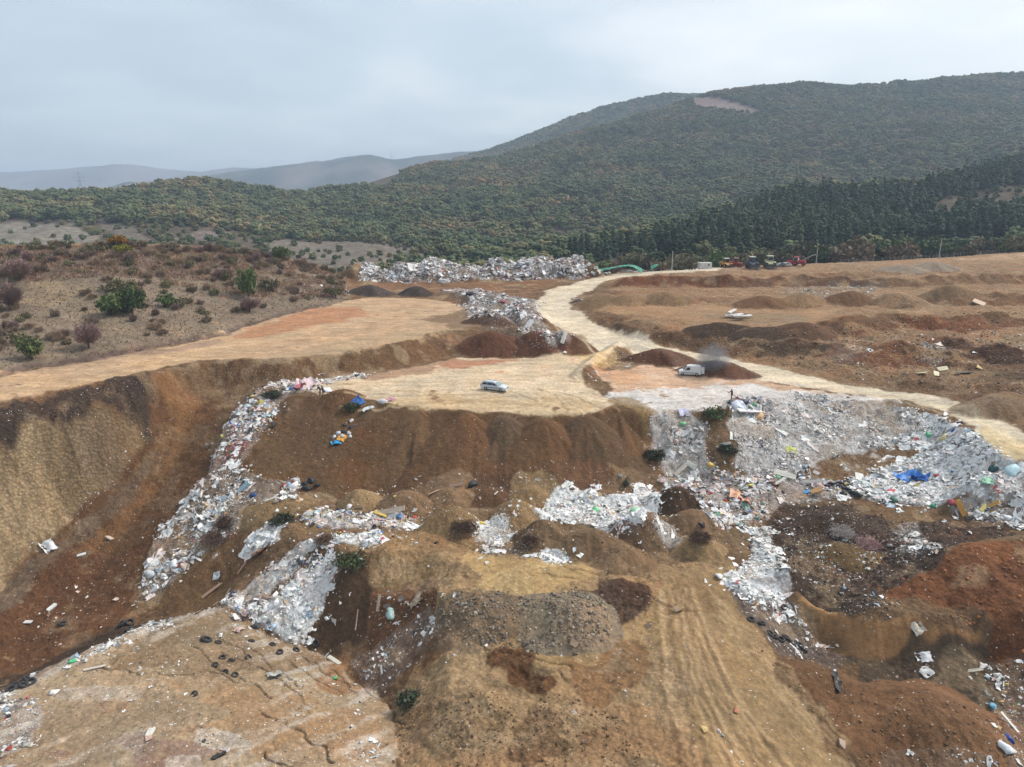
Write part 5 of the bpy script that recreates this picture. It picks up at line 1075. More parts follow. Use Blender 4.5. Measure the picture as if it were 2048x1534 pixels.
for zi, zn in enumerate(ZONES):
    P = ZPOLY[zi]; n = int(poly_area(P) * zn[3] * 1.5); n = min(max(n, 6), 7500)
    x, y = rand_in_poly(P, n, lr, True, {'rubbish_ribbon': .5, 'rubbish_field': .42, 'rubbish_rim': .45, 'rubbish_scatter': .47, 'rubbish_strip': .44}.get(zn[0], .36), 1.5); n = len(x)
    if n == 0: continue
    lo, hi = zn[4]; hi *= .82; s = lo * (hi / lo) ** (lr.uniform(0, 1, n) ** 1.7)
    cf = fbm(x / 2.6, y / 2.6, 3, 621); s = s * (.45 + 1.15 * sstep(.35, .65, cf)); shp, cols = PAL[zn[5]]
    sp = np.array([q[1] for q in shp]); si = lr.choice(len(shp), n, p=sp / sp.sum())
    cp = np.array([q[1] for q in cols]); ci = lr.choice(len(cols), n, p=cp / cp.sum())
    rgb = np.array([srgb(*q[0]) for q in cols])[ci] / 0.98 * lr.uniform(0.84, 1.04, (n, 1)); rgb = np.minimum(rgb * (.8 + .4 * fbm(x / 1.8, y / 1.8, 3, 623))[:, None], .82)
    order = np.argsort(-s); big = order[:min(7, max(2, n // 60))] if zn[3] >= 3 else order[:2]
    for b in big: SINGLES.append((zi, x[b], y[b], s[b] * 1.25, shp[si[b]][0], tuple(rgb[b])))
    small = np.setdiff1d(np.arange(n), big); V = []; F = []; K = []; off = 0
    for k, (nm, _) in enumerate(shp):
        w = small[si[small] == k]; m = len(w)
        if m == 0: continue
        (v0, f0), jit, curl = PIECE[nm]
        v = np.repeat(v0[None], m, 0) * (s[w][:, None, None]) * np.stack([lr.uniform(.8, 1.4, m), lr.uniform(.6, 1.2, m), lr.uniform(.7, 1.3, m)], -1)[:, None]
        if nm == 'sheet' and zn[5] == 'paper': v = v * [1.35, 1.35, 1]; curl = .09
        if jit: v = v + lr.normal(0, 1, v.shape) * jit * s[w][:, None, None]
        if curl: v[..., 2] += lr.normal(0, curl, v.shape[:2]) * s[w][:, None]; v[..., :2] += lr.normal(0, 0.08, v.shape[:2] + (2,)) * s[w][:, None, None]
        tilt = np.full(m, 0.3 if nm in ('chunk', 'lath', 'board', 'slab') else 0.2)
        Rm = place_mats(x[w], y[w], tilt, lr); v = np.einsum('mij,mvj->mvi', Rm, v)
        z = gz(x[w], y[w]) + s[w] * ((0.12 if nm in ('bag', 'chunk') else 0.07) + lr.uniform(-.1, .06, m))
        v = v + np.stack([x[w], y[w], z], -1)[:, None]
        V.append(v.reshape(-1, 3)); F.append((f0[None] + (np.arange(m) * len(v0))[:, None, None]).reshape(-1, 3) + off); off += m * len(v0)
        K.append(np.repeat(rgb[w], len(v0), 0))
    if zn[3] >= 4 and zn[5] in ('paper', 'white', 'mixed', 'rubble', 'grey'):     # torn film draped over the pieces
        nf = min(int(poly_area(P) * {'paper': .3, 'white': .14, 'mixed': .14}.get(zn[5], .05)), 110); fx, fy = rand_in_poly(P, max(nf, 2), lr, True, .42); v0, f0 = grid_sheet(6, 5); nf = len(fx)
        L = np.stack([lr.uniform(.7, 2.3, nf), lr.uniform(.4, 1.2, nf)], -1) * np.clip((fy - 35) / 40, .35, 1)[:, None]; yw = lr.uniform(0, 6.28, nf); q = v0[None, :, :2] * L[:, None] + lr.normal(0, .07, (nf, len(v0), 2)); q = q * (1 + .1 * lr.normal(0, 1, (nf, len(v0), 1)) * (np.abs(v0[:, :2]).max(1) > .4)[None, :, None])
        qx = q[..., 0] * np.cos(yw)[:, None] - q[..., 1] * np.sin(yw)[:, None] + fx[:, None]; qy = q[..., 0] * np.sin(yw)[:, None] + q[..., 1] * np.cos(yw)[:, None] + fy[:, None]
        qz = gz(qx, qy) + .07 + lr.normal(0, .05, qx.shape)
        V.append(np.stack([qx, qy, qz], -1).reshape(-1, 3)); F.append((f0[None] + (np.arange(nf) * len(v0))[:, None, None]).reshape(-1, 3) + off); K.append(np.repeat(np.array([srgb(*c) for c in [(234,232,228), (226,224,222), (212,210,206), (222,208,202)]])[lr.integers(0, 4, nf)] / 1.02 * lr.uniform(.85, 1, (nf, 1)), len(v0), 0))
    me = mesh_np(zn[0], np.concatenate(V), np.concatenate(F), smooth=False); colour_attr(me, np.concatenate(K)); me.materials.append(M_LIT)
    o = bpy.data.objects.new(zn[0], me); COL.objects.link(o); o['kind'] = 'stuff'; o['label'] = zn[1]; o['category'] = 'rubbish'
    n_pieces += n
print('rubbish pieces', n_pieces, 'singles', len(SINGLES))

# stones on the tipped heaps and along slopes
def stones(name, label, P, dens, lo, hi, cols, cap=5000):
    n = min(int(poly_area(P) * dens), cap); x, y = rand_in_poly(P, n, lr); n = len(x); s = lo * (hi / lo) ** (lr.uniform(0, 1, n) ** 3)
    v0, f0 = ICO1; v = np.repeat(v0[None], n, 0) * .5 * s[:, None, None] * np.stack([lr.uniform(.8, 1.3, n), lr.uniform(.7, 1.1, n), lr.uniform(.5, .9, n)], -1)[:, None]
    v = v * (1 + lr.uniform(-.22, .22, v.shape[:2] + (1,))); Rm = place_mats(x, y, np.full(n, .5), lr); v = np.einsum('mij,mvj->mvi', Rm, v)
    v = v + np.stack([x, y, gz(x, y) + s * .12], -1)[:, None]
    rgb = np.array([srgb(*c) for c in cols])[lr.integers(0, len(cols), n)] / .95 * lr.uniform(.75, 1.15, (n, 1))
    me = mesh_np(name, v.reshape(-1, 3), (f0[None] + (np.arange(n) * len(v0))[:, None, None]).reshape(-1, 3), smooth=False); colour_attr(me, np.repeat(rgb, len(v0), 0)); me.materials.append(M_LIT)
    o = bpy.data.objects.new(name, me); COL.objects.link(o); o['kind'] = 'stuff'; o['label'] = label; o['category'] = 'stones'
GRV = [(126,116,104), (106,98,88), (146,136,122), (112,94,74)]; CLD = [(128,100,72), (108,82,56), (146,118,86), (96,74,54)]
stones('gravel', 'grey stones covering the two gravel heaps on the central mound', world_poly([(850,1240),(900,1190),(1000,1185),(1060,1200),(1150,1180),(1230,1220),(1240,1260),(1180,1290),(1080,1300),(950,1290),(880,1280)]), 22, .1, .4, GRV, 4500)
stones('clods', 'brown clods and stones on the front of the central mound', world_poly([(800,1420),(900,1390),(1100,1380),(1250,1420),(1300,1534),(1280,1600),(800,1600)]), 9, .08, .34, CLD, 3500)
stones('clods', 'reddish clods on the large heap in the lower right corner', world_poly([(1720,1480),(1800,1400),(1880,1390),(1980,1440),(2020,1540),(1900,1600),(1720,1600)]), 9, .07, .3, CLD, 2500)
stones('clods', 'rusty clods at the foot of the red heap', world_poly([(1795,1190),(1860,1150),(1960,1090),(2100,1080),(2100,1340),(1980,1330),(1960,1260),(1860,1215)]), 6, .07, .36, [(140,84,48), (116,70,42), (156,98,58)], 2500)
stones('clods', 'brown clods covering the heaps of the middle field', world_poly([(620,1000),(800,985),(1080,980),(1080,1060),(1200,1060),(1330,1040),(1420,1060),(1420,1110),(1200,1130),(1050,1110),(850,1060),(650,1040)]), 6, .07, .26, CLD, 4500)
stones('clods', 'dark clods over the peaty ground beside the cut pit', world_poly([(1540,1100),(1700,1010),(1860,1060),(1800,1180),(1950,1262),(1720,1235),(1600,1180)]), 7, .08, .35, [(84,68,56), (70,56,46), (110,92,78), (130,112,98)], 4500)
stones('clods', 'clods on the right hand bank beside the haul track', world_poly([(1480,1230),(1620,1320),(1760,1400),(1780,1534),(1700,1534),(1560,1340)]), 5, .07, .3, CLD, 2000)
stones('clods', 'clods and crumbs on the cracked tip surface', world_poly([(0,1420),(300,1262),(440,1226),(650,1312),(760,1400),(780,1560),(0,1580)]), 3.2, .05, .2, [(150,124,92), (126,100,72), (170,146,114)], 4000)
stones('clods', 'dark clods along the lip of the left cut wall', world_poly([(0,835),(100,795),(290,755),(300,800),(200,812),(60,842)]), 5, .1, .45, [(84,68,56), (66,54,46), (110,90,70)], 2000)
stones('clods', 'clods over the brown valley slope', world_poly([(340,760),(420,760),(420,940),(300,1120),(270,1220),(0,1360),(0,1230),(150,1050),(300,880)]), 1.6, .07, .3, [(124,88,58), (100,72,48), (140,108,74)], 4000)
stones('clods', 'clods on the banks and shelves right of the road', world_poly([(1250,660),(1500,670),(1700,650),(2048,620),(2048,790),(1850,775),(1600,735),(1400,700)]), 1.0, .15, .6, [(128,100,72), (104,80,58), (146,120,92), (120,104,86)], 5000)

# ------------------------------------------------------------------ single pieces of rubbish as things
def template(nm):
    (v0, f0), jit, curl = PIECE[nm]; out = []
    for k in range(3):
        if nm == 'sheet':
            v, f = grid_sheet(7, 6); v = v.copy(); v[:, 2] += 0.5 * (fbm(v[:, 0] * 4 + k * 9, v[:, 1] * 4, 3, 700 + k) - .5); v[:, :2] += lr.normal(0, .03, (len(v), 2))
        elif nm == 'bag':
            v, f = ICO2; v = v * [.5, .4, .25]; v = v * (1 + 2.0 * (fbm(v[:, 0] * 6 + k * 5, v[:, 1] * 6 + v[:, 2] * 7, 3, 710 + k) - .5))[:, None]
        else:
            v, f = v0 + lr.normal(0, max(jit, .012), v0.shape), f0
        out.append((v, f))
    return out
TPL = {k: template(k) for k in PIECE}
COLMAT = {}
def col_mat(rgb, rough=0.55):
    key = tuple(round(float(c) * 48) for c in rgb)
    if key not in COLMAT:
        COLMAT[key] = plain('rubbish_' + '_'.join(map(str, key)), np.clip(np.array(key) / 48.0, .02, .76), rough, noise=.14, scale=3.0, linear=True)
    return COLMAT[key]
MESHES = {}
def piece_mesh(nm, var, rgb):
    m = col_mat(rgb); key = (nm, var, m.name)
    if key not in MESHES:
        v, f = TPL[nm][var]; me = mesh_np(nm, v, f, smooth=(nm in ('sheet', 'bag'))); me.materials.append(m); MESHES[key] = me
    return MESHES[key]
NAMES = {'sheet': ('plastic_sheet', 'crumpled plastic sheet', 'plastic sheet'), 'bag': ('rubbish_bag', 'bulging rubbish bag', 'rubbish bag'), 'board': ('board', 'flat board', 'board'), 'lath': ('lath', 'long lath', 'lath'), 'slab': ('panel', 'broken panel', 'panel'), 'chunk': ('rubble_block', 'angular rubble block', 'rubble block')}
def colour_word(c):
    c = np.array(c); mx, mn = c.max(), c.min()
    if mx < .09: return 'black'
    if mx - mn < .13 * (mx + .2): return 'white' if mx > .46 else ('pale grey' if mx > .25 else 'grey')
    r, g, b = c
    if b > r * 1.12: return 'blue' if b > g * 1.2 else 'pale blue'
    if g > r: return 'green'
    if r > 2.0 * g: return 'red'
    if g > .75 * r and b < .6 * g: return 'yellow'
    return 'pinkish' if b > .62 * g and r > .3 else 'brown'
def lay(nm, x, y, s, rgb, label, cat=None, group=None, name=None, stretch=(1, 1, 1), tilt=.25, lift=.12, yaw=None, var=None):
    o = bpy.data.objects.new(name or NAMES[nm][0], piece_mesh(nm, random.randrange(3) if var is None else var, rgb)); COL.objects.link(o)
    M = place_mats(np.array([x]), np.array([y]), np.array([tilt]), lr)[0]
    if yaw is not None:
        n = Vector(M[:, 2]); t = Vector((math.cos(yaw), math.sin(yaw), 0)); b = n.cross(t).normalized(); t = b.cross(n); M = np.array([t, b, n]).T
    o.matrix_world = Matrix.Translation((x, y, float(gz(x, y)) + s * lift)) @ Matrix(M.tolist()).to_4x4() @ Matrix.Diagonal((s * stretch[0], s * stretch[1], s * stretch[2], 1))
    tag(o, label, cat or NAMES[nm][2], group); return o
RANK = {}
for zi, x, y, s, nm, rgb in sorted(SINGLES, key=lambda q: -q[3]):
    zl = ZONES[zi][1]; lab = colour_word(rgb) + ' ' + NAMES[nm][1] + ' in the ' + zl
    RANK[lab] = RANK.get(lab, 0) + 1; lab = ['largest ', 'second largest ', 'third largest ', 'fourth largest ', 'fifth largest ', 'sixth largest ', 'smallest '][min(RANK[lab] - 1, 6)] + lab if sum(1 for q in SINGLES if q[0] == zi and q[4] == nm and colour_word(q[5]) == colour_word(rgb)) > 1 else lab
    w = lab.split()
    if len(w) > 16: lab = ' '.join(w[:16]); lab = lab.rsplit(' ', 1)[0] if w[15] in ('the', 'of', 'a', 'and', 'below', 'beside', 'at', 'in', 'to', 'with') else lab
    lay(nm, x, y, s, rgb, lab, group='pieces in the ' + ' '.join(zl.split()[:7]))
# ------------------------------------------------------------------ marked pieces of rubbish
def put(nm, px, py, s, c, label, **kw):
    x, y = hit(px, py); return lay(nm, x, y, s, srgb(*c) / 1.15, label, **kw)
G1 = 'marked pieces of rubbish'
put('sheet',1815,958,2.4,(56,128,206),'bright blue tarpaulin lying in the white rubbish field',name='tarpaulin',cat='tarpaulin',stretch=(1.1,.8,1.6),lift=.25)
put('sheet',1840,962,1.9,(44,106,190),'darker blue tarpaulin fold beside the bright blue one',name='tarpaulin',cat='tarpaulin',stretch=(.9,.9,1.8),lift=.3)
put('bag',1836,972,.7,(214,190,50),'small yellow bag in front of the blue tarpaulin')
put('bag',1872,952,.7,(180,40,64),'dark red bag right of the blue tarpaulin')
put('slab',1632,990,1.9,(176,136,84),'brown cardboard panel leaning in the mixed rubbish strip',name='cardboard',cat='cardboard',tilt=.05,lift=.35,stretch=(.8,1.1,.4))
put('slab',1614,985,1.0,(90,150,200),'light blue box beside the leaning brown cardboard')
put('slab',1622,968,2.6,(160,156,150),'grey ribbed panel behind the leaning brown cardboard',stretch=(1,.6,.5),yaw=-.6)
put('slab',1718,958,1.9,(226,224,214),'clean white panel on brown soil left of the rubbish field',stretch=(1,.8,.4))
put('slab',1570,953,2.4,(218,214,200),'long white panel at the top of the mixed rubbish strip',stretch=(1.1,.5,.5))
put('board',1556,968,1.9,(210,206,200),'white board with a dark underside in the mixed rubbish strip')
put('sheet',1470,990,2.4,(214,160,126),'salmon coloured foam sheet left of the mixed rubbish strip',stretch=(1,.6,1.2))
put('sheet',1490,1003,1.8,(206,150,116),'second salmon foam sheet in front of the first',stretch=(1,.6,1.2))
put('slab',1922,1020,1.9,(212,150,66),'orange foam slab at the left of the smooth brown heap rubbish',stretch=(1,.45,1.2))
put('slab',1985,1012,1.5,(216,168,84),'yellow orange foam slab right of the smooth brown heap',stretch=(1,.4,1.2),yaw=.5)
put('slab',1965,1018,1.2,(222,200,120),'pale yellow foam slab between the orange ones',stretch=(1,.5,1.2))
put('bag',1905,1005,1.0,(206,100,104),'pink bag left of the orange foam slabs')
put('bag',1857,872,1.0,(96,184,140),'mint green bag on the rubbish rim below the road')
put('bag',1886,876,1.1,(226,214,160),'cream bag on the rubbish rim below the road')
put('bag',1907,861,.7,(50,84,160),'small dark blue bag on the rubbish rim below the road')
put('bag',1784,1000,1.0,(70,116,96),'dark green bag at the lower edge of the rubbish field')
put('bag',1863,1014,.9,(80,150,112),'green bag on the dark soil below the rubbish field')
put('bag',1985,938,1.2,(40,92,84),'dark green bag high in the rubbish field at right')
put('bag',2022,946,1.7,(186,214,220),'large pale blue bag at the right edge of the rubbish field')
put('sheet',1976,963,1.1,(150,206,170),'pale green sheet low in the rubbish field at right')
put('sheet',1582,902,1.3,(208,208,110),'yellow sheet in the middle of the grey debris slope')
put('bag',1423,932,.9,(226,190,100),'yellow bag at the foot of the left debris slope')
put('slab',1382,932,1.5,(214,210,196),'cream slab at the foot of the left debris slope',stretch=(1,.8,1))
put('board',1364,940,2.0,(186,172,160),'brownish beam beside the cream slab',yaw=.9)
put('slab',1562,866,1.7,(222,220,214),'white slab on the broad grey debris slope',stretch=(1,.5,.7))
put('board',1462,873,1.1,(222,216,206),'upright white beam beside the bare brown patch',yaw=1.45,tilt=.05,stretch=(1,1.2,2.5))
put('board',1450,889,1.0,(226,220,206),'lying white beam below the bare brown patch',yaw=.2,stretch=(1,1.3,3))
put('sheet',1480,818,2.4,(220,224,236),'large white sheet at the feet of the lone person',stretch=(1,.8,1.2))
put('board',1500,826,3.0,(226,222,216),'long white board below the large white sheet',yaw=.35)
put('sheet',1368,826,1.4,(196,196,222),'pale lilac sheet at the lip left of the green branches')
put('bag',1367,848,.8,(130,206,150),'pale green bag at the top of the left debris slope')
put('bag',1462,806,1.1,(44,46,52),'black bag beside the lone person')
put('bag',1487,806,1.2,(60,64,70),'dark grey bag right of the lone person')
put('bag',1505,812,1.0,(120,170,140),'pale green bag right of the lone person')
put('slab',1692,970,1.0,(36,36,38),'black crate in the mixed rubbish strip')
for i, (dx, dy) in enumerate([(-24,-8),(-10,-3),(6,2),(18,8),(4,-12),(-2,10),(24,12)]):
    put('bag',1690+dx,978+dy,.95,(38,38,40),'black rubbish bag in the cluster right of the leaning cardboard',group='cluster of black bags')
put('sheet',672,886,1.4,(50,150,206),'bright blue sheet at the foot of the black bags on the tipping face',yaw=.4)
put('sheet',684,877,1.2,(224,164,60),'orange sheet joined to the bright blue one on the tipping face')
put('sheet',716,806,1.6,(54,112,184),'blue sheet on the tipping edge beside cut branches')
put('sheet',735,818,1.5,(222,224,226),'white sheet hanging over the tipping edge',stretch=(.6,1.2,1))
put('bag',765,806,1.2,(214,210,214),'white bag at the right of the tipping edge pile')
put('sheet',782,800,1.2,(206,150,160),'pink sheet at the right of the tipping edge pile')
for i, (px, py, s, c, w) in enumerate([(704,842,1.0,(214,214,214),'white'),(690,850,.9,(46,46,50),'black'),(702,855,1.1,(50,52,58),'black'),(688,863,1.1,(58,60,66),'black'),(697,868,.9,(206,206,208),'white'),(676,868,1.0,(220,220,224),'white'),(684,874,1.0,(200,200,204),'white'),(700,874,1.0,(208,208,210),'white'),(668,874,.9,(210,210,214),'white')]):
    put('bag',px,py,s * .72,c,w + ' bag in the pile sliding down the tipping face below the people',group='bags sliding down the tipping face')
put('board',485,980,1.7,(170,196,206),'pale blue foam roll on the slope right of the rubbish ribbon',yaw=.7,stretch=(1,1.5,6))
put('bag',508,990,.9,(40,70,130),'small dark blue bag near the pale blue foam roll')
put('bag',590,962,1.0,(206,206,206),'white box on the dark bags at the toe of the tipping face')
for px, py in [(608,968),(622,962),(632,972),(612,978)]: put('bag',px,py,1.0,(44,46,50),'black bag in the dark pile at the toe of the tipping face',group='dark bags at the toe of the tipping face')
put('bag',566,972,.6,(190,50,46),'small red bag left of the dark pile at the toe')
put('slab',762,1031,1.7,(206,176,100),'ochre mattress in the pinkish rubbish patch',name='mattress',cat='mattress',stretch=(1,.7,1.2))
put('board',782,1026,2.4,(180,160,148),'brown plank behind the ochre mattress',yaw=.1)
put('bag',829,1036,.6,(206,60,66),'small red bag at the right end of the pinkish rubbish patch')
put('sheet',520,1105,1.7,(150,104,70),'brown cardboard sheet below the pinkish plastic patch',yaw=.9)
put('board',484,1137,1.1,(176,136,112),'pinkish brown board on the slope beside the white fan',yaw=.75)
put('board',425,1182,1.5,(166,134,112),'long pinkish board lying down the lower slope',yaw=.62,stretch=(1.2,1.4,1))
put('sheet',433,1153,1.0,(222,222,220),'lone white sheet on the brown slope')
put('sheet',548,1350,1.3,(186,190,186),'grey triangular sheet on the cracked tip surface')
put('board',190,1338,1.2,(206,196,186),'pale lath on the left of the cracked tip surface',yaw=.35,stretch=(1,.6,1))
put('bag',147,1323,.7,(70,190,130),'green bag on the rim of the cracked tip surface')
put('bag',671,1356,.4,(80,200,110),'bright green can on the cracked tip surface')
put('sheet',438,1513,.9,(40,42,44),'black rag near the bottom of the cracked tip surface',yaw=.9,stretch=(1.2,.5,1))
put('slab',300,1466,.8,(222,216,208),'white slab on the lower cracked tip surface')
put('slab',298,1478,.7,(206,170,152),'pinkish slab on the lower cracked tip surface')
put('slab',57,1246,1.0,(226,222,216),'white slab at the far left of the valley floor',stretch=(1,.6,1))
put('slab',104,1217,1.1,(222,218,214),'white rounded slab on the valley floor',stretch=(1,.6,1.4))
put('slab',163,1111,1.0,(222,222,220),'white slab on the brown valley slope',yaw=.5,stretch=(1,.5,1))
put('sheet',97,1095,2.0,(222,222,222),'white sheet in the gutter under the left cut wall',stretch=(1,.7,1.3))
put('slab',220,1077,1.0,(206,186,166),'pale brown slab on the brown valley slope')
put('bag',781,1232,1.1,(170,200,196),'teal and white bag in the hollow below the striped bank')
put('board',757,1208,1.1,(196,170,150),'wooden lath standing in the hollow below the striped bank',yaw=1.3)
put('lath',714,1242,1.4,(196,160,140),'thin lath on the brown slope beside the white fan',yaw=1.4)
put('slab',640+28,1323,1.2,(214,206,190),'cream panel above the trench',stretch=(1.3,.5,1),yaw=-.5)
put('sheet',835,1200,1.6,(166,146,124),'brown rag on the bench below the striped bank')
put('sheet',1847,1317,1.3,(228,228,226),'bright white rag at the foot of the cut pit wall',stretch=(.7,1,1))
put('sheet',1852,1345,1.0,(226,226,224),'bright white rag on the pit floor')
put('sheet',1835,1258,1.1,(206,196,180),'pale rag hanging over the cut pit edge')
put('bag',1986,1415,.7,(120,180,206),'pale blue bottle on the corner heap',name='bottle',cat='bottle')
put('board',1945,1343,1.1,(216,206,190),'white lath at the foot of the red heap',yaw=-.3)
put('board',2022,1452,1.3,(214,208,200),'pale lath at the lower right edge',yaw=-.9)
put('bag',2015,1500,1.1,(226,228,230),'white bag at the lower right edge')
put('bag',2018,1478,.7,(40,70,150),'blue bag at the lower right edge')
put('chunk',1407,1461,.6,(214,184,120),'yellowish stone on the haul track',name='stone',cat='stone')
put('chunk',1681,1490,.9,(176,152,134),'pale boulder beside the haul track at bottom right',name='boulder',cat='boulder')
put('chunk',1147,1289,.9,(150,126,104),'rounded boulder at the foot of the grey gravel heap',name='boulder',cat='boulder')
put('chunk',1355,1221,.9,(170,144,116),'pale boulder on the haul track crack',name='boulder',cat='boulder')
put('chunk',1471,1421,.5,(186,110,84),'red brick lying on the haul track',name='brick_block',cat='brick')
put('sheet',1675,1368,1.4,(60,66,58),'dark green net scrap on the bank beside the haul track',stretch=(1.3,.5,1))
put('slab',912,974,1.9,(186,150,128),'pinkish board at the toe of the tipping face',yaw=.15,stretch=(1,.3,.7))
put('bag',944,972,1.2,(46,46,44),'black bag right of the pinkish board at the toe')
put('board',870,985,1.2,(196,162,140),'short pale board at the toe of the tipping face',yaw=.4)
put('sheet',1130,968,1.1,(226,226,226),'white sheet at the back of the wide white rubbish sheet')
put('board',1135,972,1.3,(222,220,214),'white lath sticking out behind the wide white rubbish sheet',yaw=.7)
put('slab',1255,966,1.8,(64,56,48),'dark sofa frame at the foot of the right debris slope',name='sofa_frame',cat='sofa frame',stretch=(1,.6,2))
put('bag',1192,1024,1.2,(120,206,140),'pale green bag on the wide white rubbish sheet')
put('bag',1268,1022,1.2,(150,212,160),'pale green bag at the right of the wide white rubbish sheet')
put('bag',963,1048,.8,(226,196,40),'yellow bag on the left of the white rubbish cone')
put('slab',1885,740,1.6,(222,206,170),'cream slab pair, left one, at the roadside in the right basin')
put('slab',1843,748,1.8,(224,206,166),'cream slab at the roadside in the right basin',stretch=(1,.8,1))
put('slab',1872,750,1.5,(228,214,176),'second cream slab at the roadside in the right basin',stretch=(1,.8,1))
put('board',1930,748,2.6,(222,220,214),'white plank at the roadside in the right basin',yaw=.2)
put('slab',1960,738,1.9,(190,156,100),'ochre slab standing on the dark slope of the right basin',yaw=1.0)
put('slab',1957,608,2.6,(176,140,104),'tan slab half buried in the upper right bank',yaw=-.7)
for i, (px, py, yw) in enumerate([(1455,636,.2),(1466,632,-.3),(1474,634,.6),(1480,630,-.5),(1488,636,.1),(1464,628,.9),(1476,640,.3),(1485,641,-.2)]):
    x, y = hit(px, py); lay('board', x, y, 2.6 + .2 * (i % 3), srgb(*((222,214,206) if i % 3 else (150,110,90))) / 1.15, ('white plank' if i % 3 else 'brown plank') + ' in the loose pile on the middle shelf right of the road', name='plank', cat='plank', group='plank pile on the middle shelf', yaw=yw, tilt=.2, lift=.08 + .03 * i, stretch=(.8,1.0,1.5))
put('sheet',1155,602,2.6,(226,224,220),'white sheet heap at the inner bend of the upper road',stretch=(1.2,.6,1.4))
put('slab',1058,650,2.4,(224,222,222),'stack of white panels in the strip beside the upper road',stretch=(1,.8,1.5))
put('slab',1128,678,2.6,(222,214,204),'white panel on the red heap at the road bend',stretch=(1,.4,1))
put('bag',1006,606,1.8,(150,40,56),'dark red bag in the strip beside the upper road',stretch=(1.4,1,.8))
put('bag',940,590,2.2,(54,52,54),'black bag pile at the top of the strip beside the upper road')

# ------------------------------------------------------------------ cut branches and brush
def brush_material(name, c1, c2):
    return foliage_material(name, [(0.0, c1), (1.0, c2), (0.5, tuple((a + b) // 2 for a, b in zip(c1, c2)))], 0.3, 0.8)
M_GREENB = brush_material('cut_conifer', (80,98,58), (112,124,78)); M_DARKB = brush_material('dark_conifer', (70,80,62), (88,98,76)); M_TWIG = brush_material('dry_twigs', (104,82,68), (126,102,86))
def strips(name, n, r, rnd, mat, thick=.03, length=.8, flat=.5):
    c = rnd.normal(size=(n, 3)); c /= np.linalg.norm(c, axis=1)[:, None]; c *= rnd.uniform(.1, 1, (n, 1)) ** .5 * r * np.array([1, 1, flat]); c[:, 2] = np.abs(c[:, 2])
    d = rnd.normal(size=(n, 3)) * [1, 1, .5]; d /= np.linalg.norm(d, axis=1)[:, None]; w = np.cross(d, rnd.normal(size=(n, 3))); w /= np.linalg.norm(w, axis=1)[:, None]
    L = length * rnd.uniform(.4, 1, (n, 1)) * r / 2; t = thick * rnd.uniform(.6, 1.5, (n, 1))
    e = np.cross(d, w)
    q = []
    for a, b in ((w, e), (e, -w)): q.append(np.stack([c - d * L - a * t, c + d * L - a * t * .3, c + d * L + a * t * .3, c - d * L + a * t], 1))
    q = np.concatenate(q); me = mesh_np(name, q.reshape(-1, 3), np.arange(len(q) * 4).reshape(-1, 4), smooth=False); me.materials.append(mat); return me
for px, py, r, mat, lab, leaf in [(704,1126,2.1,M_GREENB,'pile of cut green branches above the dense white fan',1),(1430,832,2.2,M_GREENB,'pile of cut green branches on the lip of the right slope',1),(1308,912,1.7,M_DARKB,'dark green shrub at the edge of the left debris slope',1),(1455,902,1.3,M_DARKB,'dark green branches below the white beams on the debris slope',1),(822,1404,1.3,M_DARKB,'dark conifer branch at the foot of the central mound',1),(702,816,1.5,M_GREENB,'cut green branches on the tipping edge under the blue sheet',1),(545,792,1.7,M_DARKB,'greyish branches on the upper rubbish ribbon',1),(565,1044,1.6,M_DARKB,'low dark branches left of the pinkish rubbish patch',1),
                                  (928,1058,1.6,M_TWIG,'dark ball of dry brush left of the white rubbish cone',0),(452,1050,1.8,M_TWIG,'dry brown brush on the left rubbish ribbon',0),(430,1080,1.8,M_TWIG,'dark brown carpet roll of brush below the dry brown brush',0),(1400,1078,1.3,M_TWIG,'dark dry brush beside the haul track crossing',0),(650,1082,1.2,M_TWIG,'small dry brush ball behind the colourful ribbon',0),(1060,1082,1.0,M_TWIG,'dry brush right of the white rubbish cone',0)]:
    x, y = hit(px, py); z = float(gz(x, y))
    e = bpy.data.objects.new('branch_pile' if leaf else 'brush_pile', None); COL.objects.link(e); e.location = (x, y, z); tag(e, lab, 'branches' if leaf else 'brush')
    o = bpy.data.objects.new('twigs', strips('twigs', 160, r, rnd, M_TWIG if not leaf else M_BARK, .025, .9, .55)); COL.objects.link(o); o.parent = e
    if leaf:
        c = rnd.normal(size=(90, 3)); c /= np.linalg.norm(c, axis=1)[:, None]; c *= rnd.uniform(.2, 1, (90, 1)) * r * np.array([1, .9, .5]); c[:, 2] = np.abs(c[:, 2])
        o = bpy.data.objects.new('foliage', leaf_mesh('foliage', c, rnd.uniform(.14, .3, 90), rnd, mat, 8, .7)); COL.objects.link(o); o.parent = e
    else:
        o = bpy.data.objects.new('stems', strips('stems', 240, r * .95, rnd, M_TWIG, .03, .8, .6)); COL.objects.link(o); o.parent = e
M_STRAP = plain('strapping', (206,192,186), .5); M_STRAP2 = plain('pink_strapping', (206,168,162), .5)
for px, py, m, lab in [(1682,1066,M_STRAP,'grey ball of tangled strapping on dark soil'),(1736,1092,M_STRAP2,'pinkish ball of tangled strapping right of the grey one')]:
    x, y = hit(px, py); o = bpy.data.objects.new('strapping_ball', strips('strapping_ball', 420, 1.5, rnd, m, .022, .9, .65)); COL.objects.link(o); o.location = (x, y, float(gz(x, y)) - .1); tag(o, lab, 'strapping ball')

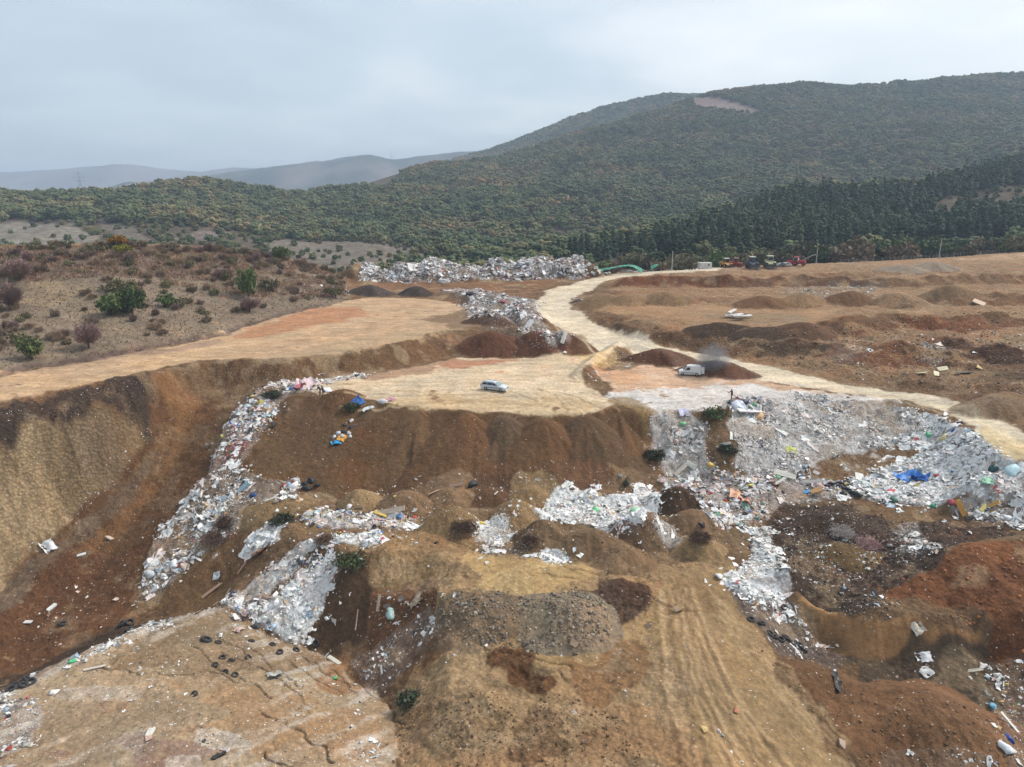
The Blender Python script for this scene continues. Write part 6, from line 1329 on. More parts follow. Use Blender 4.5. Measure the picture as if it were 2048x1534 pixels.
# ------------------------------------------------------------------ tyres
def lathe(name, prof, mat, n=20, axis='Z'):
    V = []; F = []; m = len(prof)
    for j in range(n):
        a = 6.28318 * j / n
        for r, z in prof: V.append((r * math.cos(a), r * math.sin(a), z))
    for j in range(n):
        for k in range(m): F.append((j * m + k, ((j + 1) % n) * m + k, ((j + 1) % n) * m + (k + 1) % m, j * m + (k + 1) % m))
    me = bpy.data.meshes.new(name); me.from_pydata(V, [], F); me.materials.append(mat)
    for p in me.polygons: p.use_smooth = True
    return me
M_RUBBER = plain('old_rubber', (58, 56, 56), .75)
TYRE = lathe('tyre', [(.30,-.10),(.33,-.15),(.46,-.15),(.52,-.09),(.53,0),(.52,.09),(.46,.15),(.33,.15),(.30,.10)], M_RUBBER)
for px, py, s, lab, g in [(125,1249,1.15,'lone tyre on the brown valley floor',None),(243,1249,1.1,'left tyre of the pair below the valley slope',None),(260,1246,1.1,'right tyre of the pair below the valley slope',None),(258,1260,1.0,'lowest tyre below the tyre pair in the valley',None),(413,1281,1.25,'largest tyre near the tip of the cracked surface',None),(437,1286,.8,'small tyre right of the largest one',None),(503,1283,.75,'tyre near the foot of the white fan',None),(545,1290,.8,'tyre half sunk by the foot of the white fan',None),(593,1301,.85,'tyre in the trench below the white fan',None),(632,1288,.85,'tyre below the dark brown slope beside the fan',None)] + \
  [(p, q, .75, 'worn tyre in the loose group on the cracked tip surface', 'loose tyres on the cracked tip surface') for p, q in [(445,1316),(465,1321),(497,1317),(430,1331),(450,1346),(470,1351),(388,1390),(560,1305)]] + \
  [(p, q, 1.0, 'tyre in the dark heap at the left end of the valley', 'tyre heap at the left edge') for p, q in [(30,1372),(42,1366),(55,1360),(48,1372),(22,1380),(62,1366)]] + \
  [(1502,1240,.8,'left tyre of the two on the litter slope beside the haul track',None),(1524,1248,.8,'right tyre of the two on the litter slope beside the haul track',None),(1569,1216,.75,'tyre high on the litter slope beside the haul track',None)] + \
  [(p, q, .85, 'tyre in the black cluster at the bottom of the litter slope', 'black tyre cluster below the litter slope') for p, q in [(1548,1275),(1562,1280),(1572,1276),(1585,1288),(1600,1292),(1608,1300),(1540,1268)]] + [(1866,920,.7,'small tyre in the rubbish rim below the road',None),(872,1086,.6,'small dark tyre on the pale track left of the rubbish cone',None)]:
    x, y = hit(px, py); o = bpy.data.objects.new('tyre', TYRE); COL.objects.link(o); tag(o, lab, 'tyre', g)
    M = place_mats(np.array([x]), np.array([y]), np.array([.22]), lr)[0]
    o.matrix_world = Matrix.Translation((x, y, float(gz(x, y)) + .1 * s)) @ Matrix(M.tolist()).to_4x4() @ Matrix.Diagonal((s * .85, s * .85, s * .85, 1))
# ------------------------------------------------------------------ vehicles and machines
def empty(name, x, y, z, yaw, label, cat, group=None, pitch=0):
    e = bpy.data.objects.new(name, None); COL.objects.link(e); e.location = (x, y, z); e.rotation_euler = (0, pitch, yaw); tag(e, label, cat, group); return e
def part(name, me, parent, loc=(0, 0, 0), rot=(0, 0, 0), scale=(1, 1, 1)):
    o = bpy.data.objects.new(name, me); COL.objects.link(o); o.parent = parent; o.location = loc; o.rotation_euler = rot; o.scale = scale; return o
def prism(name, outline, width, mat, bevel=0.05, seg=2):
    """side outline (x, z) carried across the width; width(z) gives the half width"""
    bm = bmesh.new(); L = [bm.verts.new((x, width(z), z)) for x, z in outline]; Rr = [bm.verts.new((x, -width(z), z)) for x, z in outline]; n = len(outline)
    bm.faces.new(L); bm.faces.new(Rr[::-1])
    for k in range(n): bm.faces.new((L[k], Rr[k], Rr[(k + 1) % n], L[(k + 1) % n]))
    bmesh.ops.recalc_face_normals(bm, faces=bm.faces)
    if bevel: bmesh.ops.bevel(bm, geom=list(bm.edges), offset=bevel, segments=seg, affect='EDGES', clamp_overlap=True)
    me = bpy.data.meshes.new(name); bm.to_mesh(me); bm.free(); me.materials.append(mat)
    for p in me.polygons: p.use_smooth = False
    return me
def boxm(name, sx, sy, sz, mat, bevel=0.02):
    return prism(name, [(-sx / 2, -sz / 2), (sx / 2, -sz / 2), (sx / 2, sz / 2), (-sx / 2, sz / 2)], lambda z: sy / 2, mat, bevel, 1)
def poly_slab(name, pts, mat, th=.015):
    """thin pane through 3D corner points"""
    bm = bmesh.new(); v = [bm.verts.new(p) for p in pts]; f = bm.faces.new(v); bm.normal_update(); nrm = f.normal.copy()
    r = bmesh.ops.extrude_face_region(bm, geom=[f])
    for q in r['geom']:
        if isinstance(q, bmesh.types.BMVert): q.co += nrm * th
    bmesh.ops.recalc_face_normals(bm, faces=bm.faces)
    me = bpy.data.meshes.new(name); bm.to_mesh(me); bm.free(); me.materials.append(mat); return me
M_GLASS = plain('dark_glass', (34, 42, 50), .12, spec=.6, noise=.03); M_SCREEN = plain('pale_glass', (136, 158, 160), .12, spec=.6, noise=.03)
M_SILVER = plain('silver_paint', (214, 219, 224), .3, .0, noise=.05); M_WHITE = plain('white_paint', (232, 234, 234), .35, noise=.05); M_TRIM = plain('black_plastic', (40, 40, 42), .6, noise=.05)
M_RIM = plain('alloy', (186, 188, 190), .35, .6, noise=.05); M_LAMP = plain('lamp_lens', (226, 226, 220), .15, noise=.02); M_TAIL = plain('tail_lens', (150, 30, 30), .2, noise=.02); M_PLATE = plain('number_plate', (222, 222, 216), .4, noise=.02)
def wheel(parent, x, y, r, w, rim=M_RIM):
    t = lathe('tyre', [(r * .62, -w / 2), (r * .95, -w / 2), (r, -w * .3), (r, w * .3), (r * .95, w / 2), (r * .62, w / 2)], M_RUBBER, 18)
    e = part('wheel', t, parent, (x, y, r), (math.pi / 2, 0, 0)); 
    part('rim', lathe('rim', [(.001, -w * .38), (r * .66, -w * .42), (r * .66, w * .42), (.001, w * .38)], rim, 14), e)
    return e
def road_car(name, label, x, y, z, yaw, paint, low, cab, W, panes, screen, rearw, wheels, wr, van=False):
    e = empty(name, x, y, z, yaw, label, 'van' if van else 'car')
    wl_ = lambda q: W - .05 * abs(q - .6); zt = max(p[1] for p in cab); zb = min(p[1] for p in cab); ins = .06 if van else .16
    wc = lambda q: W - .03 - ins * (q - zb) / (zt - zb)
    body = part('body', prism('body', low, wl_, paint, .06), e); part('roof', prism('roof', cab, wc, paint, .05), e)
    for s in (1, -1):
        for pn in panes: part('side_window', poly_slab('side_window', [(a, s * (wc(b) + .012), b) for a, b in pn], M_GLASS), e)
        part('wing_mirror', boxm('wing_mirror', .14, .2, .14, paint), e, (cab[-1][0] - .12, s * (W + .1), zb + .1))
        part('headlight', boxm('headlight', .16, .34, .15, M_LAMP), e, (low[-3][0] + .02 if not van else 1.9, s * (W - .3), .66))
        part('tail_light', boxm('tail_light', .08, .16, .36, M_TAIL), e, (low[1][0], s * (W - .12), .85))
        part('side_strip', boxm('side_strip', 2.4, .03, .09, M_TRIM, .01), e, (-.1, s * (W + .005), .58))
        for wx in wheels: wheel(e, wx, s * (W - .08), wr, .2)
    part('windscreen', poly_slab('windscreen', [(screen[0][0], -wc(screen[0][1]) + .06, screen[0][1]), (screen[0][0], wc(screen[0][1]) - .06, screen[0][1]), (screen[1][0], wc(screen[1][1]) - .08, screen[1][1]), (screen[1][0], -wc(screen[1][1]) + .08, screen[1][1])], M_SCREEN), e)
    if rearw: part('rear_window', poly_slab('rear_window', [(rearw[0][0], -wc(rearw[0][1]) + .1, rearw[0][1]), (rearw[0][0], wc(rearw[0][1]) - .1, rearw[0][1]), (rearw[1][0], wc(rearw[1][1]) - .1, rearw[1][1]), (rearw[1][0], -wc(rearw[1][1]) + .1, rearw[1][1])], M_GLASS), e)
    fx = max(p[0] for p in low); rx = min(p[0] for p in low)
    part('front_bumper', boxm('front_bumper', .16, 2 * W - .1, .24, M_TRIM if van else paint, .04), e, (fx + .02, 0, .42)); part('rear_bumper', boxm('rear_bumper', .14, 2 * W - .1, .22, M_TRIM if van else paint, .04), e, (rx - .02, 0, .42))
    part('grille', boxm('grille', .06, .8, .14, M_TRIM), e, (fx + .05, 0, .62)); part('number_plate', boxm('number_plate', .03, .52, .11, M_PLATE, .005), e, (fx + .12, 0, .42))
    e.scale = (.93, .93, .93)
    return e
cx_, cy_ = hit(990, 780)
car = road_car('estate_car', 'silver estate car parked alone on the tan tipping plateau', cx_, cy_, float(gz(cx_, cy_)) + .02, R(-24), M_SILVER,
    [(-2.2,.27),(-2.3,.55),(-2.26,.94),(-.6,.97),(1.0,.94),(1.75,.83),(2.2,.66),(2.28,.45),(2.15,.25)], [(-2.24,.92),(-2.02,1.36),(-1.75,1.46),(-.2,1.48),(.25,1.42),(1.08,.93)], .87,
    [[(-2.02,1.0),(-1.88,1.32),(-1.12,1.36),(-1.12,1.0)],[(-1.06,1.0),(-1.06,1.36),(-.2,1.38),(-.2,1.0)],[(-.14,1.0),(-.14,1.38),(.22,1.33),(.80,1.0)]], ((1.06,.98),(.33,1.41)), ((-2.26,.99),(-2.06,1.36)), (1.42,-1.35), .32)
for s in (1, -1): part('roof_rail', boxm('roof_rail', 2.0, .05, .05, M_TRIM, .01), car, (-.9, s * .62, 1.50))
vx, vy = hit(1379, 750)
van = road_car('panel_van', 'small white panel van with its rear door open beside the smoke', vx, vy, float(gz(vx, vy)) + .02, R(169), M_WHITE,
    [(-1.95,.28),(-2.0,.6),(-1.99,1.0),(.4,1.02),(1.1,.98),(1.72,.86),(1.98,.64),(2.02,.42),(1.9,.26)], [(-1.98,.98),(-1.96,1.70),(-1.80,1.82),(.15,1.84),(.52,1.74),(1.16,.97)], .83,
    [[(.02,1.08),(.02,1.58),(.46,1.58),(.92,1.08)]], ((1.14,1.02),(.58,1.72)), None, (1.32,-1.25), .31, True)
part('load_shade_panel', boxm('load_shade_panel', .05, 1.3, 1.15, M_TRIM, .01), van, (-2.0, 0, 1.1)); part('rear_door', boxm('rear_door', .62, .05, 1.25, M_WHITE, .02), van, (-2.3, -.84, 1.12), (0, 0, R(8)))  # black panel stands in for the shade inside the open load space
part('rear_door', boxm('rear_door', .62, .05, 1.25, M_WHITE, .02), van, (-2.22, .84, 1.12), (0, 0, R(-24)))

def machine_mats(rgb): return plain('machine_paint', rgb, .5, noise=.15)
M_STEEL = plain('worn_steel', (96, 92, 88), .5, .3)
def loader(name, label, px, py, yaw, rgb, roof=(226, 226, 220), s=1.0, bucket=True, z_add=0, cabfwd=0.0):
    x, y = hit(px, py); e = empty(name, x, y, float(gz(x, y)) + z_add, yaw, label, 'machine', 'parked machines on the upper plateau'); e.scale = (s, s, s)
    pm = machine_mats(rgb); wh = plain('roof_paint', roof, .5)
    part('engine_hood', prism('engine_hood', [(-3.1,.9),(-3.1,1.8),(-2.7,2.05),(-.6,2.15),(-.6,.9)], lambda z: 1.1 - .1 * max(z - 1.4, 0), pm, .08), e)
    part('counterweight', boxm('counterweight', .5, 2.4, .7, M_STEEL, .06), e, (-3.25, 0, 1.05))
    part('front_frame', prism('front_frame', [(-.5,.7),(-.5,1.4),(.9,1.7),(1.7,1.2),(1.7,.7)], lambda z: .75, pm, .06), e)
    cab = part('cab', prism('cab', [(-.9 + cabfwd,2.0),(-.8 + cabfwd,3.15),(.5 + cabfwd,3.15),(.65 + cabfwd,2.0),(.5 + cabfwd,1.4),(-.9 + cabfwd,1.4)], lambda z: .8 - .06 * max(z - 2, 0), pm, .05), e)
    for sd in (1, -1): part('side_window', poly_slab('side_window', [(-.7 + cabfwd, sd * .81, 2.05), (-.66 + cabfwd, sd * .77, 3.0), (.4 + cabfwd, sd * .77, 3.0), (.52 + cabfwd, sd * .81, 2.05)], M_GLASS), cab)
    part('windscreen', poly_slab('windscreen', [(.67 + cabfwd, -.68, 2.05), (.67 + cabfwd, .68, 2.05), (.56 + cabfwd, .64, 3.0), (.56 + cabfwd, -.64, 3.0)], M_GLASS), cab)
    part('cab_roof', boxm('cab_roof', 1.7, 1.75, .18, wh, .05), e, (-.15 + cabfwd, 0, 3.26)); part('exhaust', lathe('exhaust', [(.001,0),(.06,0),(.06,.9),(.001,.9)], M_STEEL, 10), e, (-1.6, .4, 2.1))
    for wx in (-1.75, 1.35):
        for sd in (1, -1): wheel(e, wx, sd * 1.05, .78, .6, pm)
    for sd in (1, -1):
        part('lift_arm', prism('lift_arm', [(.6,1.5),(.8,1.75),(2.4,1.0),(2.9,.55),(2.7,.4),(2.2,.75)], lambda z: .1, pm, .03), e, (0, sd * .5, 0))
        part('headlight', boxm('headlight', .12, .22, .2, M_LAMP), e, (1.0, sd * .85, 1.75)); part('mudguard', prism('mudguard', [(.55,1.62),(1.35,1.78),(2.1,1.6),(2.1,1.54),(1.35,1.7),(.55,1.55)], lambda z: .3, pm, .02), e, (0, sd * 1.05, 0))
    if bucket: part('bucket', prism('bucket', [(2.7,.25),(2.75,1.05),(3.0,1.15),(2.95,.55),(3.2,.3),(3.75,.2),(3.75,.14),(3.0,.1)], lambda z: 1.35, M_STEEL, .02), e)
    return e
loader('wheel_loader', 'yellow wheel loader with a white roof beside the white container', 1452, 536, R(-82), (206,156,60), s=.98)
loader('compactor', 'red compactor standing behind the yellow wheel loader', 1472, 535, R(-25), (186,72,52), (170,140,110), s=.95, bucket=False)
loader('wheel_loader', 'dark grey wheel loader in the middle of the parked machines', 1504, 536, R(-92), (84,84,104), s=1.05)
loader('wheel_loader', 'cream wheel loader right of the dark one', 1539, 535, R(-100), (206,204,160), (226,222,200), s=1.1)
x, y = hit(1595, 531); tr = empty('tractor', x, y, float(gz(x, y)), R(-35), 'red tractor with a raised arm at the right of the parked machines', 'machine', 'parked machines on the upper plateau')
pm = machine_mats((206, 56, 64))
part('hood', prism('hood', [(.2,.9),(.2,1.75),(2.1,1.6),(2.4,1.3),(2.4,.9)], lambda z: .5, pm, .08), tr); part('chassis', boxm('chassis', 3.6, .7, .5, M_STEEL), tr, (.4, 0, .8))
cb = part('cab', prism('cab', [(-1.3,1.1),(-1.2,2.6),(.05,2.6),(.25,1.1)], lambda z: .72 - .08 * max(z - 1.5, 0), plain('cab_frame', (200, 196, 190), .5), .04), tr)
part('cab_roof', boxm('cab_roof', 1.6, 1.6, .16, pm, .05), tr, (-.55, 0, 2.7))
for sd in (1, -1):
    part('side_window', poly_slab('side_window', [(-1.1, sd * .72, 1.6), (-1.05, sd * .67, 2.5), (-.05, sd * .67, 2.5), (.08, sd * .72, 1.6)], M_GLASS), cb)
    wheel(tr, -.7, sd * .9, .8, .45, pm); wheel(tr, 1.8, sd * .8, .5, .32, pm)
    part('mudguard', prism('mudguard', [(-1.6,1.2),(-1.3,1.7),(-.1,1.7),(.15,1.3),(.1,1.25),(-.15,1.6),(-1.25,1.6),(-1.5,1.15)], lambda z: .25, pm, .02), tr, (0, sd * .9, 0))
part('exhaust', lathe('exhaust', [(.001,0),(.05,0),(.05,1.2),(.001,1.2)], M_STEEL, 8), tr, (1.2, .35, 1.6))
part('raised_arm', prism('raised_arm', [(1.2,1.6),(1.3,1.8),(4.2,3.6),(5.1,3.75),(5.1,3.45),(4.4,3.35)], lambda z: .16, plain('arm_paint', (196, 190, 176), .5), .03), tr)
part('front_loader', prism('front_loader', [(-3.4,.3),(-3.4,1.3),(-1.4,1.5),(-1.4,.8)], lambda z: .8, pm, .08), tr)
# container
x, y = hit(1409, 538); ct = empty('container', x, y, float(gz(x, y)) - .05, R(4), 'white weathered container left of the yellow wheel loader', 'container')
M_CONT = plain('stained_white', (222, 222, 220), .6, noise=.22, scale=1.3)
part('body', boxm('body', 4.5, 2.4, 2.2, M_CONT, .03), ct, (0, 0, 1.2)); part('roof', boxm('roof', 4.6, 2.5, .12, M_CONT, .02), ct, (0, 0, 2.37))
for k in range(9): part('rib', boxm('rib', .08, .05, 2.0, M_CONT, .01), ct, (-2.0 + .5 * k, -1.225, 1.2))
part('door', boxm('door', .05, 1.9, 1.9, M_CONT, .01), ct, (-2.28, 0, 1.2)); part('window', boxm('window', .7, .04, .5, M_GLASS, .01), ct, (1.0, -1.26, 1.6))
for dx in (-1.9, 1.9): part('foot', boxm('foot', .3, 2.3, .22, M_STEEL, .01), ct, (dx, 0, .06))
# far parked cars beside the tractor
for px, py, c, lab in [(1570, 533, (216,214,210), 'small pale car parked left of the red tractor'), (1560, 534, (120,110,110), 'small dark car half hidden left of the red tractor')]:
    x, y = hit(px, py)
    road_car('car', lab, x, y, float(gz(x, y)), R(200), plain('car_paint', c, .4, noise=.05), [(-1.9,.27),(-2.0,.55),(-1.96,.9),(-.6,.92),(1.0,.9),(1.7,.8),(1.95,.62),(2.0,.45),(1.9,.25)], [(-1.7,.9),(-1.2,1.38),(-.2,1.44),(.25,1.38),(1.0,.9)], .83, [[(-1.2,.97),(-1.0,1.3),(.2,1.33),(.75,.97)]], ((.98,.95),(.3,1.37)), ((-1.7,.95),(-1.25,1.34)), (1.25,-1.2), .3)
# poles
M_CONC = plain('concrete', (196, 192, 186), .8)
def pole(px, py_foot, py_top, Y, label, arm=False):
    x, y, z = at_y(px, py_foot, Y); z = float(gz(x, y)); h = at_y(px, py_top, Y)[2] - z
    e = empty('utility_pole', x, y, z - .3, 0, label, 'pole', 'concrete poles along the upper plateau')
    part('shaft', tube('shaft', [(0, 0, 0), (0, 0, h + .3)], [.16, .10], M_CONC, n=8), e); part('cap', boxm('cap', .26, .26, .12, M_STEEL, .02), e, (0, 0, h + .34))
    part('insulator', lathe('insulator', [(.001,0),(.07,0),(.05,.2),(.001,.2)], M_STEEL, 8), e, (.12, 0, h + .05))
pole(1344, 532, 502, 228, 'short grey pole left of the white container'); pole(1632, 528, 495, 232, 'grey pole right of the red tractor'); pole(1877, 520, 478, 238, 'tallest grey pole above the pale gravel heaps')
# wire fence behind the right edge
pts_f = [hit(px, py) for px, py in [(1680, 528), (1780, 523), (1880, 516), (1960, 510), (2048, 502), (2120, 497)]]
fe = empty('wire_fence', pts_f[0][0], pts_f[0][1], 0, 0, 'low grey wire fence along the top right edge', 'fence'); Pm = tube('post', [(0, 0, -.2), (0, 0, 1.5)], [.06, .05], M_CONC, n=6); fpts = []
for (x1, y1), (x2, y2) in zip(pts_f[:-1], pts_f[1:]):
    n = max(1, int(math.hypot(x2 - x1, y2 - y1) / 3.0))
    for k in range(n): fpts.append((x1 + (x2 - x1) * k / n, y1 + (y2 - y1) * k / n))
for fx, fy in fpts: part('post', Pm, fe, (fx - pts_f[0][0], fy - pts_f[0][1], float(gz(fx, fy))))
for hgt in (.4, .9, 1.35):
    v = []; q = []
    for k, (fx, fy) in enumerate(fpts):
        zz = float(gz(fx, fy)) + hgt; v += [(fx - pts_f[0][0], fy - pts_f[0][1] - .07, zz - .015), (fx - pts_f[0][0], fy - pts_f[0][1] - .07, zz + .015), (fx - pts_f[0][0], fy - pts_f[0][1] - .10, zz)]
        if k: a = 3 * k; q += [(a - 3, a, a + 1, a - 2), (a - 2, a + 1, a + 2, a - 1), (a - 1, a + 2, a, a - 3)]
    me = bpy.data.meshes.new('wire'); me.from_pydata(v, [], q); me.materials.append(M_STEEL); part('wire', me, fe)
# green sheeting thrown over the rubbish, ending in an arch
M_NET = plain('green_sheeting', (92, 176, 146), .6, noise=.18, scale=.6)
def band(name, marks, Y, label, mat, depth=.5):
    V = []; F = []; n = 6; P = []
    for k in range(len(marks) - 1):
        for t in range(n): f = t / n; P.append([marks[k][i] + (marks[k + 1][i] - marks[k][i]) * f for i in range(3)])
    P.append(list(marks[-1]))
    for k, (px, py, w) in enumerate(P):
        x, y, z = at_y(px, py, Y); j = .12 * math.sin(k * 1.7) + .08 * math.sin(k * 3.1)
        for dy, dz in ((-depth - .3 * w, -w + j), (-depth * .6, -w * .3), (0, j * .5), (depth * .6, -w * .3), (depth, -w)): V.append((x, y + dy, z + dz))
        if k:
            a = 5 * k
            for q in range(4): F.append((a - 5 + q, a + q, a + q + 1, a - 4 + q))
    me = bpy.data.meshes.new(name); me.from_pydata(V, [], F); me.materials.append(mat); o = bpy.data.objects.new(name, me); COL.objects.link(o); tag(o, label, 'sheeting'); 
    sm = o.modifiers.new('thickness', 'SOLIDIFY'); sm.thickness = .04; return o
band('green_sheeting', [(1154,544,1.2),(1175,541,1.0),(1200,538,.6),(1220,535,.35),(1240,531,.35),(1255,529,.4),(1268,530,.7),(1276,533,1.2),(1284,537,1.5)], 217, 'long green plastic sheeting arching beside the far road', M_NET)
band('green_sheeting', [(1302,532,.9),(1309,529,.9),(1316,528,.3)], 220, 'small scrap of green sheeting right of the arch', M_NET)
zx = [hit(1200, 552), hit(1290, 543)]
# rubbish below the sheeting
for k in range(26):
    t = k / 25; px = 1160 + 165 * t; py = 553 - 13 * t + random.uniform(-3, 1.5); x, y = hit(px, py); lay(random.choice(['sheet', 'slab', 'bag']), x, y + random.uniform(0, 3), random.uniform(.8, 1.7), srgb(*random.choice([(214,214,212), (180,176,172), (120,116,112), (206,196,186)])) / 1.15, 'pale rubbish piece in the row under the green sheeting', cat='rubbish', group='rubbish row under the green sheeting', lift=.3)
# pylons
M_PYL = plain('galvanised', (150, 156, 162), .6)
def pylon_mesh():
    V = []; F = []
    def bar(a, b, r=.06):
        a = Vector(a); b = Vector(b); d = (b - a).normalized(); u = d.orthogonal().normalized(); w = d.cross(u); i = len(V)
        for p in (a, b):
            for k in range(4): V.append(p + (u * math.cos(k * 1.5708) + w * math.sin(k * 1.5708)) * r)
        for k in range(4): F.append((i + k, i + (k + 1) % 4, i + 4 + (k + 1) % 4, i + 4 + k))
    H = 22
    hw = lambda z: 2.4 - 2.0 * min(z / 15, 1)
    for sx in (1, -1):
        for sy in (1, -1): bar((sx * 2.4, sy * 2.4, 0), (sx * .4, sy * .4, 15), .08); bar((sx * .4, sy * .4, 15), (0, 0, H), .07)
    for k in range(5):
        z0, z1 = k * 3, k * 3 + 3; a, b = hw(z0), hw(z1)
        for s in (1, -1): bar((-a, s * a, z0), (b, s * b, z1)); bar((a, s * a, z0), (-b, s * b, z1)); bar((s * a, -a, z0), (s * b, b, z1)); bar((s * a, a, z0), (s * b, -b, z1))
    for z, l in ((14, 4), (17, 5), (20, 3)): bar((-l, 0, z), (l, 0, z), .08); bar((-l, 0, z), (0, 0, z + 1.4), .06); bar((l, 0, z), (0, 0, z + 1.4), .06)
    me = bpy.data.meshes.new('lattice'); me.from_pydata([tuple(v) for v in V], [], F); me.materials.append(M_PYL); return me
PYL = pylon_mesh()
x, y = hit_far(164, 396); e = bpy.data.objects.new('pylon', PYL); COL.objects.link(e); e.location = (x, y, float(fz(np.array(x), np.array(y)))); e.rotation_euler[2] = .5; tag(e, 'lattice power pylon on the saddle of the left wooded hill', 'pylon')
x, y, z = at_y(783, 320, 3580); e = bpy.data.objects.new('pylon', PYL); COL.objects.link(e); e.location = (x, y, z); e.scale = (2, 2, 2); tag(e, 'tiny pylon on the distant middle ridge', 'pylon')

# ------------------------------------------------------------------ people
M_SKIN = plain('skin', (170, 126, 104), .6, noise=.04); M_HAIR = plain('hair', (40, 34, 32), .7)
def person(px, py, yaw, label, top, trousers, lean=.15, reach=.3, bag=None):
    J = {'pelvis': ((0, 0, .95), .135), 'waist': ((lean * .25, 0, 1.1), .13), 'chest': ((lean * .7, 0, 1.32), .155), 'neck': ((lean, 0, 1.49), .06), 'head': ((lean * 1.25, 0, 1.60), .095), 'crown': ((lean * 1.3, 0, 1.70), .08)}
    E = [('pelvis', 'waist'), ('waist', 'chest'), ('chest', 'neck'), ('neck', 'head'), ('head', 'crown')]
    for s, t in ((1, 'l'), (-1, 'r')):
        st = .12 * s
        J['sh' + t] = ((lean * .8, s * .2, 1.42), .07); J['el' + t] = ((lean + reach * .4, s * .25, 1.17), .052); J['wr' + t] = ((lean + reach, s * .2, 1.0), .034); J['hd' + t] = ((lean + reach + .08, s * .19, .96), .032)
        J['hip' + t] = ((0, s * .1, .88), .1); J['kn' + t] = ((.05 + st * .6, s * .12, .5), .07); J['an' + t] = ((st, s * .12, .09), .045); J['to' + t] = ((st + .17, s * .14, .04), .04)
        E += [('chest', 'sh' + t), ('sh' + t, 'el' + t), ('el' + t, 'wr' + t), ('wr' + t, 'hd' + t), ('pelvis', 'hip' + t), ('hip' + t, 'kn' + t), ('kn' + t, 'an' + t), ('an' + t, 'to' + t)]
        for f in range(5):
            nm = 'f%d' % f + t; b = J['hd' + t][0]
            J[nm] = ((b[0] + (.07 if f < 4 else .02), b[1] + (f - 1.5) * .018 * s if f < 4 else b[1] - .05 * s, b[2] - .03 - (.01 if f in (1, 2) else 0)), .009); E.append(('hd' + t, nm))
    keys = list(J); me = bpy.data.meshes.new('body'); me.from_pydata([J[k][0] for k in keys], [(keys.index(a), keys.index(b)) for a, b in E], [])
    tmp = bpy.data.objects.new('body', me); COL.objects.link(tmp)
    md = tmp.modifiers.new('skin', 'SKIN'); md.use_smooth_shade = True
    for k, sv in zip(keys, me.skin_vertices[0].data): sv.radius = (J[k][1], J[k][1])
    me.skin_vertices[0].data[0].use_root = True
    sd = tmp.modifiers.new('smooth', 'SUBSURF'); sd.levels = 1; sd.render_levels = 1
    bpy.context.view_layer.update(); dg = bpy.context.evaluated_depsgraph_get(); nm_ = bpy.data.meshes.new_from_object(tmp.evaluated_get(dg)); bpy.data.objects.remove(tmp)
    nm_.materials.clear(); mats = [plain('jacket', top, .8), plain('trousers', trousers, .85), M_SKIN, plain('shoes', (50, 44, 40), .7)]
    for m in mats: nm_.materials.append(m)
    wrx = lean + reach - .02
    for p in nm_.polygons:
        c = p.center; p.material_index = 3 if c.z < .12 else (1 if c.z < .93 and abs(c.x) < .28 and not c.x > wrx else (2 if c.z > 1.50 or c.x > wrx else 0))
    x, y = hit(px, py); e = empty('person', x, y, float(gz(x, y)), yaw, label, 'person'); part('body', nm_, e)
    hv, hf = ICO2; hv = hv * [.105, .098, .085]; k = hv[:, 2] > -.02; hm = mesh_np('hair', hv + [lean * 1.28 - .012, 0, 1.67], hf[k[hf].all(1)]); hm.materials.append(M_HAIR); part('hair', hm, e)
    return e
p1 = person(641, 791, R(200), 'person in black bending over the rubbish on the tipping edge', (38, 40, 44), (40, 42, 50), .22, .3)
p2 = person(647, 793, R(170), 'person in dark blue beside the bending one on the tipping edge', (44, 46, 60), (44, 46, 56), .12, .2)
p3 = person(1463, 800, R(195), 'person in black holding something at the top of the right slope', (36, 34, 36), (40, 36, 38), .08, .38)
put('sheet', 657, 783, 1.2, (228,228,232), 'white sack beside the two people on the tipping edge', name='sack', cat='sack', lift=.3)
x, y = hit(1457, 797); lay('slab', x - .1, y, .4, srgb(206,170,150) / 1.15, 'small pinkish box held by the lone person', name='box', cat='box', lift=2.6, stretch=(1, .8, 1.5))
put('sheet',612,775,2.6,(222,196,200),'pinkish white sheet pile beside the two people',lift=.2,stretch=(1.2,.9,1.8)); put('sheet',600,780,2.2,(206,120,130),'red striped cloth in the pile beside the two people',lift=.28,stretch=(.8,.6,1.6))
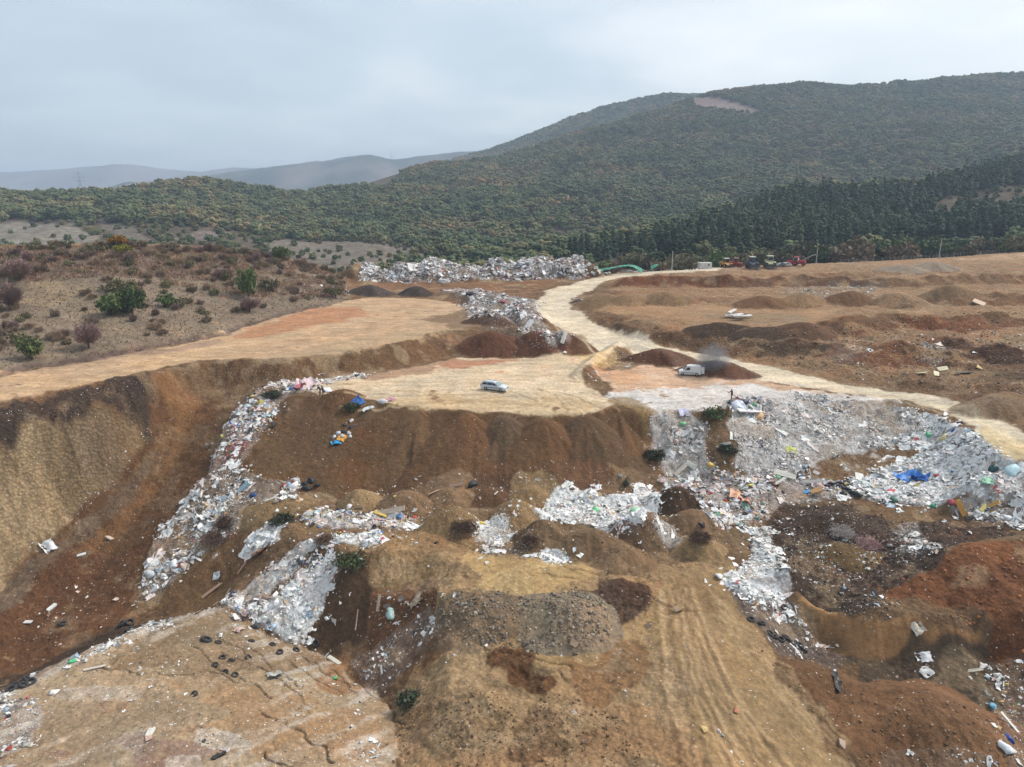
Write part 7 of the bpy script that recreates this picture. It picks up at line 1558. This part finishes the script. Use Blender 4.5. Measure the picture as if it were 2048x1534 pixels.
# ------------------------------------------------------------------ scrub on the left slope
M_SCRUB = foliage_material('brown_scrub', [(0.0,(152,134,116)),(1.0,(164,140,118)),(0.5,(158,136,116))], .08); M_BUSH = foliage_material('green_bush', [(0.0,(84,102,60)),(1.0,(116,126,76)),(0.5,(98,114,68))], .1)
M_OLIVEB = foliage_material('olive_bush', [(0.0,(112,108,80)),(1.0,(136,128,92)),(0.5,(124,118,86))], .1); M_YELL = foliage_material('yellow_bush', [(0.0,(142,140,52)),(1.0,(160,156,64)),(0.5,(150,146,58))], .1)
M_ORNG = foliage_material('autumn_leaves', [(0.0,(166,120,52)),(1.0,(184,132,60)),(0.5,(174,126,56))], .1); M_PURP = foliage_material('bare_purple_twigs', [(0.0,(150,128,122)),(1.0,(170,140,130)),(0.5,(160,134,126))], .1)
def bush_mesh(name, mat, n, leaf, twiggy, rnd, tall=.8):
    c = rnd.normal(size=(n, 3)); c /= np.linalg.norm(c, axis=1)[:, None]; c *= rnd.uniform(.35, 1, (n, 1)) ** .6 * np.array([1, 1, tall]); c[:, 2] = c[:, 2] * .62 + .62 * tall
    c *= (.75 + .5 * vnoise(c[:, 0] * 2.2 + 9, c[:, 1] * 2.2 + c[:, 2], int(rnd.integers(1, 99))))[:, None]
    if twiggy:
        d = c / np.linalg.norm(c, axis=1)[:, None]; w = np.cross(d, rnd.normal(size=(n, 3))); w /= np.linalg.norm(w, axis=1)[:, None]; L = rnd.uniform(.15, .4, (n, 1)); t = .022
        q = np.stack([c - d * L - w * t, c + d * L - w * t * .4, c + d * L + w * t * .4, c - d * L + w * t], 1); q2 = np.stack([c - w * L * .6 - d * t, c + w * L * .6 - d * t, c + w * L * .6 + d * t, c - w * L * .6 + d * t], 1); q = np.concatenate([q, q2])
        me = mesh_np(name, q.reshape(-1, 3), np.arange(len(q) * 4).reshape(-1, 4), smooth=False); me.materials.append(mat); return me
    return leaf_mesh(name, c, np.full(n, leaf), rnd, mat, 7, .6)
SH_B = [bush_mesh('brown_shrub', M_SCRUB, 260, .1, True, rnd, .75) for _ in range(4)]
SH_O = [bush_mesh('olive_shrub', M_OLIVEB, 60, .17, False, rnd, .7) for _ in range(3)]
SH_G = [bush_mesh('green_bush', M_BUSH, 120, .17, False, rnd, 1.0) for _ in range(3)]
SH_Y = bush_mesh('yellow_bush', M_YELL, 120, .17, False, rnd, .8); SH_N = bush_mesh('autumn_tree', M_ORNG, 140, .16, False, rnd, .7); SH_P = [bush_mesh('bare_bush', M_PURP, 600, .1, True, rnd, 1.0) for _ in range(2)]
def shrub(name, me, px, py, s, label, cat='shrub', group=None, tall=1.0, trunk=False):
    x, y = hit(px, py); z = float(gz(x, y))
    if trunk:
        e = empty(name, x, y, z, random.uniform(0, 6), label, 'tree', group); s *= 1.12; e.scale = (s, s, s * tall)
        part('trunk', TRUNK_B, e); part('crown', me, e, (0, 0, .35)); return e
    o = bpy.data.objects.new(name, me); COL.objects.link(o); o.location = (x, y, z - .05); o.scale = (s, s, s * tall); o.rotation_euler[2] = random.uniform(0, 6.28); tag(o, label, cat, group); return o
for px, py, s, me, lab, tall in [(497,598,2.1,SH_G[0],'tall dark green tree standing alone on the scrub slope',1.75),(545,584,1.9,SH_O[0],'pale olive tree right of the tall dark one',1.2),(222,632,2.1,SH_G[1],'left tree of the dark green clump on the scrub slope',1.15),(266,630,2.0,SH_G[2],'right tree of the dark green clump on the scrub slope',1.45),(250,596,2.0,SH_O[1],'greyish green tree behind the dark green clump',1.2),(335,614,1.4,SH_G[0],'small green tree right of the dark green clump',1.0),
                                 (64,719,1.7,SH_G[1],'green bush tree at the foot of the scrub slope, far left',1.2),(237,494,1.9,SH_N,'orange autumn tree on the crest of the scrub slope',.9),(247,511,1.7,SH_Y,'yellow green tree just below the orange autumn one',.9),(178,697,1.8,SH_P[0],'bare purplish tree near the terrace road',1.25),(20,620,2.2,SH_P[1],'bare purplish tree at the left edge of the photograph',1.2),(672,597,1.7,SH_O[2],'olive tree at the right end of the scrub slope',1.3),(500,624,1.9,SH_P[1],'bare reddish tree below the tall dark green one',.9),(40,560,2.4,SH_P[0],'bare greyish thicket tree high on the far left',.9),(560,520,2.0,SH_G[2],'green tree on the crest near the right end of the scrub',1.0)]:
    shrub('tree', me, px, py, s, lab, group='single trees on the scrub slope', tall=tall, trunk=True)
LMK = [(497,590,'the tall dark green tree'),(545,580,'the pale olive tree'),(240,620,'the dark green clump'),(335,612,'the small green tree'),(64,715,'the green bush at far left'),(240,500,'the orange autumn tree'),(178,690,'the bare purplish tree'),(20,615,'the left edge of the photograph'),(672,595,'the olive tree at the right end'),(560,520,'the green tree on the crest'),(60,505,'the left end of the crest'),(400,500,'the middle of the crest'),(640,545,'the right end of the crest')]
def lm_text(px, py):
    a, b, t = min(LMK, key=lambda q: (q[0] - px) ** 2 + 4 * (q[1] - py) ** 2); dx, dy = px - a, 2 * (py - b)
    side = ('right of ' if dx > 0 else 'left of ') if abs(dx) > abs(dy) else ('below ' if dy > 0 else 'above ')
    return side + t
sr = np.random.default_rng(77); k = 0
while k < 360:
    px = sr.uniform(-40, 690); top = np.interp(px, [0, 250, 400, 500, 600, 690], [494, 489, 493, 503, 522, 550]); bot = np.interp(px, [0, 200, 350, 450, 560, 690], [735, 695, 668, 652, 620, 590])
    f = sr.uniform(0, 1) ** 2.1; py = top + 4 + (bot - top - 8) * f
    x, y = hit(px, py)
    if f > .25 and fbm(np.array(x / 9), np.array(y / 9), 3, 801) < .47: continue
    r = sr.uniform(); near = f > .45
    where = lm_text(px, py)
    if r < .6: shrub('brown_shrub', SH_B[k % 4], px, py, sr.uniform(.5, 1.3), 'reddish brown leafless shrub ' + where, group='brown shrubs on the scrub slope', tall=sr.uniform(1.0, 1.6))
    elif r < .85: shrub('olive_shrub', SH_O[k % 3], px, py, sr.uniform(.6, 1.4), 'dull olive shrub ' + where, group='olive shrubs on the scrub slope', tall=sr.uniform(1.0, 1.6))
    else: shrub('bare_shrub', SH_P[k % 2], px, py, sr.uniform(.5, 1.2), 'bare greyish purple shrub ' + where, group='bare shrubs on the scrub slope', tall=sr.uniform(1.0, 1.6))
    k += 1
# bushes and small trees behind the parked machines, in front of the pines
M_DULL = foliage_material('dull_brown_leaves', [(0.0,(120,106,88)),(1.0,(138,118,94)),(0.5,(128,112,90))], .1)
FCR = [bush_mesh('crown', m, 150, .16, False, rnd, .85) for m in (M_OLIVEB, M_DULL, M_BUSH, M_DECID)]
edge = [(1225,1),(1262,0),(1290,0),(1318,1),(1362,0),(1385,3),(1420,0),(1445,2),(1480,0),(1510,1),(1535,3),(1560,0),(1590,1),(1615,0),(1650,2),(1680,0),(1702,1),(1725,3),(1752,0),(1775,2),(1800,1),(1826,0),(1850,3),(1900,2),(1930,0),(1965,1),(1990,0),(2020,2),(2046,0)]
for i, (px, kind) in enumerate(edge):
    py = np.interp(px, [1200, 1500, 1700, 1900, 2048], [538, 531, 524, 513, 503]); Y = 262 + 9 * ((i * 7) % 4); u, s_ = sight(px, py); x = u * Y
    z = float(fz(np.array(x), np.array(float(Y)))) if Y > 264 else float(gz(x, Y)); h = (2.6 + 1.5 * ((i * 5) % 3) / 2) * (1.9 if 1590 < px < 1860 else 1.35)
    a_, t_ = min([(1255,'the green sheeting arch'),(1344,'the short grey pole'),(1409,'the white container'),(1452,'the yellow wheel loader'),(1504,'the dark grey wheel loader'),(1539,'the cream wheel loader'),(1595,'the red tractor'),(1632,'the grey pole beside the tractor'),(1720,'the bare gap before the gravel heaps'),(1805,'the left pale gravel heap'),(1877,'the tallest grey pole'),(1960,'the wire fence'),(2040,'the right end of the wire fence')], key=lambda q: abs(q[0] - px))
    tree('hedgerow_tree', ['olive', 'brownish', 'green', 'yellowish green'][kind] + ' bushy tree behind and ' + ('right of ' if px > a_ else 'left of ') + t_, 'hedgerow trees before the pines', (x, Y, z - .1), h, FCR[kind], TRUNK_B, .95)
for i, px in enumerate(range(730, 1220, 22)):
    Y = 262 + 8 * (i % 3); u, s_ = sight(px, 530); x = u * Y; z = float(fz(np.array(x), np.array(float(Y))))
    tree('hedgerow_tree', 'bushy tree growing right behind the long rubble wall', 'trees behind the rubble wall', (x, Y, z - .1), 3.0 + (i % 4) * .5, FCR[(i * 3) % 4], TRUNK_B, 1.1)
# low brown undergrowth between the shrubs
up = [hit(*p) for p in [(0,560),(0,497),(250,492),(400,496),(500,507),(600,525),(680,556),(690,590),(600,600),(450,590),(300,560),(150,560)]]
ux, uy = rand_in_poly(up, 2200, sr, True, .42); n = len(ux); uz = gz(ux, uy); cl = np.repeat(np.stack([ux, uy, uz], -1), 16, 0); m = len(cl)
d = sr.normal(0, 1, (m, 3)); d[:, 2] = np.abs(d[:, 2]) + .3; d /= np.linalg.norm(d, axis=1)[:, None]; L = sr.uniform(.25, .9, (m, 1)); w = np.cross(d, sr.normal(size=(m, 3))); w /= np.linalg.norm(w, axis=1)[:, None]; b0 = cl + sr.normal(0, .35, (m, 3)) * [1, 1, 0]
Q = np.stack([b0 - w * .05, b0 + w * .05, b0 + d * L + w * .03, b0 + d * L - w * .03], 1); me = mesh_np('low_scrub', Q.reshape(-1, 3), np.arange(m * 4).reshape(-1, 4), smooth=False)
cc = np.repeat(np.array([srgb(*c) for c in [(164,130,110), (178,136,108), (150,126,106), (160,142,110)]])[sr.integers(0, 4, n)] / 1.2, 16, 0); colour_attr(me, np.repeat(cc, 4, 0)); me.materials.append(M_LIT)
o = bpy.data.objects.new('low_scrub', me); COL.objects.link(o); o['kind'] = 'stuff'; o['label'] = 'low brown undergrowth between the shrubs on the crest'; o['category'] = 'scrub'
# dry grass on the slope
gp = world_poly(SCRUB); gx, gy = rand_in_poly(gp, 22000, sr, True, .3); n = len(gx); hgt = sr.uniform(.1, .32, n) * (.6 + .8 * fbm(gx / 6, gy / 6, 3, 811)); gzv = gz(gx, gy)
Q = []
for a in range(2):
    th = sr.uniform(0, 3.14, n); w = sr.uniform(.03, .12, n); dx, dy = np.cos(th) * w, np.sin(th) * w; lx, ly = sr.normal(0, .12, n), sr.normal(0, .12, n)
    Q.append(np.stack([np.stack([gx - dx, gy - dy, gzv - .03], -1), np.stack([gx + dx, gy + dy, gzv - .03], -1), np.stack([gx + dx * .5 + lx, gy + dy * .5 + ly, gzv + hgt], -1), np.stack([gx - dx * .7 + lx, gy - dy * .7 + ly, gzv + hgt * .8], -1)], 1))
Q = np.concatenate(Q); me = mesh_np('dry_grass', Q.reshape(-1, 3), np.arange(len(Q) * 4).reshape(-1, 4), smooth=False)
cc = np.array([srgb(*c) for c in [(158,140,114), (150,132,108), (166,146,116), (142,124,104)]])[sr.integers(0, 4, n)] / 1.25; colour_attr(me, np.repeat(np.concatenate([cc, cc]), 4, 0)); me.materials.append(M_LIT)
o = bpy.data.objects.new('dry_grass', me); COL.objects.link(o); o['kind'] = 'stuff'; o['label'] = 'dry tufted grass over the scrub slope'; o['category'] = 'grass'

# ------------------------------------------------------------------ smoke and air
def volume_material(name, density_nodes=None, density=.01, colour=(.8, .8, .8), aniso=.2):
    m = bpy.data.materials.new(name); m.use_nodes = True; nt = m.node_tree; nt.nodes.clear()
    out = N(nt.nodes, 'ShaderNodeOutputMaterial'); v = N(nt.nodes, 'ShaderNodeVolumePrincipled'); v.inputs['Color'].default_value = (*colour, 1); v.inputs['Density'].default_value = density; v.inputs['Anisotropy'].default_value = aniso
    nt.links.new(v.outputs[0], out.inputs['Volume']); return m, nt, v
def smoke(name, label, px, py, size, dens, colour, rise, rot=0):
    x, y = hit(px, py); z = float(gz(x, y)); bm = bmesh.new(); bmesh.ops.create_icosphere(bm, subdivisions=3, radius=1.0)
    me = bpy.data.meshes.new(name); bm.to_mesh(me); bm.free(); o = bpy.data.objects.new(name, me); COL.objects.link(o); o.location = (x, y, z + rise); o.scale = size; o.rotation_euler = (0, rot, 0)
    m, nt, v = volume_material(name, colour=colour); tc = N(nt.nodes, 'ShaderNodeTexCoord'); n = N(nt.nodes, 'ShaderNodeTexNoise', inp={'Scale': 1.6, 'Detail': 3.0, 'Roughness': .6, 'Distortion': .6}); nt.links.new(tc.outputs['Object'], n.inputs['Vector'])
    ln = N(nt.nodes, 'ShaderNodeVectorMath', operation='LENGTH'); nt.links.new(tc.outputs['Object'], ln.inputs[0])
    a = N(nt.nodes, 'ShaderNodeMapRange', inp={1: 0.15, 2: 1.0, 3: 1.0, 4: 0.0}); nt.links.new(ln.outputs['Value'], a.inputs[0])
    b = N(nt.nodes, 'ShaderNodeMapRange', inp={1: .38, 2: .62, 3: .0, 4: 1.0}); nt.links.new(n.outputs['Fac'], b.inputs[0])
    mu = N(nt.nodes, 'ShaderNodeMath', operation='MULTIPLY'); nt.links.new(a.outputs[0], mu.inputs[0]); nt.links.new(b.outputs[0], mu.inputs[1])
    mv = N(nt.nodes, 'ShaderNodeMath', operation='MULTIPLY', inp={1: dens}); nt.links.new(mu.outputs[0], mv.inputs[0]); nt.links.new(mv.outputs[0], v.inputs['Density'])
    me.materials.append(m); o['kind'] = 'stuff'; o['label'] = label; o['category'] = 'smoke'
smoke('smoke', 'dark grey smoke drifting up behind the white van', 1424, 742, (3.2, 2.2, 3.2), 1.4, (.42, .45, .5), 2.0, .5)
smoke('smoke', 'thin bluish smoke rising in the right basin', 1688, 728, (4.5, 3.0, 3.2), .07, (.75, .74, .76), 1.8)
hz = bpy.data.meshes.new('haze'); hb = bmesh.new(); bmesh.ops.create_cube(hb, size=1.0); hb.to_mesh(hz); hb.free()
o = bpy.data.objects.new('haze', hz); COL.objects.link(o); zs = [(q.matrix_world @ Vector(c)).z for q in scene.objects if q.type == 'MESH' and q.get('kind') == 'structure' for c in q.bound_box]; z0, z1 = min(zs) - 1, max(zs) + 25
o.scale = (21000, 9900, z1 - z0); o.location = (0, 4750, (z0 + z1) / 2); o['kind'] = 'stuff'; o['label'] = 'thin pale haze in the air over the valley'; o['category'] = 'haze'
m, nt, v = volume_material('haze', density=.00022, colour=(.66, .8, 1.0), aniso=.0); hz.materials.append(m)
